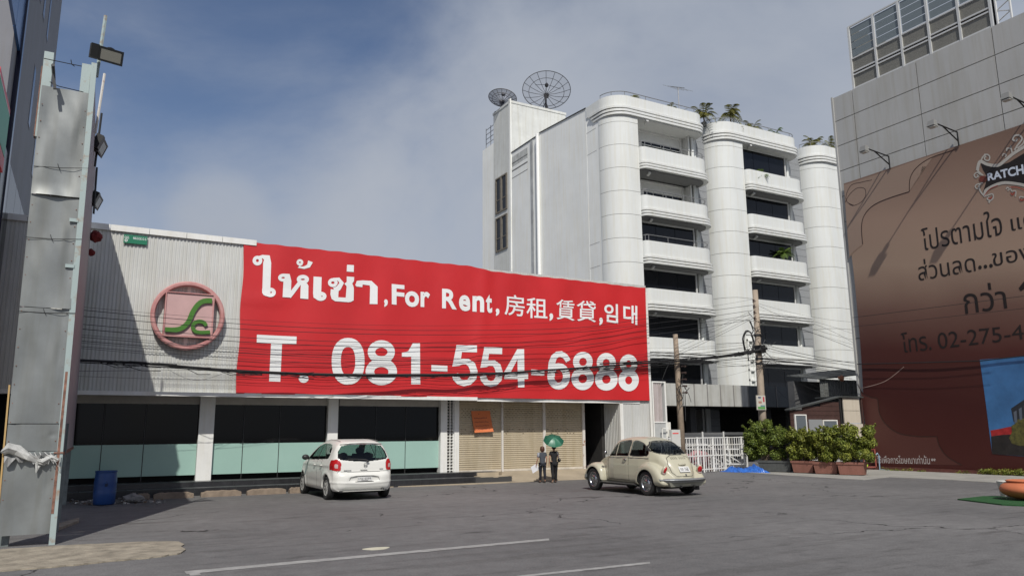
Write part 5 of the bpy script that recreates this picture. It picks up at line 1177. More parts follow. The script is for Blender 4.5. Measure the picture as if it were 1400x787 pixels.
for (pts, r) in (([(1042, 475), (1070, 505), (1100, 527), (1135, 538), (1172, 536)], .013), ([(1042, 480), (1075, 520), (1110, 540), (1150, 535)], .010), ([(1040, 500), (1065, 535), (1095, 552)], .008), ([(1042, 478), (1085, 510), (1130, 533), (1168, 528)], .010)):
    wire(pts, r, L4, G4, P=(A1.x, A1.y-.3), Q=(A1.x+8, A1.y-1.8))
tag(MB().tube([bX(1172, 497.5, XB-.1), bX(1240, 496, XB-.1), bX(1340, 493, XB-.1), bX(1412, 485, XB-.1)], .022, 5).build('cable', BLK), 'black cable fixed along the brown billboard above the blue picture', 'cable')
tag(MB().tube([bX(1166, 434, XB-1), bX(1250, 423.5, XB-1), bX(1412, 403, XB-1)], .010, 5).build('cable', BLK), 'upper of two thin cables crossing the billboard lettering', 'cable')
tag(MB().tube([bX(1166, 446.5, XB-1), bX(1250, 438, XB-1), bX(1412, 420, XB-1)], .008, 5).build('cable', BLK), 'lower of two thin cables crossing the billboard lettering', 'cable')

# ================================================================== GATE, HEDGE, HUT
GATE = mat('white gate paint', (.72, .72, .70), .5, var=.06, scale=5, streak=.12)
F0 = bV(850, 620, (20.4, 24.6), (20.4001, 30)); F0 = Vector((19.75, 24.7, 0)); F1 = bZ(1022, 641.5)
ft_ = thing('white_fence', (F0+F1)/2, 'white painted steel bar gate standing across the parking entrance', 'gate')
ztop = bV(1018, 597, F0, F1).z; dF = (F1-F0); LF = dF.length; dn = dF.normalized()
def onf(s, z, o=0.): p = F0+dn*s; nrm = Vector((-dn.y, dn.x, 0)); p = p+nrm*o; return Vector((p.x, p.y, z))
for z in (ztop, ztop-.32, .14, .72): MB().bar(onf(0, z), onf(LF, z), .045).build('rail', GATE, ft_)
NB = int(LF/.20); s0 = F0
bars = None
for k in range(NB+1):
    s = k*LF/NB
    if s < .0: continue
    w = .11 if k % 6 == 0 else .03
    MB().bar(onf(s, .03), onf(s, ztop+(.0 if k % 6 else .03)), w, .03).build('bar', GATE, ft_)
for s in (LF-1.9, LF-3.6): MB().bar(onf(s, .0), onf(s, ztop+.26), .05).build('post', GATE, ft_)
MB().bar(onf(LF, 0), onf(LF, ztop+.04), .06).build('post', GATE, ft_)
# lower wheeled barrier in front
G0 = bZ(920, 642); G1 = bZ(1019, 644); F0s, dns, LFs = F0, dn, LF
F0, F1 = G0, G1; dF = F1-F0; LF = dF.length; dn = dF.normalized()
gt_ = thing('wheeled_barrier', (F0+F1)/2, 'low white wheeled barrier with slanting bars in front of the tall gate', 'barrier')
zt_ = bV(1018, 613.5, F0, F1).z; zb_ = bV(1018, 634, F0, F1).z
for z in (zt_, zb_, (zt_+zb_)/2+.05): MB().bar(onf(0, z), onf(LF, z), .05).build('rail', GATE, gt_)
for s in (0, LF*.18, LF*.40, LF*.62, LF*.8, LF): MB().bar(onf(s, zb_), onf(s, zt_), .045).build('bar', GATE, gt_)
for k in range(7): s = LF*k/8; MB().bar(onf(s, zb_+.5*(zt_-zb_)+.12), onf(s+LF/5, zb_+.05), .03).build('slanting_bar', GATE, gt_)
zq = bV(970, 606.5, F0, F1).z
MB().bar(onf(0, zq), onf(LF*.48, zq), .05).build('rail', GATE, gt_); MB().bar(onf(LF*.48, zq), onf(LF*.60, zt_), .05).build('brace', GATE, gt_)
for k in range(4): MB().bar(onf(LF*.1*k, zq), onf(LF*.1*k+.0, zt_), .035).build('bar', GATE, gt_)
for s in (LF*.55, LF*.68):
    MB().bar(onf(s-.3, .12), onf(s+.25, zb_), .05).build('brace', GATE, gt_); p = onf(s, .08, -.05)
    MB().lathe([(.03, -.03), (.08, -.025), (.08, .025), (.03, .03)], c=p, n=12, axis='y').build('wheel', RSTE, gt_)
F0, dn, LF = F0s, dns, LFs
# pink and blue bags glimpsed behind the gate, and a pale van
BAGP = mat('pink patterned sack', (.35, .17, .18), .8, var=.5, scale=6); BAGB = mat('blue sack', (.03, .07, .25), .7, var=.5, scale=6)
for i, (s, m_, lab) in enumerate(((LF-2.6, BAGP, 'pink patterned sacks heaped behind the gate, by the hedge'), (LF-4.4, BAGB, 'blue sack behind the gate, near the cream car'), (LF-3.5, BAGP, 'pink patterned sacks heaped behind the middle of the gate'))):
    q = MB(); rr = random.Random(i)
    for k in range(4): p = onf(s+rr.uniform(-.4, .4), .3+rr.uniform(0, .35), .7+rr.uniform(0, .3)); q.ball(p, (.32, .26, .30), 9, 6)
    q.v = [(a+rr.uniform(-.03, .03), b+rr.uniform(-.03, .03), max(.0, c+rr.uniform(-.04, .04))) for a, b, c in q.v]; tag(q.build('sack_heap', m_), lab, 'sacks')
vn = thing('parked_van', (30.3, 33.0, 0), 'pale van roof showing above the gate in the dark parking level', 'van')
a, b = bY(986, 592, 33), bY(1022, 592, 33); zt2 = bY(1003, 590.5, 33).z
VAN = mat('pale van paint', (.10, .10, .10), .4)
q = MB(); q.prismY([(a.x, .5), (a.x-.2, 1.0), (a.x+.1, zt2-.12), (a.x+.4, zt2-.02), (b.x-.1, zt2), (b.x+1.0, zt2-.05), (b.x+1.1, .5)], 33, 37); q.build('body', VAN, vn)
MB().box(a.x+.25, b.x+.7, 32.98, 33.0, 1.05, zt2-.15).build('windscreen', SMOKE, vn)
MB().box(a.x, b.x+1, 32.95, 33, .5, .75).build('bumper', FRAME, vn)
for x in (a.x+.1, b.x+.8): MB().lathe([(.1, -.1), (.33, -.1), (.33, .1), (.1, .1)], c=(x, 33.6, .33), n=14, axis='x').build('wheel', FRAME, vn)

def leafblob(name, blobs, n, m, parent=None, org=(0, 0, 0), size=(.035, .075), shell=.55, up_=.3, seed=1, aspect=.55):
    r = np.random.default_rng(seed); vol = np.array([b[3]*b[4]*b[5] for b in blobs])**.67; pk = r.choice(len(blobs), n, p=vol/vol.sum()); B = np.array(blobs)[pk]
    d = r.normal(size=(n, 3)); d /= np.linalg.norm(d, axis=1)[:, None]; rad = shell+(1-shell)*r.random(n)**.6; rad *= 1+.10*r.normal(size=n)
    c = B[:, :3]+d*B[:, 3:6]*rad[:, None]
    nrm = d+r.normal(size=(n, 3))*.7+np.array([0, 0, up_]); nrm /= np.linalg.norm(nrm, axis=1)[:, None]
    a = np.cross(nrm, r.normal(size=(n, 3))); a /= np.linalg.norm(a, axis=1)[:, None]; b = np.cross(nrm, a)
    s = r.uniform(size[0], size[1], n)[:, None]; k = aspect
    V = np.stack([c-a*s, c-b*s*k+nrm*s*.15, c+a*s, c+b*s*k+nrm*s*.15], 1).reshape(-1, 3); V[:, 2] = np.maximum(V[:, 2], .01)
    F = np.arange(n*4).reshape(n, 4)
    return npmesh(name, V, F, m, parent, org)
def leafmat(name, c1, c2, isl=.45):
    m = mat(name, c1, .55, col2=c2, scale=2.6, isl=isl, spec=.35); t = m.node_tree; b = t.nodes['Principled BSDF']
    return m
LEAFD = leafmat('deep hedge leaf', (.06, .10, .014), (.15, .18, .028)); LEAFY = leafmat('yellow green leaf', (.085, .115, .014), (.22, .23, .035)); TWIG = mat('twig bark', (.10, .075, .05), .9)
GPLT = mat('dark grey planter', (.085, .09, .088), .7, var=.2, streak=.3); TERR = mat('terracotta planter', (.26, .115, .085), .75, var=.10, scale=2.5, streak=.25)
def planter(px0, px1, pyb, h, m, lab, depth=.55, ang=0., group='planters in a row by the gate'):
    a = bZ(px0, pyb-1); b = bZ(px1, pyb); d = (b-a); d.z = 0; L_ = d.length; d.normalize(); nr = Vector((-d.y, d.x, 0))
    t = thing('planter', (a+b)/2+nr*depth/2, lab, 'planter', group); q = MB()
    def ring(e, z): return [a+d*(.06-e)+nr*(.06-e)+Vector((0, 0, z)), b-d*(.06-e)+nr*(.06-e)+Vector((0, 0, z)), b-d*(.06-e)+nr*(depth-.06+e)+Vector((0, 0, z)), a+d*(.06-e)+nr*(depth-.06+e)+Vector((0, 0, z))]
    q.hexa(ring(0, .04), ring(.05, h-.09)); q.build('tub', m, t)
    q = MB(); q.hexa(ring(.075, h-.09), ring(.085, h)); q.build('rim', m, t)
    q = MB(); q.hexa(ring(.02, h-.02), ring(.02, h+.004)); q.build('soil', mat('potting soil', (.05, .035, .025), .95), t)
    q = MB()
    for s in (.12, L_-.2): q.box(0, 0.08, 0, .1, 0, .04); q.v[-8:] = [tuple(a+d*(s+v[0])+nr*(.15+v[1])+Vector((0, 0, v[2]))) for v in q.v[-8:]]
    q.build('foot', m, t)
    return (a+b)/2+nr*depth/2, d, nr, L_
GB = 'bushes in the planter row'
pl0 = planter(1037, 1082, 646, .50, GPLT, 'dark grey planter at the left end of the hedge row, behind blue tarpaulin', .6)
pl1 = planter(1082.5, 1112.5, 647.5, .52, TERR, 'left terracotta planter of three')
pl2 = planter(1112.5, 1145.5, 649, .50, TERR, 'middle terracotta planter of three')
pl3 = planter(1145.5, 1182, 650.5, .52, TERR, 'right terracotta planter of three')
# the grey tub is really three slatted boxes: dividing ribs
for (c, d, nr, L_), (px0, px1, pyt, n_, m_, lab, sd) in zip((pl0, pl1, pl2, pl3), ((1013, 1087, 569, 38000, LEAFD, 'large dark green rounded bush over the grey planter', 1), (1080, 1116, 583, 16000, LEAFY, 'bush with yellowish leaves over the left terracotta planter', 2), (1110, 1150, 581, 19000, LEAFY, 'bush with yellowish leaves over the middle terracotta planter', 3), (1143, 1198, 577, 25000, LEAFY, 'widest yellow green bush over the right terracotta planter', 4))):
    pn = [c.x, c.y]; P_ = (c.x, c.y); Q_ = (c.x+d.x, c.y+d.y)
    a = bV(px0, 610, P_, Q_); b = bV(px1, 610, P_, Q_); zt2 = bV((px0+px1)/2, pyt, P_, Q_).z
    t = thing('bush', (c.x, c.y, .5), lab, 'bush', GB); w = (b-a).length; rr = random.Random(sd); bl = []
    zc = (zt2+.55)/2
    nb = 46 if sd == 1 else 34
    for k in range(nb):
        u = rr.uniform(.10, .90); v = rr.uniform(.12, .95)
        if sd == 1: e = math.sqrt(max(0, 1-((u-.5)/.52)**2)); lo = .62 ; 
        else: e = 1-.15*abs(u-.5); lo = .55
        z = lo+(zt2-lo)*(v*e)*.95 - .08; p = a.lerp(b, .5+(u-.5)*((.7+.3*min(1, v*1.6)) if sd == 1 else 1.0))+nr*rr.uniform(-.25, .25); r0 = rr.uniform(.17, .29)*(1.15 if sd == 1 else 1)
        bl.append((p.x, p.y, min(z, zt2-r0*.7), r0, r0*.9, r0*.85))
    leafblob('foliage', bl, n_, m_, t, tuple(ORG[t.name]), size=(.026, .058), shell=.15, seed=sd)
    # loose sprays past the outline
    sp = []
    for k in range(26): b0 = bl[rr.randrange(len(bl))]; an_ = rr.uniform(0, 6.28); L2_ = rr.uniform(.12, .30); p = Vector(b0[:3])+Vector((math.cos(an_)*b0[3], math.sin(an_)*b0[3]*.5, b0[5]*rr.uniform(.6, 1.0))); sp += [(p.x+L2_*.3*j*math.cos(an_), p.y+L2_*.2*j*math.sin(an_), p.z+.06*j, .045, .045, .045) for j in range(3)]
    leafblob('sprays', sp, 900, m_, t, tuple(ORG[t.name]), size=(.025, .06), shell=.1, seed=sd+20)
    q = MB()
    for k in range(9): s_ = rr.uniform(-.4, .4)*L_; p = c+d*s_+Vector((0, 0, .45)); b0 = bl[rr.randrange(len(bl))]; q.tube([p, p.lerp(Vector(b0[:3]), .5)+Vector((0, 0, .1)), Vector(b0[:3])], [.022, .015, .008], 5)
    q.build('stems', TWIG, t)
# hut behind the hedge
HY = 23.3
MAR = mat('maroon boards', (.055, .026, .021), .7, var=.2, scale=2); BEI = mat('beige board', (.50, .45, .37), .7, var=.06, scale=2, streak=.12); DRF = mat('dark roof sheet', (.065, .07, .068), .6, .2, var=.25, streak=.2)
hx0 = bY(1083, 600, HY).x; hx1 = min(bY(1178, 560, HY).x, 31.36); hzl = bY(1085, 559, HY).z; hzr = bY(1150, 543, HY).z; hzr2 = hzr
hb = thing('roadside_hut', ((hx0+hx1)/2, HY, 0), 'small maroon boarded hut with slanting roof and beige panel behind the bushes', 'hut')
xm_ = bY(1148, 560, HY).x
nb = 16
for k in range(nb):
    z0, z1 = hzr*k/nb, hzr*(k+1)/nb-.012
    # boards clipped by the slanting eave
    xl = hx0 if z1 <= hzl else hx0+(xm_-hx0)*(z1-hzl)/(hzr-hzl)
    if xl < xm_-.1: MB().box(xl, xm_-.03, HY, HY+.03, z0, z1).build('board', MAR, hb)
MB().box(hx0+.05, xm_, HY+.031, HY+.06, 0, hzl-.02).build('inner_wall', FRAME, hb)
MB().hexa([(hx0-.1, HY-.12, hzl-.06), (xm_, HY-.12, hzr), (xm_, HY+.2, hzr), (hx0-.1, HY+.2, hzl-.06)], [(hx0-.1, HY-.12, hzl+.0), (xm_, HY-.12, hzr+.06), (xm_, HY+.2, hzr+.06), (hx0-.1, HY+.2, hzl+.0)]).build('roof', DRF, hb)
MB().box(xm_, hx1+.05, HY-.12, HY+1.3, hzr+.0, hzr+.06).build('roof', DRF, hb)
a, b = bY(1151.5, 544, HY), bY(1176.5, 578, HY); zz = (a.z+b.z)/2
for (z0, z1) in ((b.z+.0, bY(1160, 561, HY).z-.01), (bY(1160, 561, HY).z+.005, a.z)): MB().box(a.x, min(b.x, hx1), HY-.03, HY+.02, z0, z1).build('beige_panel', BEI, hb)
MB().box(xm_-.02, xm_+.04, HY-.06, HY+.02, 0, hzr).build('post', FRAME, hb); MB().box(hx1-.06, hx1, HY-.06, HY+.02, 0, hzr).build('post', MAR, hb)
for (x0_, y0_, x1_, y1_) in ((1086.5, 566, 1105, 600), (1125, 573.5, 1147, 600)):
    a, b = bY(x0_, y0_, HY-.05), bY(x1_, y1_, HY-.05); fr = MB()
    fr.box(a.x, b.x, HY-.06, HY-.0, a.z-.05, a.z); fr.box(a.x, a.x+.05, HY-.06, HY, .8, a.z-.05); fr.box(b.x-.05, b.x, HY-.06, HY, .8, a.z-.05); w = fr.build('window', WHITEP, hb)
    MB().box(a.x+.05, b.x-.05, HY-.045, HY-.035, .8, a.z-.05).build('pane', mat('grey dusty pane', (.12, .14, .155), .15), w)
a, b = bY(1105, 573, HY), bY(1125, 600, HY); MB().box(a.x, b.x, HY-.03, HY, .7, a.z).build('grey_panel', mat('grey lower board', (.24, .25, .255), .6), hb)
MB().box(hx0+.3, xm_, HY-.02, HY+.0, .3, 1.6).build('lower_board', mat('pale lower board', (.36, .36, .35), .6, var=.1), hb)
a, b = bY(1151, 579, HY), bY(1177, 583, HY); MB().box(a.x, hx1, HY-.04, HY+.0, b.z-.8, a.z).build('lower_board', BEI, hb)
# darker lean-to roof behind it
rf = thing('lean_to_roof', (30.6, 27.5, 3.6), 'grey corrugated lean-to roof behind the hut beside the grey building', 'roof')
YA = 26.0; a, b = bY(1121, 529, YA), bY(1178, 541, YA); zt3 = bY(1150, 519, YA).z
corr(MB(), a.x, b.x+1.5, b.z-.1, zt3, YA, .14, .03).build('sheet', mat('grey lean-to sheet', (.13, .135, .13), .6, var=.25, streak=.25), rf)
a2, b2 = bY(1121, 519, YA), bY(1176, 505, YA)
MB().hexa([(a2.x-.1, YA-.2, a2.z), (b2.x+1, YA-.2, a2.z+.45), (b2.x+1, YA+2, a2.z+.75), (a2.x-.1, YA+2, a2.z+.3)], [(a2.x-.1, YA-.2, a2.z+.05), (b2.x+1, YA-.2, a2.z+.5), (b2.x+1, YA+2, a2.z+.8), (a2.x-.1, YA+2, a2.z+.35)]).build('roof_sheet', DRF, rf)
MB().box(a.x, b.x+1, YA+1.6, YA+2, 0, zt3).build('support', MATS['dim pillar paint'], rf)
c = bY(1150, 516.5, YA-.3); q = MB(); q.ball(c, (.22, .12, .12), 9, 6); q.v = [(a_+random.uniform(-.05, .05), b_, c_+random.uniform(-.05, .05)) for a_, b_, c_ in q.v]; tag(q.build('orange_cloth', mat('orange cloth', (.50, .20, .11), .8)), 'crumpled orange cloth lying on the dark lean-to roof', 'cloth')
# blue tarpaulin
T1, T2_ = bZ(996, 645), bZ(1055, 646.5)
V = []; nx, ny = 46, 9; rr = np.random.default_rng(5); hz = rr.random((nx+1, ny+1))
for i in range(nx+1):
    for j in range(ny+1):
        p = T1.lerp(T2_, i/nx); u = i/nx; v = j/ny; e = math.sin(math.pi*v)*min(1, 5*u)*min(1, 4*(1-u)); h = (.15+.24*max(0, u-.25)**.8+.07*math.sin(9*u))*e
        V.append((p.x+.03*hz[i, j]-.015, p.y+.75*v-.1+.05*(hz[i, j]-.5), .006+h*(.6+.65*hz[i, j])))
q = MB(); q.add(V, [(i*(ny+1)+j, (i+1)*(ny+1)+j, (i+1)*(ny+1)+j+1, i*(ny+1)+j+1) for i in range(nx) for j in range(ny)])
tag(q.build('blue_tarpaulin', mat('blue tarpaulin', (.035, .14, .50), .35, var=.35, scale=7, spec=.6)), 'crumpled bright blue tarpaulin on the ground before the grey planter', 'tarpaulin')
# folding frame and blue hook-topped pole against the billboard
YR = 22.6
lf = thing('folding_stand', bZ(1194, 642), 'dark red folding metal frame standing right of the hedge', 'folding frame'); REDP = mat('dull red paint', (.28, .07, .05), .6, var=.15)
zc = bZ(1198, 642); Yq = zc.y
def on(px, py, o=0): return bY(px, py, Yq+o)
q = MB(); q.tube([on(1190, 614), on(1195.5, 613.5), on(1198.5, 643)], .035, 6); q.build('leg', REDP, lf); q = MB(); q.tube([on(1195, 614, .3), on(1189, 641, .5)], .03, 6).tube([on(1180, 614.5, .3), on(1182, 641, .4)], .03, 6); q.build('leg', REDP, lf)
MB().tube([on(1180, 615, .1), on(1196, 614)], .03, 6).build('top_rail', REDP, lf); MB().tube([on(1183, 638, .2), on(1197, 638)], .03, 6).build('rung', REDP, lf)
q = MB(); q.ball(on(1184, 635, -.1), (.10, .08, .12), 9, 6); tag(q.build('lime_cloth', mat('lime cloth', (.45, .60, .04), .7)), 'small lime green bundle hanging on the red folding frame', 'cloth')
q = MB(); q.tube([on(1203, 643.5, -.2), on(1201.5, 622, -.2), on(1199.5, 619, -.2), on(1197.5, 621.5, -.2)], .025, 6).tube([on(1203, 641, -.2), on(1240, 645, -1.5)], .02, 6)
tag(q.build('blue_hook_pole', mat('pale blue pole', (.25, .36, .45), .5)), 'pale blue hooked metal pole beside the red folding frame', 'pole')
# weeds along the billboard foot
sp = []
rr = random.Random(9)
for px in list(range(1338, 1400, 4))+[1210, 1225, 1240, 1262, 1316, 1345, 1352, 1361, 1372, 1384, 1392, 1402]:
    p = bX(px, 645, XB-.25); 
    for k in range(3): sp.append((p.x+rr.uniform(-.1, .05), p.y+rr.uniform(-.2, .2), rr.uniform(.03, .22 if px > 1330 else .1), .13, .13, .08))
o = leafblob('weeds', sp, 2600, LEAFY, size=(.02, .055), shell=.1, seed=8, aspect=.25); stuff(o); o['label'] = 'scattered green weeds along the foot of the brown billboard'
MB().box(XB-.10, RXP, 5, RY1, 0, .15).build('plinth', mat('brick red plinth', (.12, .04, .03), .8, var=.3, scale=5), rb)
# pots on a green mat at the right edge
pc_ = bZ(1408, 684.5)
A_, B_, C_, D_ = bZ(1309, 683), bZ(1345, 679), bZ(1470, 682), bZ(1470, 695)
q = MB(); q.prism([(p.x, p.y) for p in (A_, bZ(1370, 690.5), D_, C_, B_)], .001, .03); tag(q.build('green_mat', mat('green turf mat', (.012, .075, .016), .9, var=.35, scale=25, bump=.6, bscale=60)), 'flat green artificial turf mat under the terracotta pot', 'mat')
t = thing('terracotta_pot', (pc_.x, pc_.y, .03), 'low round orange terracotta bowl on the green mat at the right edge', 'pot'); TC = mat('orange terracotta', (.52, .16, .07), .6, var=.08, scale=4)
R0 = .62; h0 = bV(1400, 656, (pc_.x, pc_.y), (pc_.x+rt0.x, pc_.y+rt0.y)).z
prof = [(R0*math.sin(a)*1.0, .03+h0*.5*(1-math.cos(a))) for a in np.linspace(.45, 2.35, 14)]
q = MB(); q.lathe([(0, .035)]+prof, c=(pc_.x, pc_.y, 0), n=36); q.build('bowl', TC, t, smooth=True); rt_ = prof[-1]
q = MB(); q.lathe([(rt_[0], rt_[1]-.0), (rt_[0]+.04, rt_[1]+.03), (rt_[0]+.0, rt_[1]+.05), (rt_[0]-.07, rt_[1]+.0), (0.0, rt_[1]-.05)], c=(pc_.x, pc_.y, 0), n=36); q.build('rim', TC, t, smooth=True)
w = bZ(1378, 680); t = thing('white_pot', (w.x, w.y, 0), 'white tapered pot half hidden behind the terracotta bowl', 'pot'); hh = .42
q = MB(); q.lathe([(0, .01), (.20, .01), (.27, hh), (.24, hh), (.22, hh-.08), (0, hh-.08)], c=(w.x+.1, w.y, 0), n=24); q.build('bowl', mat('white pot glaze', (.55, .54, .50), .5, var=.1), t, smooth=False)
# ================================================================== LEFT FOREGROUND THINGS
dc = bZ(142, 690.5); dr = bV(142, 690, (dc.x, dc.y), (dc.x+1, dc.y-.05)); 
dz = bY(142, 643.5, dc.y).z; rD = (bY(158, 670, dc.y).x-bY(126, 670, dc.y).x)/2
dc = dc+Vector((0, rD*.9, 0)); BLU = mat('blue drum plastic', (.012, .055, .20), .42, var=.12, scale=2, spec=.5)
t = thing('plastic_drum', (dc.x, dc.y, 0), 'open blue plastic drum standing on the asphalt left of the wheel stops', 'drum')
q = MB(); q.lathe([(0, .01), (rD*.88, .01), (rD*.95, .05), (rD*1.0, dz*.30), (rD*1.02, dz*.34), (rD*1.0, dz*.38), (rD*1.0, dz*.62), (rD*1.02, dz*.66), (rD*1.0, dz*.70), (rD*.95, dz*.93), (rD*.93, dz*.96), (rD*.88, dz*.96), (rD*.88, dz*.3), (0, dz*.3)], c=(dc.x, dc.y, 0), n=32); q.build('barrel', BLU, t, smooth=True)
q = MB(); q.lathe([(rD*.94, dz*.95), (rD*1.0, dz*.96), (rD*1.0, dz), (rD*.92, dz), (rD*.92, dz*.95)], c=(dc.x, dc.y, 0), n=32); q.build('rim', BLU, t)
a_ = -.5*math.pi+.05; q = MB(); q.add([(dc.x+(rD*1.01)*math.cos(a_+u), dc.y+(rD*1.01)*math.sin(a_+u), dz*.62+v) for u, v in ((-.12, -.07), (.12, -.06), (.15, .03), (.0, .07), (-.12, .04))], [(0, 1, 2, 3, 4)]); q.build('dark_stain', mat('dark stain blue', (.008, .02, .06), .6), t)
STOP = mat('concrete wheel stop', (.20, .155, .115), .9, var=.25, scale=4, bump=.4, bscale=25)
for i, (x0_, x1_, yb0, yb1) in enumerate(((186, 205, 685.5, 684), (210, 265, 685.5, 681), (275, 330, 682.5, 678.5), (338, 391, 679, 675), (396, 414, 674.5, 673.5))):
    a, b = bZ(x0_, yb0), bZ(x1_, yb1); a.y = b.y = 24.25; a = Vector((bY(x0_, 680, 24.25).x, 24.25, 0)); b = Vector((bY(x1_, 676, 24.25).x, 24.25, 0)); q = MB()
    n = 14; V = []; rr = random.Random(i)
    for k in range(n+1):
        x = a.x+(b.x-a.x)*k/n; e = .05*(1-min(1, 8*min(k/n, 1-k/n))); j = rr.uniform(-.006, .006); h = .17+j-e
        V += [(x, 24.25, 0), (x, 24.27+j, h-.02), (x, 24.31+j, h), (x, 24.42, h+rr.uniform(-.006, .006)), (x, 24.47, h-.03), (x, 24.49, 0)]
    q.add(V, [(k*6+m_, (k+1)*6+m_, (k+1)*6+(m_+1) % 6, k*6+(m_+1) % 6) for k in range(n) for m_ in range(6)]+[tuple(range(6)), tuple(range(6*n+5, 6*n-1, -1))])
    tag(q.build('wheel_stop', STOP), ('short stub of a concrete wheel stop beside the rubbish heap', 'concrete wheel stop first full one right of the rubbish', 'concrete wheel stop between the white column and the rubbish side one', 'concrete wheel stop just left of the white hatchback', 'short concrete wheel stop half hidden by the white hatchback')[i], 'wheel stop', 'wheel stops along the shop step')
DEB = [mat('torn paper', (.55, .54, .50), .8, var=.2), mat('grey rubbish', (.20, .19, .18), .9, var=.4), mat('brown rubbish', (.16, .11, .07), .9, var=.4)]
rr = random.Random(12); hp = MB()
for k in range(150):
    a = rr.gauss(0, 1); c = bZ(183+a*20 if k % 4 else 105+rr.uniform(-10, 22), 687+rr.uniform(-2.5, 2.5)); s = rr.uniform(.015, .07); h = max(0, .10-.03*abs(a))*rr.random() if k % 4 else rr.uniform(0, .04); hp.mi = rr.choice((0, 1, 1, 2))
    o = len(hp.v); hp.hexa([c+Vector((rr.uniform(-s, s), rr.uniform(-s, s), h)) for _ in range(4)], [c+Vector((rr.uniform(-s, s), rr.uniform(-s, s), h+s*.5)) for _ in range(4)])
o = stuff(hp.build('rubbish', DEB)); o['label'] = 'scattered paper and rubble litter by the blue drum'
for k, (x, y, w) in enumerate(((100, 681.5, .5), (182, 679.5, .30))): pass
q = MB(); c = bZ(182, 687); q.ball(c+Vector((0, .1, .12)), (.26, .18, .10), 12, 7); q.v = [(a+random.uniform(-.05, .05), b, max(0, c_+random.uniform(-.05, .05))) for a, b, c_ in q.v]; tag(q.build('rubbish_bag', DEB[1]), 'torn grey rubbish bag lying right of the blue drum', 'rubbish bag')
# lit concrete kerb scrap in the shade, by the tower foot
a, b, c, d = bZ(74, 727), bZ(108, 714), bZ(108, 710), bZ(74, 720); q = MB(); q.prism([(p.x, p.y) for p in (a, b, c, d)], .0, .05); tag(q.build('board_offcut', CEM), 'pale concrete slab lying at the foot of the sheet clad tower', 'slab')

# ================================================================== ROOF AND BALCONY PLANTS
FROND = leafmat('dry palm frond', (.08, .09, .02), (.22, .20, .045), .35); FRONDG = leafmat('green palm frond', (.06, .11, .02), (.14, .20, .04), .35)
def palm(c, R, H, n, m, lab, trunk=0, nl=12, up_=.9, name='potted_palm', cat='potted plant', grp='plants on the roof and balconies'):
    t = thing(name, tuple(c), lab, cat, grp); V = []; q = MB(); rr = random.Random(int(c.x*100)+n)
    top = c+Vector((0, 0, trunk))
    for k in range(n):
        an_ = rr.uniform(0, 6.283); el = rr.uniform(.15, 1)*up_; L_ = R*rr.uniform(.75, 1.1); pts = []
        for j in range(nl+1):
            s = j/nl; r_ = L_*s*math.cos(el)*1.0; z = H*(math.sin(el)*1.5*s-.95*s*s*math.cos(el)); pts.append(top+Vector((r_*math.cos(an_), r_*math.sin(an_), z)))
        side = Vector((-math.sin(an_), math.cos(an_), 0))
        for j in range(1, nl+1):
            d = (pts[j]-pts[j-1]).normalized(); ll = R*.24*math.sin(math.pi*(.15+.8*j/nl))
            for sg in (-1, 1): tip = pts[j]+side*sg*ll+d*ll*.5-Vector((0, 0, ll*.45)); w_ = d*R*.035; V.append((pts[j]-w_, pts[j]+w_, tip+w_*.3, tip-w_*.3))
        q.tube(pts, [.018*(1-.7*j/nl) for j in range(nl+1)], 3, False)
    A = np.array([[tuple(p) for p in f] for f in V]).reshape(-1, 3); npmesh('fronds', A, np.arange(len(A)).reshape(-1, 4), m, t, tuple(c)); q.build('ribs', m, t)
    if trunk: MB().tube([c, c+Vector((.05, 0, trunk*.5)), top], [.07, .06, .05], 7).build('trunk', TWIG, t)
    MB().lathe([(0, -.0), (.16, 0), (.22, .3), (.19, .3), (0, .26)], c=c-Vector((0, 0, .28)), n=10).build('pot', GPLT, t)
YP = WY+1.1
def rp(px, py): return bY(px, py, YP)
for px, py, R, H, n, m, lab, tr in ((862, 117, .75, .7, 14, FROND, 'small dry palm above the parapet at the far left of the roof', .1), (917, 134, .7, .55, 14, FROND, 'low dry palm left of the roof aerial', .1),
        (962, 161, 1.15, 1.1, 26, FROND, 'bushy dry palm at the gap between first and second tower', .1), (998, 157, 1.25, 1.25, 26, FROND, 'tallest dry palm on the second tower roof', .7), (1027, 166, .95, .8, 18, FROND, 'low palm right of the tallest roof palm', .1), (1060, 173, .8, .9, 16, FRONDG, 'green leafy plant on the parapet before the right railing end', .2),
        (1112, 190, 1.15, 1.0, 26, FROND, 'wide brownish palm on the third tower roof', .1), (1135, 189, 1.0, 1.0, 20, FROND, 'brownish palm on the third tower roof beside the grey building', .2)):
    c = rp(px, py); c.z = PT+.02; palm(c, R*1.05, H*1.9, int(n*.7), m, lab, tr+.3)
c = bY(1036, 231, WY+.3); palm(Vector((c.x, c.y, 20.5)), 1.0, .8, 18, FRONDG, 'spiky green plant on the top balcony of the second tower', .25)
c = bY(1071, 350, WY+.3); palm(Vector((c.x, c.y, 14.0)), .95, .85, 26, FRONDG, 'leafy bamboo like plant on the third balcony of the second tower', .9)
for px0, px1, YY, z, lab in ((868, 905, WY+.3, PT, 'x'),): pass

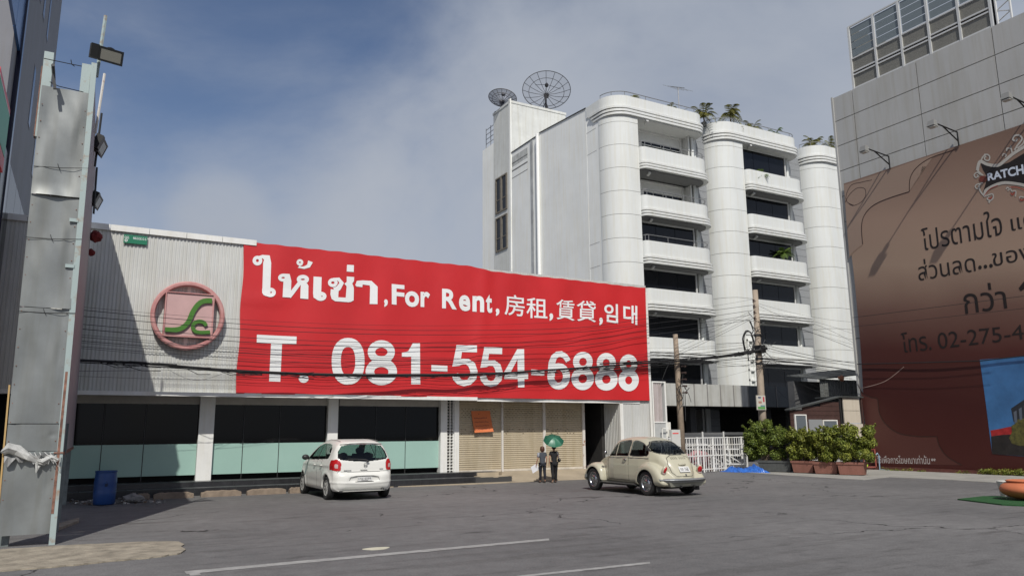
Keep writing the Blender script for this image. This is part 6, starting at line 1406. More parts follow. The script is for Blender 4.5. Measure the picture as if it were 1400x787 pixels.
# ================================================================== CARS (implicit surfaces polygonised with surface nets)
def surfnets(D, o, h):
    nx, ny, nz = D.shape; c = np.zeros((nx-1, ny-1, nz-1), np.float32)
    s = D < 0
    cnt = np.zeros(c.shape, np.uint8)
    for i in (0, 1):
        for j in (0, 1):
            for k in (0, 1): cnt += s[i:nx-1+i, j:ny-1+j, k:nz-1+k]
    act = (cnt > 0) & (cnt < 8); I = np.argwhere(act); idx = -np.ones(c.shape, np.int64); idx[act] = np.arange(len(I))
    P = np.zeros((len(I), 3)); N = np.zeros(len(I)); cor = [(i, j, k) for i in (0, 1) for j in (0, 1) for k in (0, 1)]
    for a in range(8):
        for b in range(a+1, 8):
            A, B = np.array(cor[a]), np.array(cor[b])
            if np.abs(A-B).sum() != 1: continue
            da = D[I[:, 0]+A[0], I[:, 1]+A[1], I[:, 2]+A[2]]; db = D[I[:, 0]+B[0], I[:, 1]+B[1], I[:, 2]+B[2]]; m = (da < 0) != (db < 0)
            t = np.where(m, da/np.where(m, da-db, 1), 0)[:, None]; P += np.where(m[:, None], A+(B-A)*t, 0); N += m
    V = (I+P/N[:, None])*h+np.array(o); F = []
    for ax in range(3):
        u, v = [(1, 2), (2, 0), (0, 1)][ax]
        lo = [slice(None)]*3; hi = [slice(None)]*3; lo[ax] = slice(0, -1); hi[ax] = slice(1, None)
        e = s[tuple(lo)] != s[tuple(hi)]; E_ = np.argwhere(e); E_ = E_[(E_[:, u] > 0) & (E_[:, v] > 0) & (E_[:, u] < D.shape[u]-1) & (E_[:, v] < D.shape[v]-1)]
        q = []
        for du, dv in ((0, 0), (-1, 0), (-1, -1), (0, -1)):
            C = E_.copy(); C[:, u] += du; C[:, v] += dv; q.append(idx[C[:, 0], C[:, 1], C[:, 2]])
        q = np.stack(q, 1); fl = s[E_[:, 0], E_[:, 1], E_[:, 2]]; q[fl] = q[fl][:, ::-1]; q = q[:, ::-1]; F.append(q)
    return V, np.concatenate(F)
def polysd(pts, Y, Z):                                 # signed distance to a closed polygon, negative inside
    d = np.full(Y.shape, 1e9); ins = np.zeros(Y.shape, bool); n = len(pts)
    for i in range(n):
        (ax, ay), (bx, by) = pts[i], pts[(i+1) % n]; ex, ey = bx-ax, by-ay; wx, wy = Y-ax, Z-ay
        t = np.clip((wx*ex+wy*ey)/(ex*ex+ey*ey+1e-12), 0, 1); d = np.minimum(d, (wx-ex*t)**2+(wy-ey*t)**2)
        if ey != 0: c = ((ay <= Z) & (by > Z)) | ((by <= Z) & (ay > Z)); ins ^= c & (wx < ex*(Z-ay)/(ey if ey else 1))
    return np.where(ins, -1, 1)*np.sqrt(d)
def smax(a, b, k): h = np.clip(.5+.5*(a-b)/k, 0, 1); return b*(1-h)+a*h+k*h*(1-h)
def smin(a, b, k): return -smax(-a, -b, k)
def itp(x, xs, ys): return np.interp(x, xs, ys)
def inpoly(pts, y, z): return polysd(pts, y, z) < 0
def csp(P, k=8): return spl(P+[P[0]], k)[:-1]
def split_mesh(V, F, cls, names, mats, parent, M, org, inset={}, splity=1.5):
    """one mesh object per region of a body shell"""
    out_ = {}
    cen = V.mean(0); fn = np.cross(V[F[:, 2]]-V[F[:, 0]], V[F[:, 3]]-V[F[:, 1]])
    if ((fn*(V[F].mean(1)-cen)).sum(1) > 0).mean() < .5: F = F[:, ::-1]; print('flipped')
    fn = np.cross(V[F[:, 2]]-V[F[:, 0]], V[F[:, 3]]-V[F[:, 1]]); vn = np.zeros_like(V)
    for k in range(4): np.add.at(vn, F[:, k], fn)
    vn /= np.linalg.norm(vn, axis=1)[:, None]+1e-12
    for c, nm in enumerate(names):
        f0_ = F[cls == c]
        if not len(f0_): continue
        cc = V[f0_].mean(1); key = np.zeros(len(f0_), int)
        if nm in ('fender', 'side_window', 'tail_lamp', 'tail_lamp_inner'): key = (cc[:, 0] > 0)*1
        if nm == 'fender': key = key+2*(cc[:, 1] > 1.2)
        if nm == 'side_window': key = key+2*(cc[:, 1] > splity)
        for kk in np.unique(key):
          f = f0_[key == kk]
          u, inv = np.unique(f, return_inverse=True); v = V[u].copy(); nr = vn[u]
          if nm in inset: v = v+nr*inset[nm]
          v = np.array([tuple(M @ Vector(p)) for p in v]) if not isinstance(M, tuple) else v*M[0]+np.array(M[1])
          o = npmesh(nm, v, inv.reshape(f.shape), mats[c], parent, tuple(ORG[parent.name]), smooth=True)
          o.data.normals_split_custom_set_from_vertices([tuple(n) for n in nr]); out_.setdefault(nm, o)
    return out_
def wheel(parent, c, r, w, side, rimfn, M):
    """c: local centre; side +1 right, -1 left; returns tyre object"""
    q = MB(); cx = c[0]; pr = [(r*.68, -w*.42), (r*.80, -w*.5), (r*.93, -w*.5), (r*.99, -w*.40), (r, -w*.2), (r, w*.2), (r*.99, w*.4), (r*.93, w*.5), (r*.80, w*.5), (r*.68, w*.42)]
    q.lathe(pr, c=c, n=40, axis='x'); q.xform(M); o = q.build('wheel', TYRE, parent, smooth=True)
    rimfn(o, c, r, w, side, M); return o
TYRE = mat('tyre rubber', (.018, .018, .018), .75, var=.2, scale=20); UNDER = mat('underbody black', (.010, .010, .010), .8); CHROME = mat('dull chrome', (.45, .45, .45), .22, 1.0); ALLOY = mat('grey alloy', (.45, .45, .43), .35, .3)
CARGL = glassy('tinted car glass', (.52, .60, .57), .02); SEATM = mat('seat cloth', (.03, .03, .032), .8)
PLATE = mat('white number plate', (.62, .62, .60), .5); PTXT = mat('plate ink', (.03, .03, .03), .5); TAIL = mat('red tail lens', (.42, .010, .012), .18, coat=.6); TAILW = mat('clear tail lens', (.50, .36, .35), .15, coat=.5)

# ---- white hatchback
def white_hatch():
    s = 1.07; Y0 = bZ(447, 683)                        # left rear wheel contact
    K = Matrix.Translation((Y0.x+.80*s, Y0.y-.66*s+.12, 0)) @ Matrix.Rotation(R_(.0), 4, 'Z') @ Matrix.Scale(s, 4)
    t = thing('parked_car', K.translation+Vector((0, 1.9, 0)), 'white small hatchback parked with its rear to the viewer before the mint glass', 'car')
    PW = mat('pearl white paint', (.68, .675, .63), .32, var=.0, coat=.25, spec=.4); SEAM = mat('panel gap grey', (.18, .18, .17), .6); BLKP = mat('black plastic trim', (.018, .018, .018), .5)
    h = .0135; o = (-.90, -.06, .10); n = (int(1.8/h), int(3.9/h), int(1.50/h)); X = o[0]+h*np.arange(n[0]); Y = o[1]+h*np.arange(n[1]); Z = o[2]+h*np.arange(n[2])
    prof = [(.10, .24), (.02, .34), (.0, .50), (.02, .62), (.10, .70), (.115, .82), (.14, .98), (.24, 1.17), (.36, 1.345), (.43, 1.405), (.50, 1.44), (.80, 1.485), (1.25, 1.51), (1.70, 1.49), (2.05, 1.42), (2.40, 1.26), (2.80, 1.03), (3.05, .96), (3.35, .88), (3.60, .76), (3.73, .60), (3.78, .42), (3.74, .28), (3.55, .20), (.25, .20)]
    YY, ZZ = np.meshgrid(Y, Z, indexing='ij'); ds = polysd(csp(prof, 6), YY, ZZ)
    plan = itp(Y, [-.1, 0, .08, .2, .45, .9, 1.9, 2.7, 3.2, 3.5, 3.7, 3.78], [.50, .60, .70, .765, .81, .83, .832, .825, .80, .735, .60, .45])
    zz = itp(Z, [.15, .30, .50, .75, .93, 1.0, 1.15, 1.30, 1.42, 1.52], [.955, .985, 1.0, 1.0, .985, .96, .885, .80, .72, .62])
    Wd = plan[:, None]*zz[None, :]
    # flanks pinched between the arches, shoulders over the wheels
    for ya in (.66, 3.10): Wd = Wd+.018*np.exp(-((np.hypot(YY-ya, ZZ-.30)-.36)/.07)**2)
    Wd = Wd-.010*np.exp(-((ZZ-.42)/.10)**2)*np.exp(-((YY-1.9)/.8)**2)
    Wd = Wd+.012*np.exp(-((ZZ-.86)/.05)**2)
    D = smax(ds[None], np.abs(X)[:, None, None]-Wd[None], .16)
    # tailgate dish for the plate and the bumper crease
    XX = np.abs(X)[:, None, None]
    D = np.maximum(D, -(np.sqrt(((XX)/.42)**4+((YY-(-.01))/.045)**2+((ZZ-.52)/.075)**4)-1)*.04)
    D = D-.012*np.exp(-((ZZ[None]-.405-.05*XX)/.03)**2)*(YY[None] < .5)
    for ya in (.66, 3.10):
        cyl = np.hypot(YY-ya, ZZ-.295)[None]-.335; cyl = np.maximum(cyl, .50-XX); D = smax(D, -cyl, .02)
    V, F = surfnets(D.astype(np.float32), o, h); c = V[F].mean(1); x, y, z = np.abs(c[:, 0]), c[:, 1], c[:, 2]; xs = c[:, 0]
    fn = np.cross(V[F[:, 2]]-V[F[:, 0]], V[F[:, 3]]-V[F[:, 1]]); fn /= np.linalg.norm(fn, axis=1)[:, None]+1e-12
    cls = np.zeros(len(F), int); side = np.abs(fn[:, 0]) > .45
    names = ['body', 'rear_window', 'side_window', 'windscreen', 'tail_lamp', 'tail_lamp_inner', 'panel_gap', 'wheel_well', 'under_panel']
    mats = [PW, CARGL, CARGL, CARGL, TAIL, TAILW, SEAM, UNDER, BLKP]
    rear = (y < .62) & (fn[:, 1] < -.15)
    rw = rear & inpoly([(-.60, 1.00), (-.66, 1.05), (-.63, 1.20), (-.53, 1.345), (-.3, 1.37), (0, 1.378), (.3, 1.37), (.53, 1.345), (.63, 1.20), (.66, 1.05), (.60, 1.00), (.3, .965), (0, .955), (-.3, .965)], xs, z)
    sd = [(.66, 1.02), (.62, 1.12), (.70, 1.28), (.86, 1.37), (1.2, 1.41), (1.65, 1.40), (1.95, 1.34), (2.25, 1.20), (2.55, 1.02), (2.6, .97), (1.6, .985)]
    sw = side & inpoly(sd, y, z) & (x > .4); pil = sw & ((np.abs(y-1.55) < .035) | (np.abs(y-.93-.1*(z-1.2)) < .016))
    ws = (fn[:, 1] > .3) & (y > 2.0) & (y < 2.86) & (z > 1.04) & (z < 1.43) & (x < .62-.25*(z-1.04)) 
    cls[rw] = 1; cls[sw] = 2; cls[ws] = 3
    tl = inpoly([(.60, .74), (.585, .90), (.63, 1.00), (.70, 1.01), (.80, .98), (.84, .90), (.80, .76), (.70, .72)], x, z) & (y < .40) & (y > .05); tl |= side & inpoly([(.05, .74), (.12, 1.0), (.33, .97), (.40, .90), (.28, .80), (.15, .73)], y, z)
    tl &= ~rw; cls[tl] = 4; cls[tl & (y < .26) & inpoly([(.665, .80), (.665, .885), (.70, .90), (.735, .89), (.74, .82), (.71, .79)], x, z)] = 5
    gap = rear & (((np.abs(z-.695-.02*(x/.7)**2) < .008) & (x < .66)) | ((np.abs(x-.665+.1*(z-.7)) < .008) & (z > .68) & (z < .76)))
    gap |= side & (z > .26) & (z < 1.0) & ((np.abs(y-1.55) < .008) | (np.abs(y-2.55+.1*(z-.6)) < .008)) | side & (np.abs(y-.98-.14*np.sin((z-.3)*3)) < .008) & (z > .50) & (z < 1.0)
    cls[gap & (cls == 0)] = 6
    for ya in (.66, 3.10): cls[(np.hypot(y-ya, z-.295) < .342) & (x < .80) & (z > .1) & (np.abs(fn[:, 0]) < .75) & (np.hypot(y-ya, z-.295) < .339)] = 7
    for ya in (.66, 3.10): cls[(x < .52) & (x > .45) & (np.hypot(y-ya, z-.295) < .34) & side] = 7
    cls[(z < .225)] = 8; cls[pil] = 8
    ob = split_mesh(V, F, cls, names, mats, t, K, None, {'tail_lamp': .006, 'tail_lamp_inner': .008, 'rear_window': -.004, 'side_window': -.006, 'windscreen': -.006, 'panel_gap': -.004})
    b = ob['body']
    def add(mb, nm, m, par=t, sm=False): mb.xform(K); return mb.build(nm, m, par, org=ORG[t.name], smooth=sm)
    # cabin seen through the rear window
    add(MB().box(-.62, .62, .45, 2.9, .22, .62), 'cabin_floor', SEATM)
    for x_ in (-.36, .36): add(MB().hexa([(x_-.23, 1.75, .6), (x_+.23, 1.75, .6), (x_+.23, 1.9, .6), (x_-.23, 1.9, .6)], [(x_-.2, 1.55, 1.12), (x_+.2, 1.55, 1.12), (x_+.2, 1.65, 1.12), (x_-.2, 1.65, 1.12)]), 'seat', SEATM); add(MB().ball((x_, 1.58, 1.20), (.13, .06, .10), 10, 6), 'headrest', SEATM)
    add(MB().hexa([(-.58, .95, .6), (.58, .95, .6), (.58, 1.1, .6), (-.58, 1.1, .6)], [(-.55, .8, 1.02), (.55, .8, 1.02), (.55, .9, 1.02), (-.55, .9, 1.02)]), 'rear_seat', SEATM)
    for x_ in (-.33, .33): add(MB().ball((x_, .84, 1.09), (.12, .05, .08), 10, 6), 'headrest', SEATM)
    add(MB().box(-.62, .62, 2.4, 2.75, .6, .98), 'dashboard', SEATM)
    # rear spoiler lip, wiper, badge, handle, plate, bumper insert, reverse sensors
    q = MB(); P = [(-.56, .40, 1.385), (-.3, .345, 1.415), (0, .33, 1.425), (.3, .345, 1.415), (.56, .40, 1.385)]; q.tube(P, [.018, .026, .028, .026, .018], 8); add(q, 'spoiler', PW, t, True)
    add(MB().box(-.13, .13, .325, .34, 1.39, 1.40), 'brake_lamp', TAIL)
    q = MB(); q.tube([(.10, .075, .965), (.04, .09, .995), (-.25, .12, 1.015), (-.42, .14, 1.02)], [.018, .014, .01, .008], 6); q.ball((.10, .075, .955), (.04, .03, .02), 8, 5); add(q, 'wiper', BLKP)
    q = MB(); q.tube([(.04+.045*math.cos(a), .078, .87+.038*math.sin(a)) for a in np.linspace(0, 2*math.pi, 17)], .006, 5); q.box(-.01, .09, .070, .080, .863, .877); add(q, 'badge', CHROME)
    add(MB().box(-.09, .09, .080, .094, .735, .755), 'tailgate_handle', mat('shaded handle', (.40, .40, .37), .5))
    q = MB()
    for k in range(7): q.box(-.52+.028*k, -.50+.028*k, .088, .094, .728, .748)
    add(q, 'model_badge', CHROME); q = MB()
    for k in range(4): q.box(.42+.026*k, .44+.026*k, .090, .096, .752, .768)
    add(q, 'trim_badge', CHROME)
    add(MB().box(-.19, .19, -.004, .008, .47, .575), 'number_plate', PLATE)
    V_, F_ = glyph_mesh('1กย 6599'); a_, b_ = V_.min(0), V_.max(0); q = MB(); q.add([(-.165+.33*(p[0]-a_[0])/(b_[0]-a_[0]), -.0065, .505+.055*(p[1]-a_[1])/(b_[1]-a_[1])) for p in V_], F_); add(q, 'plate_lettering', PTXT)
    add(MB().box(-.09, .09, -.0062, -.005, .480, .490), 'plate_lettering', PTXT)
    add(MB().box(-.24, .24, -.003, .012, .452, .462), 'plate_edge', BLKP)
    q = MB(); P = [(-.42, .01, .45), (-.36, .004, .57), (-.22, .002, .60), (0, .001, .603), (.22, .002, .60), (.36, .004, .57), (.42, .01, .45)]; q.tube(P, .006, 5); add(q, 'bumper_crease', SEAM)
    for x_ in (-.64, -.40, .40, .64): add(MB().lathe([(0, -.004), (.014, -.004), (.014, .004)], c=(x_, .075 if abs(x_) > .5 else .03, .60), n=10, axis='y'), 'parking_sensor', SEAM)
    q = MB(); q.lathe([(.03, -.05), (.036, -.05), (.036, .15), (.0, .15)], c=(.50, .10, .255), n=14, axis='y'); add(q, 'exhaust', UNDER)
    add(MB().box(-.62, .62, .06, .20, .205, .245), 'rear_valance', BLKP); add(MB().box(-.55, .55, .3, 3.4, .16, .3), 'underbody', UNDER)
    for s_ in (-1, 1):
        q = MB(); q.ball((s_*.93, 2.38, 1.03), (.10, .07, .075), 12, 8); q.tube([(s_*.82, 2.42, .98), (s_*.90, 2.40, 1.0)], .025, 6); add(q, 'wing_mirror', BLKP, t, True)
        for y_ in (1.10, 1.72): q = MB(); q.tube([(s_*.838, y_-.07, .845), (s_*.865, y_-.03, .848), (s_*.865, y_+.05, .848), (s_*.838, y_+.09, .845)], .012, 6); q.ball((s_*.83, y_, .845), (.012, .05, .03), 8, 6); add(q, 'door_handle', PW, t, True)
    q = MB(); 
    for s_ in (-1, 1): q.tube([(s_*.50, y_, z_) for y_, z_ in ((.55, 1.462), (.9, 1.492), (1.4, 1.505), (1.8, 1.47))], .006, 4)
    add(q, 'roof_channel', SEAM)
    def rim(o_, c_, r, w, sd_, M):
        q = MB(); q.lathe([(r*.69, w*.34*sd_), (r*.64, w*.40*sd_), (r*.60, w*.30*sd_), (r*.56, -w*.1*sd_), (0, -w*.12*sd_)], c=c_, n=32, axis='x'); q.xform(M); q.build('rim', UNDER, o_, org=ORG[o_.name], smooth=True)
        q = MB(); q.lathe([(r*.69, w*.36*sd_), (r*.66, w*.46*sd_), (r*.61, w*.40*sd_)], c=c_, n=32, axis='x')
        for k in range(10):
            a = 2*math.pi*k/10; f = lambda rr_, aa: (c_[0]+sd_*w*.38, c_[1]+rr_*math.cos(aa), c_[2]+rr_*math.sin(aa)); g_ = lambda rr_, aa: (c_[0]+sd_*w*.2, c_[1]+rr_*math.cos(aa), c_[2]+rr_*math.sin(aa))
            q.hexa([f(r*.12, a-.5), f(r*.64, a-.13), f(r*.64, a+.13), f(r*.12, a+.5)], [g_(r*.12, a-.5), g_(r*.64, a-.13), g_(r*.64, a+.13), g_(r*.12, a+.5)])
        q.lathe([(r*.2, w*.32*sd_), (r*.17, w*.42*sd_), (0, w*.43*sd_)], c=c_, n=16, axis='x'); q.xform(M); q.build('spokes', ALLOY, o_, org=ORG[o_.name])
    for ya in (.66, 3.10):
        for sd_ in (-1, 1): wheel(t, (sd_*.735, ya, .293), .293, .17, sd_, rim, K)
    return t
white_hatch()

# ---- cream classic with round body
def cream_car():
    s = 1.075; A_ = bZ(889, 677.5); B_ = bZ(812.5, 669)
    yr, yf = A_.y, B_.y; s = (yf-yr)/2.40; s = 1.075
    K = Matrix.Translation(((A_.x+B_.x)/2+.66*s, (yr+yf)/2-1.2*s, 0)) @ Matrix.Scale(s, 4)      # local origin: rear axle, centre line
    t = thing('parked_car', K.translation+Vector((0, 1.2, 0)), 'cream classic rounded two door car with chrome hubcaps parked on the asphalt', 'car')
    CR = mat('cream paint', (.47, .445, .335), .28, coat=.5, spec=.5, var=.03, scale=1.5); SEAM2 = mat('cream gap', (.10, .095, .07), .7); RUB = mat('rubber seal', (.03, .03, .03), .6)
    h = .0135; o = (-.82, -.90, .10); n = (int(1.64/h), int(4.2/h), int(1.46/h)); X = o[0]+h*np.arange(n[0]); Y = o[1]+h*np.arange(n[1]); Z = o[2]+h*np.arange(n[2])
    YY, ZZ = np.meshgrid(Y, Z, indexing='ij'); XX = np.abs(X)[:, None, None]
    prof = [(-.70, .34), (-.76, .44), (-.70, .60), (-.58, .80), (-.42, .97), (-.22, 1.14), (.02, 1.30), (.28, 1.41), (.55, 1.475), (.85, 1.50), (1.15, 1.49), (1.42, 1.44), (1.58, 1.37), (1.74, 1.18), (1.88, 1.00), (2.0, .965), (2.25, .93), (2.5, .86), (2.72, .74), (2.87, .58), (2.93, .44), (2.88, .34), (2.6, .26), (-.5, .26)]
    ds = polysd(csp(prof, 6), YY, ZZ)
    wl = itp(Y, [-.8, -.70, -.55, -.3, 0, .4, .9, 1.5, 1.9, 2.2, 2.5, 2.75, 2.93], [.20, .30, .42, .53, .61, .655, .675, .66, .60, .50, .40, .31, .18])
    tz = itp(Z, [.2, .30, .50, .75, .92, 1.0, 1.15, 1.30, 1.42, 1.50], [.93, .965, 1.0, 1.0, .975, .94, .86, .78, .70, .60])
    Wd = wl[:, None]*tz[None]
    body = smax(ds[None], XX-Wd[None], .17)
    def fender(yc, rx, ry, rz, zc, xc, yt):
        e = (np.sqrt(((XX-xc)/rx)**2+((YY-yc)/ry)**2+((ZZ-zc)/rz)**2)-1)*min(rx, ry, rz)
        return e
    # fenders as swept arches: big ellipses in side view, rounded outward
    def arch(prof2, w0, w1, k):
        d2 = polysd(csp(prof2, 6), YY, ZZ)[None]; return smax(smax(d2, XX-w1, k), w0-XX, .03)
    ff = arch([(1.98, .30), (1.98, .42), (2.03, .60), (2.16, .73), (2.34, .785), (2.54, .765), (2.70, .68), (2.83, .52), (2.90, .36), (2.85, .27), (2.6, .25), (2.1, .25)], .30, .765, .17)
    fr = arch([(.50, .28), (.48, .42), (.40, .62), (.26, .76), (.05, .835), (-.18, .82), (-.40, .72), (-.58, .55), (-.70, .38), (-.66, .27), (-.4, .25), (.3, .25)], .30, .775, .17)
    # pinch the front of the fenders together
    D = smin(smin(body, ff, .035), fr, .035)
    for ya, r_ in ((0, .345), (2.40, .345)):
        cyl = np.maximum(np.hypot(YY-ya, ZZ-.315)[None]-r_, .48-XX); D = smax(D, -cyl, .02)
        cut = np.maximum(np.abs(YY-ya)-r_, ZZ-.315)[None]; cut = np.maximum(cut, .48-XX); D = smax(D, -cut, .02)
    D = np.maximum(D, (.245-ZZ)[None])
    V, F = surfnets(D.astype(np.float32), o, h); c = V[F].mean(1); x, y, z = np.abs(c[:, 0]), c[:, 1], c[:, 2]; xs = c[:, 0]
    fn = np.cross(V[F[:, 2]]-V[F[:, 0]], V[F[:, 3]]-V[F[:, 1]]); fn /= np.linalg.norm(fn, axis=1)[:, None]+1e-12; side = np.abs(fn[:, 0]) > .40
    ii = np.clip(((c-np.array(o))/h).round().astype(int), 0, np.array(D.shape)-1)
    bd = body[ii[:, 0], ii[:, 1], ii[:, 2]]; fd = np.minimum(ff, fr)[ii[:, 0], ii[:, 1], ii[:, 2]]
    names = ['body', 'fender', 'rear_window', 'side_window', 'windscreen', 'panel_gap', 'wheel_well', 'window_seal']; mats = [CR, CR, CARGL, CARGL, CARGL, SEAM2, UNDER, RUB]
    cls = np.zeros(len(F), int); cls[fd < bd-.002] = 1; SIDEG = glassy('dark side glass', (.20, .215, .215), .0, ior=1.12); mats[3] = SIDEG; mats[2] = glassy('dark rear glass', (.24, .26, .27), .0)
    rwp = [(-.45, 1.075), (-.52, 1.13), (-.50, 1.24), (-.38, 1.36), (-.2, 1.385), (0, 1.39), (.2, 1.385), (.38, 1.36), (.50, 1.24), (.52, 1.13), (.45, 1.075), (.2, 1.06), (0, 1.055), (-.2, 1.06)]
    drw = polysd(rwp, xs, z); rw = (drw < 0) & (y < .5) & (fn[:, 1] < -.1); rs2 = (np.abs(drw-.010) < .008) & (y < .5) & (fn[:, 1] < -.1)
    qa = csp([(.10, 1.02), (.07, 1.09), (.16, 1.20), (.32, 1.31), (.55, 1.375), (.74, 1.385), (.755, 1.30), (.76, 1.10), (.75, 1.02), (.4, 1.005)], 4)
    qb = csp([(.86, 1.01), (.855, 1.2), (.86, 1.385), (1.1, 1.39), (1.33, 1.36), (1.47, 1.30), (1.62, 1.12), (1.70, 1.01), (1.3, 1.005)], 4)
    da, db = polysd(qa, y, z), polysd(qb, y, z); sw = side & ((da < 0) | (db < 0)) & (x > .35); ss = side & ((np.abs(da-.010) < .010) | (np.abs(db-.010) < .010)) & (x > .35)
    sw &= ~((db < 0) & (np.abs(y-1.40) < .012))
    ws = (fn[:, 1] > .35) & (y > 1.5) & (z > 1.04) & (z < 1.38) & (x < .56-.3*(z-1.04))
    gap = side & (x > .4) & (cls == 0) & (((np.abs(y-.81) < .007) & (z > .36) & (z < 1.42)) | ((np.abs(y-1.80+.08*np.maximum(0, z-.9)) < .007) & (z > .36) & (z < 1.0)) | ((np.abs(z-.355) < .007) & (y > .81) & (y < 1.8)))
    lid = polysd([(-.36, .60), (-.40, .80), (-.36, .96), (-.2, 1.03), (.2, 1.03), (.36, .96), (.40, .80), (.36, .60), (.26, .50), (-.26, .50)], xs, z); gap |= (np.abs(lid) < .008) & (y < .0) & (cls == 0)
    gap |= (y > 1.9) & (cls == 0) & (np.abs(x-wlx(y)) < .008) & (fn[:, 2] > .2) if False else gap
    cls[gap] = 5; cls[rs2 | ss] = 7; cls[rw] = 2; cls[sw] = 3; cls[ws] = 4
    for ya in (0, 2.40): cls[(np.hypot(y-ya, np.maximum(0, z-.315)) < .352) & (np.abs(fn[:, 0]) < .6) & (x < .775) & (np.abs(y-ya) < .352)] = 6; cls[(x < .50) & (x > .44) & side & (np.abs(y-ya) < .36) & (z < .68)] = 6
    ob = split_mesh(V, F, cls, names, mats, t, K, None, {'rear_window': -.008, 'side_window': -.010, 'windscreen': -.008, 'panel_gap': -.004}, .8)
    def add(mb, nm, m, par=t, sm=False): mb.xform(K); return mb.build(nm, m, par, org=ORG[t.name], smooth=sm)
    add(MB().box(-.5, .5, -.1, 1.9, .25, .6), 'cabin_floor', SEATM)
    for x_ in (-.28, .28): add(MB().hexa([(x_-.22, .95, .55), (x_+.22, .95, .55), (x_+.22, 1.12, .55), (x_-.22, 1.12, .55)], [(x_-.2, .80, 1.15), (x_+.2, .80, 1.15), (x_+.2, .90, 1.15), (x_-.2, .90, 1.15)]), 'seat', SEATM)
    add(MB().hexa([(-.5, .25, .55), (.5, .25, .55), (.5, .4, .55), (-.5, .4, .55)], [(-.46, .08, 1.0), (.46, .08, 1.0), (.46, .2, 1.0), (-.46, .2, 1.0)]), 'rear_seat', SEATM)
    add(MB().box(-.5, .5, 1.62, 1.75, .6, 1.0), 'dashboard', SEATM)
    BUMP = mat('grey painted bumper', (.30, .31, .31), .35, .5)
    def bumper(yb, yin, nm):
        q = MB(); P = []
        for k in range(17):
            u = -1+2*k/16; yy = yb+(yin-yb)*(abs(u)**3.2); P.append((u*.76, yy, .40))
        for z0, z1, off in ((.355, .455, 0),):
            V = []; 
            for (x_, y_, _) in P:
                sg_ = 1 if yin > yb else -1
                V += [(x_, y_+.05*sg_, z0), (x_, y_+.01*sg_, z0), (x_, y_-.035*sg_, z0+.02), (x_, y_-.045*sg_, (z0+z1)/2), (x_, y_-.035*sg_, z1-.02), (x_, y_+.01*sg_, z1), (x_, y_+.05*sg_, z1)]
            q.add(V, [(k*7+j, (k+1)*7+j, (k+1)*7+(j+1) % 7, k*7+(j+1) % 7) for k in range(16) for j in range(7)]+[tuple(range(7)), tuple(range(16*7+6, 16*7-1, -1))])
        o_ = add(q, nm, BUMP); q = MB(); q.tube([(p[0], p[1]-.047*(1 if yin > yb else -1), .405) for p in P], .012, 5); q.xform(K); q.build('rubber_strip', RUB, o_, org=ORG[t.name]); return o_
    bumper(-.86, -.56, 'rear_bumper'); bumper(3.02, 2.72, 'front_bumper')
    q = MB(); q.hexa([(-.52, -.74, .25), (.52, -.74, .25), (.52, -.5, .25), (-.52, -.5, .25)], [(-.60, -.78, .36), (.60, -.78, .36), (.60, -.5, .36), (-.60, -.5, .36)]); add(q, 'rear_apron', mat('grey cream apron', (.27, .265, .22), .5))
    for x_ in (-.22, .22): add(MB().lathe([(.02, -.06), (.026, -.06), (.026, .12), (0, .12)], c=(x_, -.74, .255), n=12, axis='y'), 'exhaust', CHROME)
    add(MB().box(.30, .46, -.62, -.35, .17, .28), 'silencer', UNDER); add(MB().box(-.42, .42, -.4, 2.6, .18, .30), 'underbody', UNDER)
    for s_ in (-1, 1):
        q = MB(); q.hexa([(s_*.60, .42, .235), (s_*.76, .42, .235), (s_*.74, 2.05, .235), (s_*.58, 2.05, .235)][::s_], [(s_*.60, .42, .285), (s_*.76, .42, .275), (s_*.74, 2.05, .275), (s_*.58, 2.05, .285)][::s_]); o_ = add(q, 'running_board', RUB); 
        q = MB(); q.tube([(s_*.765, .42, .268), (s_*.745, 2.05, .268)], .010, 5); q.xform(K); q.build('chrome_strip', CHROME, o_, org=ORG[t.name])
        q = MB(); q.tube([(s_*(.662+.0*1), y_, z_) for y_, z_ in ((.05, .955), (.4, .965), (.9, .97), (1.4, .965), (1.78, .95))], .0, 4) if False else None
        # tail lamp on the rear fender
        cM = Matrix.Translation((s_*.60, -.585, .66)) @ Matrix.Rotation(R_(-22*s_), 4, 'Z') @ Matrix.Rotation(R_(28), 4, 'X')
        q = MB(); q.ball((0, 0, 0), (.085, .05, .135), 14, 9); q.xform(cM); o_ = add(q, 'tail_lamp', CR, t, True)
        q = MB(); q.ball((0, -.028, .012), (.065, .042, .10), 14, 9); q.xform(K @ cM); q.build('red_lens', TAIL, o_, org=ORG[t.name], smooth=True); q = MB(); q.ball((0, -.032, -.066), (.055, .035, .036), 12, 7); q.xform(K @ cM); q.build('clear_lens', TAILW, o_, org=ORG[t.name], smooth=True)
        q = MB(); q.ball((s_*.58, 2.80, .62), (.08, .05, .08), 14, 9); add(q, 'headlight', CHROME, t, True)
        q = MB(); q.tube([(s_*.672, .88, .90), (s_*.70, .90, .90), (s_*.70, 1.0, .905), (s_*.672, 1.02, .90)], .012, 6); q.ball((s_*.67, .95, .90), (.01, .05, .022), 8, 6); add(q, 'door_handle', CHROME, t, True)
        q = MB(); q.tube([(s_*.60, 1.68, 1.0), (s_*.70, 1.72, 1.02)], .010, 5); q.ball((s_*.74, 1.73, 1.07), (.05, .03, .055), 12, 8); add(q, 'wing_mirror', CHROME, t, True)
    # belt mouldings
    def surf_x(yy, zz):
        k = np.argmin(np.abs(Y-yy)); m_ = np.argmin(np.abs(Z-zz)); col = D[:, k, m_]; ins = np.where(col < 0)[0]; return float(X[ins[-1]]) if len(ins) else .6
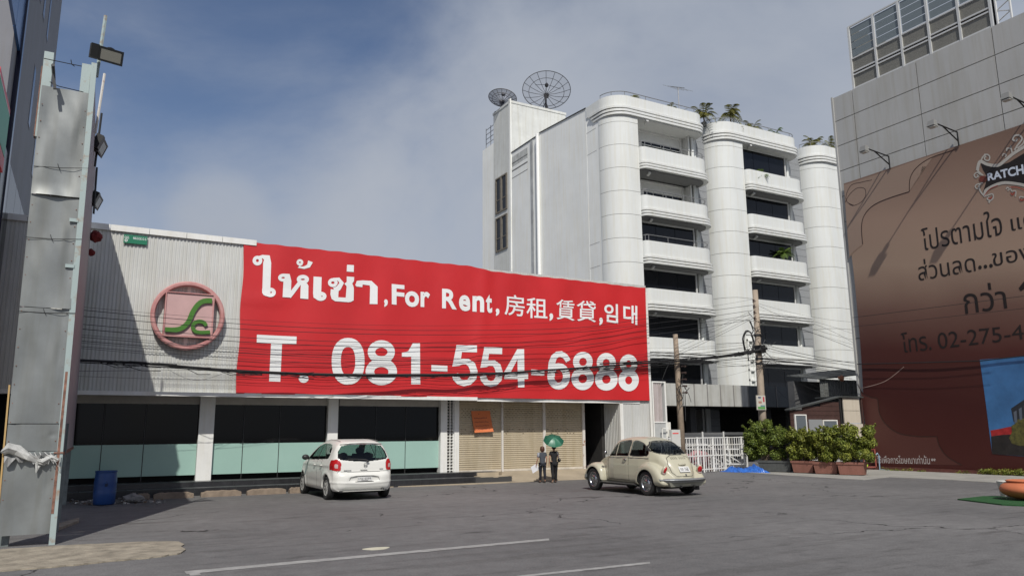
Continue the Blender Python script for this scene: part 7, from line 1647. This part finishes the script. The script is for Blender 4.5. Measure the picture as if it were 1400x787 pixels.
    for s_ in (-1, 1):
        q = MB(); q.tube([(s_*(surf_x(yy, .955)+.012), yy, .955-.012*abs(yy-.9)) for yy in np.linspace(.02, 1.80, 20)], .009, 5); add(q, 'belt_moulding', CHROME)
    # engine lid furniture: louvres, plate lamp, plate, handle
    def surf_y(xx, zz):
        k = np.argmin(np.abs(X-xx)); m_ = np.argmin(np.abs(Z-zz)); col = D[k, :, m_]; ins = np.where(col < 0)[0]; return float(Y[ins[0]])
    yz = surf_y(0, .80); q = MB(); q.ball((0, yz-.02, .80), (.13, .055, .035), 14, 8); add(q, 'plate_lamp', CR, t, True)
    q = MB(); y1, y2 = surf_y(0, .62)-.045, surf_y(0, .745)-.035; q.hexa([(-.17, y1, .61), (.17, y1, .61), (.17, y1+.015, .61), (-.17, y1+.015, .61)], [(-.17, y2, .745), (.17, y2, .745), (.17, y2+.015, .745), (-.17, y2+.015, .745)]); pl_ = add(q, 'number_plate', PLATE)
    V_, F_ = glyph_mesh('กก 168'); a_, b_ = V_.min(0), V_.max(0); q = MB()
    for p in V_: pass
    q.add([(-.13+.26*(p[0]-a_[0])/(b_[0]-a_[0]), y1+(y2-y1)*(.2+.65*(p[1]-a_[1])/(b_[1]-a_[1]))-.004, .61+.135*(.2+.65*(p[1]-a_[1])/(b_[1]-a_[1]))) for p in V_], F_); q.xform(K); q.build('plate_lettering', PTXT, pl_, org=ORG[t.name])
    yh = surf_y(0, .53); add(MB().ball((0, yh-.01, .535), (.025, .03, .03), 8, 6), 'lid_handle', CHROME)
    for g_ in (-1, 1):
        for k in range(4):
            q = MB(); xc = g_*(.05+.06*k); z0 = .93; ya_, yb_ = surf_y(xc, z0), surf_y(xc, z0+.07); q.tube([(xc, ya_-.004, z0), (xc, yb_-.004, z0+.07)], .008, 5); add(q, 'air_slot', SEAM2)
    q = MB(); q.tube([(-.16, surf_y(-.16, 1.08)-.02, 1.04), (.1, surf_y(.1, 1.08)-.02, 1.07)], .006, 4)
    # wheels: painted steel rim with chrome cap
    RIMW = mat('pale wheel paint', (.55, .55, .52), .4, .2)
    def rim(o_, c_, r, w, sd_, M):
        q = MB(); q.lathe([(r*.70, w*.36*sd_), (r*.67, w*.46*sd_), (r*.62, w*.42*sd_), (r*.58, w*.25*sd_)], c=c_, n=36, axis='x'); q.xform(M); q.build('trim_ring', CHROME, o_, org=ORG[o_.name], smooth=True)
        q = MB(); q.lathe([(r*.60, w*.22*sd_), (r*.50, w*.30*sd_), (r*.40, w*.26*sd_), (r*.05, w*.2*sd_)], c=c_, n=36, axis='x'); q.xform(M); q.build('rim', mat('grey wheel paint', (.25, .25, .24), .4, .3), o_, org=ORG[o_.name], smooth=True)
        for k in range(10):
            a = 2*math.pi*k/10; q = MB(); q.ball((c_[0]+sd_*w*.285, c_[1]+r*.48*math.cos(a), c_[2]+r*.48*math.sin(a)), (.004, .017, .017), 8, 4); q.xform(M); q.build('vent_slot', UNDER, o_, org=ORG[o_.name])
        q = MB(); q.lathe([(r*.38, w*.26*sd_), (r*.34, w*.40*sd_), (r*.2, w*.50*sd_), (0, w*.53*sd_)], c=c_, n=28, axis='x'); q.xform(M); q.build('hub_cap', CHROME, o_, org=ORG[o_.name], smooth=True)
    for ya in (0, 2.40):
        for sd_ in (-1, 1): wheel(t, (sd_*.655, ya, .312), .312, .155, sd_, rim, K)
    add(MB().box(-.72, -.58, -.42, -.40, .12, .34), 'mud_flap', RUB); add(MB().box(.58, .72, -.42, -.40, .12, .34), 'mud_flap', RUB)
cream_car()

# ================================================================== PEOPLE
def skin(name, J, E, m, parent, sub=2, root=None, post=None):
    """J: name -> (x, y, z, rx[, ry]); a skinned, subdivided surface over connected joints"""
    ks = list(J); me = bpy.data.meshes.new(name); me.from_pydata([J[k][:3] for k in ks], [(ks.index(a), ks.index(b)) for a, b in E], []); o = bpy.data.objects.new(name, me); COL.objects.link(o)
    o.modifiers.new('s', 'SKIN'); o.modifiers.new('u', 'SUBSURF').levels = sub; o.modifiers['u'].render_levels = sub
    sv = me.skin_vertices[0].data
    for i, k in enumerate(ks): r = J[k][3]; ry = J[k][4] if len(J[k]) > 4 else r; sv[i].radius = (r, ry); sv[i].use_root = (k == (root or ks[0]))
    dg = bpy.context.evaluated_depsgraph_get(); dg.update(); m2 = bpy.data.meshes.new_from_object(o.evaluated_get(dg)); bpy.data.objects.remove(o); bpy.data.meshes.remove(me)
    V = [tuple(v.co) for v in m2.vertices]; F = [tuple(p.vertices) for p in m2.polygons]; bpy.data.meshes.remove(m2)
    if post: V = post(V)
    q = MB(); q.add(V, F); return q
SKIN = mat('tan skin', (.42, .24, .16), .55); HAIRB = mat('brown hair', (.075, .028, .015), .5, var=.3, scale=60); HAIRK = mat('black hair', (.010, .009, .008), .45)
def hand(q, w, d, curl, side, up_v):
    """palm and five fingers from wrist w along direction d"""
    pass
def person(base, s, ang, kind, label):
    M = Matrix.Translation(base) @ Matrix.Rotation(ang, 4, 'Z') @ Matrix.Scale(s, 4)
    t = thing('person', base, label, 'person'); man = kind == 'umbrella'
    # joints for a 1.62 m figure, facing +y, mid stride
    st = .13 if not man else .10
    J = {'hip': (0, 0, .90, .125, .10), 'waist': (0, .0, 1.04, .115, .085), 'chest': (0, .0, 1.22, .135, .095), 'neck0': (0, -.01, 1.355, .06), 'neck': (0, 0, 1.41, .047), 'head0': (0, .01, 1.47, .070, .078), 'head': (0, .01, 1.53, .078, .090), 'crown': (0, .0, 1.59, .055, .065)}
    L_arm = {False: [(-.155, 0, 1.31, .052), (-.225, -.02, 1.08, .037), (-.27, .05, .87, .027), (-.275, .07, .82, .026)], True: [(-.155, 0, 1.31, .052), (-.205, -.01, 1.08, .037), (-.215, .05, .86, .027), (-.215, .06, .81, .026)]}[man]
    R_arm = {False: [(.155, 0, 1.31, .052), (.19, -.01, 1.08, .037), (.19, .06, .86, .027), (.19, .07, .81, .026)], True: [(.155, 0, 1.31, .052), (.215, .04, 1.10, .037), (.13, .20, 1.20, .027), (.11, .23, 1.24, .026)]}[man]
    for n_, A in (('l', L_arm), ('r', R_arm)):
        for k, a in enumerate(A): J[n_+'a%d' % k] = a
    fl, fr_ = ((-st, .10) if man else (.10, -st)) ; 
    legs = {'l': (-.085, fl), 'r': (.085, fr_)}
    for n_, (x_, f) in legs.items():
        lift = .05 if f < 0 else 0
        J[n_+'h'] = (x_, .0, .84, .092, .09); J[n_+'k'] = (x_, f*.45+.02, .47, .060); J[n_+'c'] = (x_, f*.8-.015, .30, .052); J[n_+'n'] = (x_, f, .085+lift, .036); J[n_+'t'] = (x_*1.1, f+.06, .035+lift*.5, .032, .030); J[n_+'f'] = (x_*1.15, f+.15, .022+lift*.1, .024, .022)
    E = [('hip', 'waist'), ('waist', 'chest'), ('chest', 'neck0'), ('neck0', 'neck'), ('neck', 'head0'), ('head0', 'head'), ('head', 'crown')]
    for n_ in 'lr': E += [('chest', n_+'a0'), (n_+'a0', n_+'a1'), (n_+'a1', n_+'a2'), (n_+'a2', n_+'a3'), ('hip', n_+'h'), (n_+'h', n_+'k'), (n_+'k', n_+'c'), (n_+'c', n_+'n'), (n_+'n', n_+'t'), (n_+'t', n_+'f')]
    # fingers branch from the palm joints
    for n_, A, sd in (('l', L_arm, -1), ('r', R_arm, 1)):
        w = Vector(A[3][:3]); d = (w-Vector(A[2][:3])).normalized(); grip = man and n_ == 'r'
        if grip: d = Vector((-.3, .5, .8)).normalized()
        acr = Vector((0, 1, 0)) if abs(d.y) < .7 else Vector((1, 0, 0)); acr = (acr-d*acr.dot(d)).normalized(); nrm = d.cross(acr)
        pm_ = w+d*.045; J[n_+'p'] = (*pm_, .030, .018); E.append((n_+'a3', n_+'p'))
        for f in range(4):
            b0 = pm_+d*.03+acr*(.030-.02*f); ln = (.032, .037, .035, .027)[f]; cu = 1.1 if (grip or (not man and n_ == 'l')) else .35
            a1 = b0+d*ln; a2 = a1+(d*math.cos(cu)+nrm*math.sin(cu)*-sd)*ln*.9
            J[n_+'f%d0' % f] = (*b0, .0095); J[n_+'f%d1' % f] = (*a1, .0085); J[n_+'f%d2' % f] = (*a2, .0072); E += [(n_+'p', n_+'f%d0' % f), (n_+'f%d0' % f, n_+'f%d1' % f), (n_+'f%d1' % f, n_+'f%d2' % f)]
        b0 = w+d*.02+acr*.032; a1 = b0+acr*.022+d*.025; J[n_+'th0'] = (*b0, .011); J[n_+'th1'] = (*a1, .0085); E += [(n_+'p', n_+'th0'), (n_+'th0', n_+'th1')]
    q = skin('body', J, E, SKIN, t, 2, 'hip'); q.xform(M); bo = q.build('body', SKIN, t, org=base, smooth=True)
    for s_ in (-1, 1):
        q = MB(); q.ball((s_*.03, .088, 1.535), (.012, .008, .008), 8, 5); q.xform(M); q.build('eye', mat('eye white', (.6, .6, .6), .3), t, org=base)
        q = MB(); q.ball((s_*.082, .0, 1.53), (.012, .022, .032), 8, 6); q.xform(M); q.build('ear', SKIN, t, org=base, smooth=True)
    q = MB(); q.tube([(0, .088, 1.545), (0, .112, 1.51), (0, .095, 1.502)], [.008, .012, .010], 6); q.xform(M); q.build('nose', SKIN, t, org=base)
    q = MB(); q.ball((0, .092, 1.475), (.024, .008, .007), 8, 5); q.xform(M); q.build('mouth', mat('lips', (.30, .09, .08), .5), t, org=base)
    # clothes: looser skins over the same joints
    def cl(names_, g_, E2, nm, m, z=None):
        J2 = {k: (*J[k][:3], J[k][3]+g_, (J[k][4] if len(J[k]) > 4 else J[k][3])+g_) for k in names_}
        if z: J2.update(z)
        q = skin(nm, J2, E2, m, t, 2, names_[0]); q.xform(M); return q.build(nm, m, t, org=base, smooth=True)
    top = mat('black shirt', (.008, .008, .009), .8) if man else mat('slate grey shirt', (.055, .062, .075), .85, var=.1)
    tr = mat('black trousers', (.006, .006, .007), .85) if man else mat('dark navy trousers', (.008, .009, .016), .85)
    g_ = .018; ex = {}
    ex['hem'] = (0, 0, .86, .155, .125)
    for n_, A in (('l', L_arm), ('r', R_arm)): a, b = Vector(A[0][:3]), Vector(A[1][:3]); c = a.lerp(b, .62); ex[n_+'s'] = (*c, .058 if man else .052)
    cl(['hip', 'waist', 'chest', 'neck0', 'la0', 'ra0'], g_, [('hem', 'hip'), ('hip', 'waist'), ('waist', 'chest'), ('chest', 'neck0'), ('chest', 'la0'), ('chest', 'ra0'), ('la0', 'ls'), ('ra0', 'rs')], 'shirt', top, ex)
    if not man:
        for n_, A in (('l', L_arm),):
            a, b = Vector(A[0][:3]), Vector(A[1][:3]); q = MB(); q.tube([a+Vector((-.01, 0, .03)), a.lerp(b, .3), a.lerp(b, .72)], [.072, .072, .064], 10); q.xform(M); q.build('pale_sleeve', mat('pale grey sleeve', (.30, .31, .34), .85), t, org=base, smooth=True)
    E3 = [('hip', 'lh'), ('hip', 'rh')]; zz_ = {}; ks = ['hip', 'lh', 'rh']
    for n_ in 'lr': ks += [n_+'k', n_+'c', n_+'n']; E3 += [(n_+'h', n_+'k'), (n_+'k', n_+'c'), (n_+'c', n_+'n')]
    if man:
        for n_ in 'lr': zz_[n_+'c'] = (*J[n_+'c'][:3], .068); zz_[n_+'n'] = (*J[n_+'n'][:3], .066)
    cl(ks, .014 if not man else .018, E3, 'trousers', tr, zz_)
    for n_ in 'lr':
        a, b, c = J[n_+'n'], J[n_+'t'], J[n_+'f']; q = MB(); q.ball((b[0], b[1]+.02, b[2]-.012), (.042, .12, .028), 12, 6); q.xform(M); q.v = [(x, y, max(z, .003)) for x, y, z in q.v]; q.build('shoe', mat('pale sandal', (.40, .30, .22), .6) if (man and n_ == 'l') else mat('dark shoe', (.03, .02, .018), .6), t, org=base, smooth=True)
    hm = HAIRK if man else HAIRB
    q = MB(); q.ball((0, -.015, 1.545), (.105, .112, .100), 18, 12)
    if not man: q.v = [(x*(1.12 if z < 1.52 else 1), y-(.01 if z < 1.5 else 0), z-(.065 if z < 1.50 else (.02 if z < 1.55 else 0))) for x, y, z in q.v]
    q.v = [(x, min(y, .045 if z < 1.59 else .075), z) for x, y, z in q.v]; q.xform(M); q.build('hair', hm, t, org=base, smooth=True)
    return t, M, J
wz = bZ(744.5, 660); HW = bV(742, 610.9, (wz.x, wz.y), (wz.x+rt0.x, wz.y+rt0.y)).z
sW = HW/1.60; an_ = -.32
base = Vector((bZ(742, 659.5).x, bZ(742, 659.5).y, 0))
tW, MW, JW = person(base, sW, an_, 'plain', 'woman with brown bobbed hair in slate shirt walking away holding white paper')
wr = MW @ Vector(JW['lp'][:3]); q = MB()
a = wr+Vector((.04, 0, .08)); dx_ = Vector((-.24, .05, -.14)); dz_ = Vector((.10, .02, -.22)); nrm_ = dx_.cross(dz_).normalized()*.002
q.hexa([a, a+dx_, a+dx_+dz_, a+dz_], [a+nrm_, a+dx_+nrm_*6, a+dx_+dz_+nrm_, a+dz_+nrm_]); tag(q.build('paper_sheets', mat('white paper', (.80, .80, .82), .6)), 'white paper sheets held in the left hand of the walking woman', 'paper')
base = Vector((bZ(758, 659.5).x, bZ(758, 659.5).y, 0))
tM, MM, JM = person(base, sW*1.03, an_, 'umbrella', 'person all in black walking away under a green umbrella with a black shoulder bag')
# shoulder bag
bg_ = thing('shoulder_bag', MM @ Vector((.24, -.08, 1.0)), 'black shoulder bag with light strap hanging at the side of the person in black', 'bag')
q = MB(); q.ball((.21, -.10, .985), (.075, .13, .085), 14, 9); q.xform(MM); q.build('pouch', mat('black leather', (.012, .012, .012), .35, bump=.3), bg_, smooth=True)
q = MB(); q.tube([(.215, -.11, 1.03), (.17, -.125, 1.2), (.12, -.09, 1.34), (.105, 0, 1.385), (.14, .08, 1.30), (.22, .03, 1.05)], .013, 6); q.xform(MM); q.build('strap', mat('grey strap', (.20, .20, .21), .6), bg_)
q = MB(); q.box(.18, .24, -.235, -.228, .99, 1.03); q.xform(MM); q.build('buckle', CHROME, bg_)
# umbrella
uc = bV(757.0, 601, (base.x, base.y), (base.x+rt0.x, base.y+rt0.y)); Ru = (bV(771.5, 600, (base.x, base.y), (base.x+rt0.x, base.y+rt0.y))-bV(743.5, 600, (base.x, base.y), (base.x+rt0.x, base.y+rt0.y))).length/2*1.03
um = thing('umbrella', uc, 'open green umbrella tilted back over the person dressed in black', 'umbrella')
tl_ = (rt0*.10-Vector((math.sin(YAW), math.cos(YAW), 0))*.62+Vector((0, 0, .80))).normalized()
T_M = Matrix.Translation(uc+tl_*.02) @ tl_.to_track_quat('Z', 'Y').to_matrix().to_4x4()
UG = [mat('green umbrella cloth', (.010, .095, .055), .42, spec=.5), mat('paler green umbrella cloth', (.028, .15, .085), .42, spec=.6)]
for k in range(8):
    V = []; F = []; n1_, n2_ = 8, 6
    for i in range(n1_+1):
        for j in range(n2_+1):
            a = 2*math.pi*(k+j/n2_)/8; r = Ru*i/n1_; sag = math.sin(math.pi*j/n2_)
            r2_ = r*(1-.07*sag*(i/n1_)); V.append(T_M @ Vector((r2_*math.cos(a), r2_*math.sin(a), Ru*.42*(1-(i/n1_)**2)-.05*Ru*sag*(i/n1_)-Ru*.12)))
    q = MB(); q.add(V, [(i*(n2_+1)+j, (i+1)*(n2_+1)+j, (i+1)*(n2_+1)+j+1, i*(n2_+1)+j+1) for i in range(n1_) for j in range(n2_)]); q.build('cloth_panel', UG[1] if k in (5, 6) else UG[0], um, smooth=True)
    a = 2*math.pi*k/8; q = MB(); q.tube([T_M @ Vector((Ru*s_*math.cos(a), Ru*s_*math.sin(a), Ru*.42*(1-s_**2)-Ru*.12-.01)) for s_ in (0, .5, 1)], .004, 4); q.build('rib', CHROME, um)
hp_ = MM @ Vector(JM['rp'][:3]); q = MB(); q.tube([T_M @ Vector((0, 0, Ru*.38)), hp_, hp_+(hp_-uc).normalized()*.12], .007, 6); q.build('shaft', CHROME, um); q = MB(); q.tube([T_M @ Vector((0, 0, Ru*.28)), T_M @ Vector((0, 0, Ru*.28+.10))], .006, 5); q.build('tip', UNDER, um)
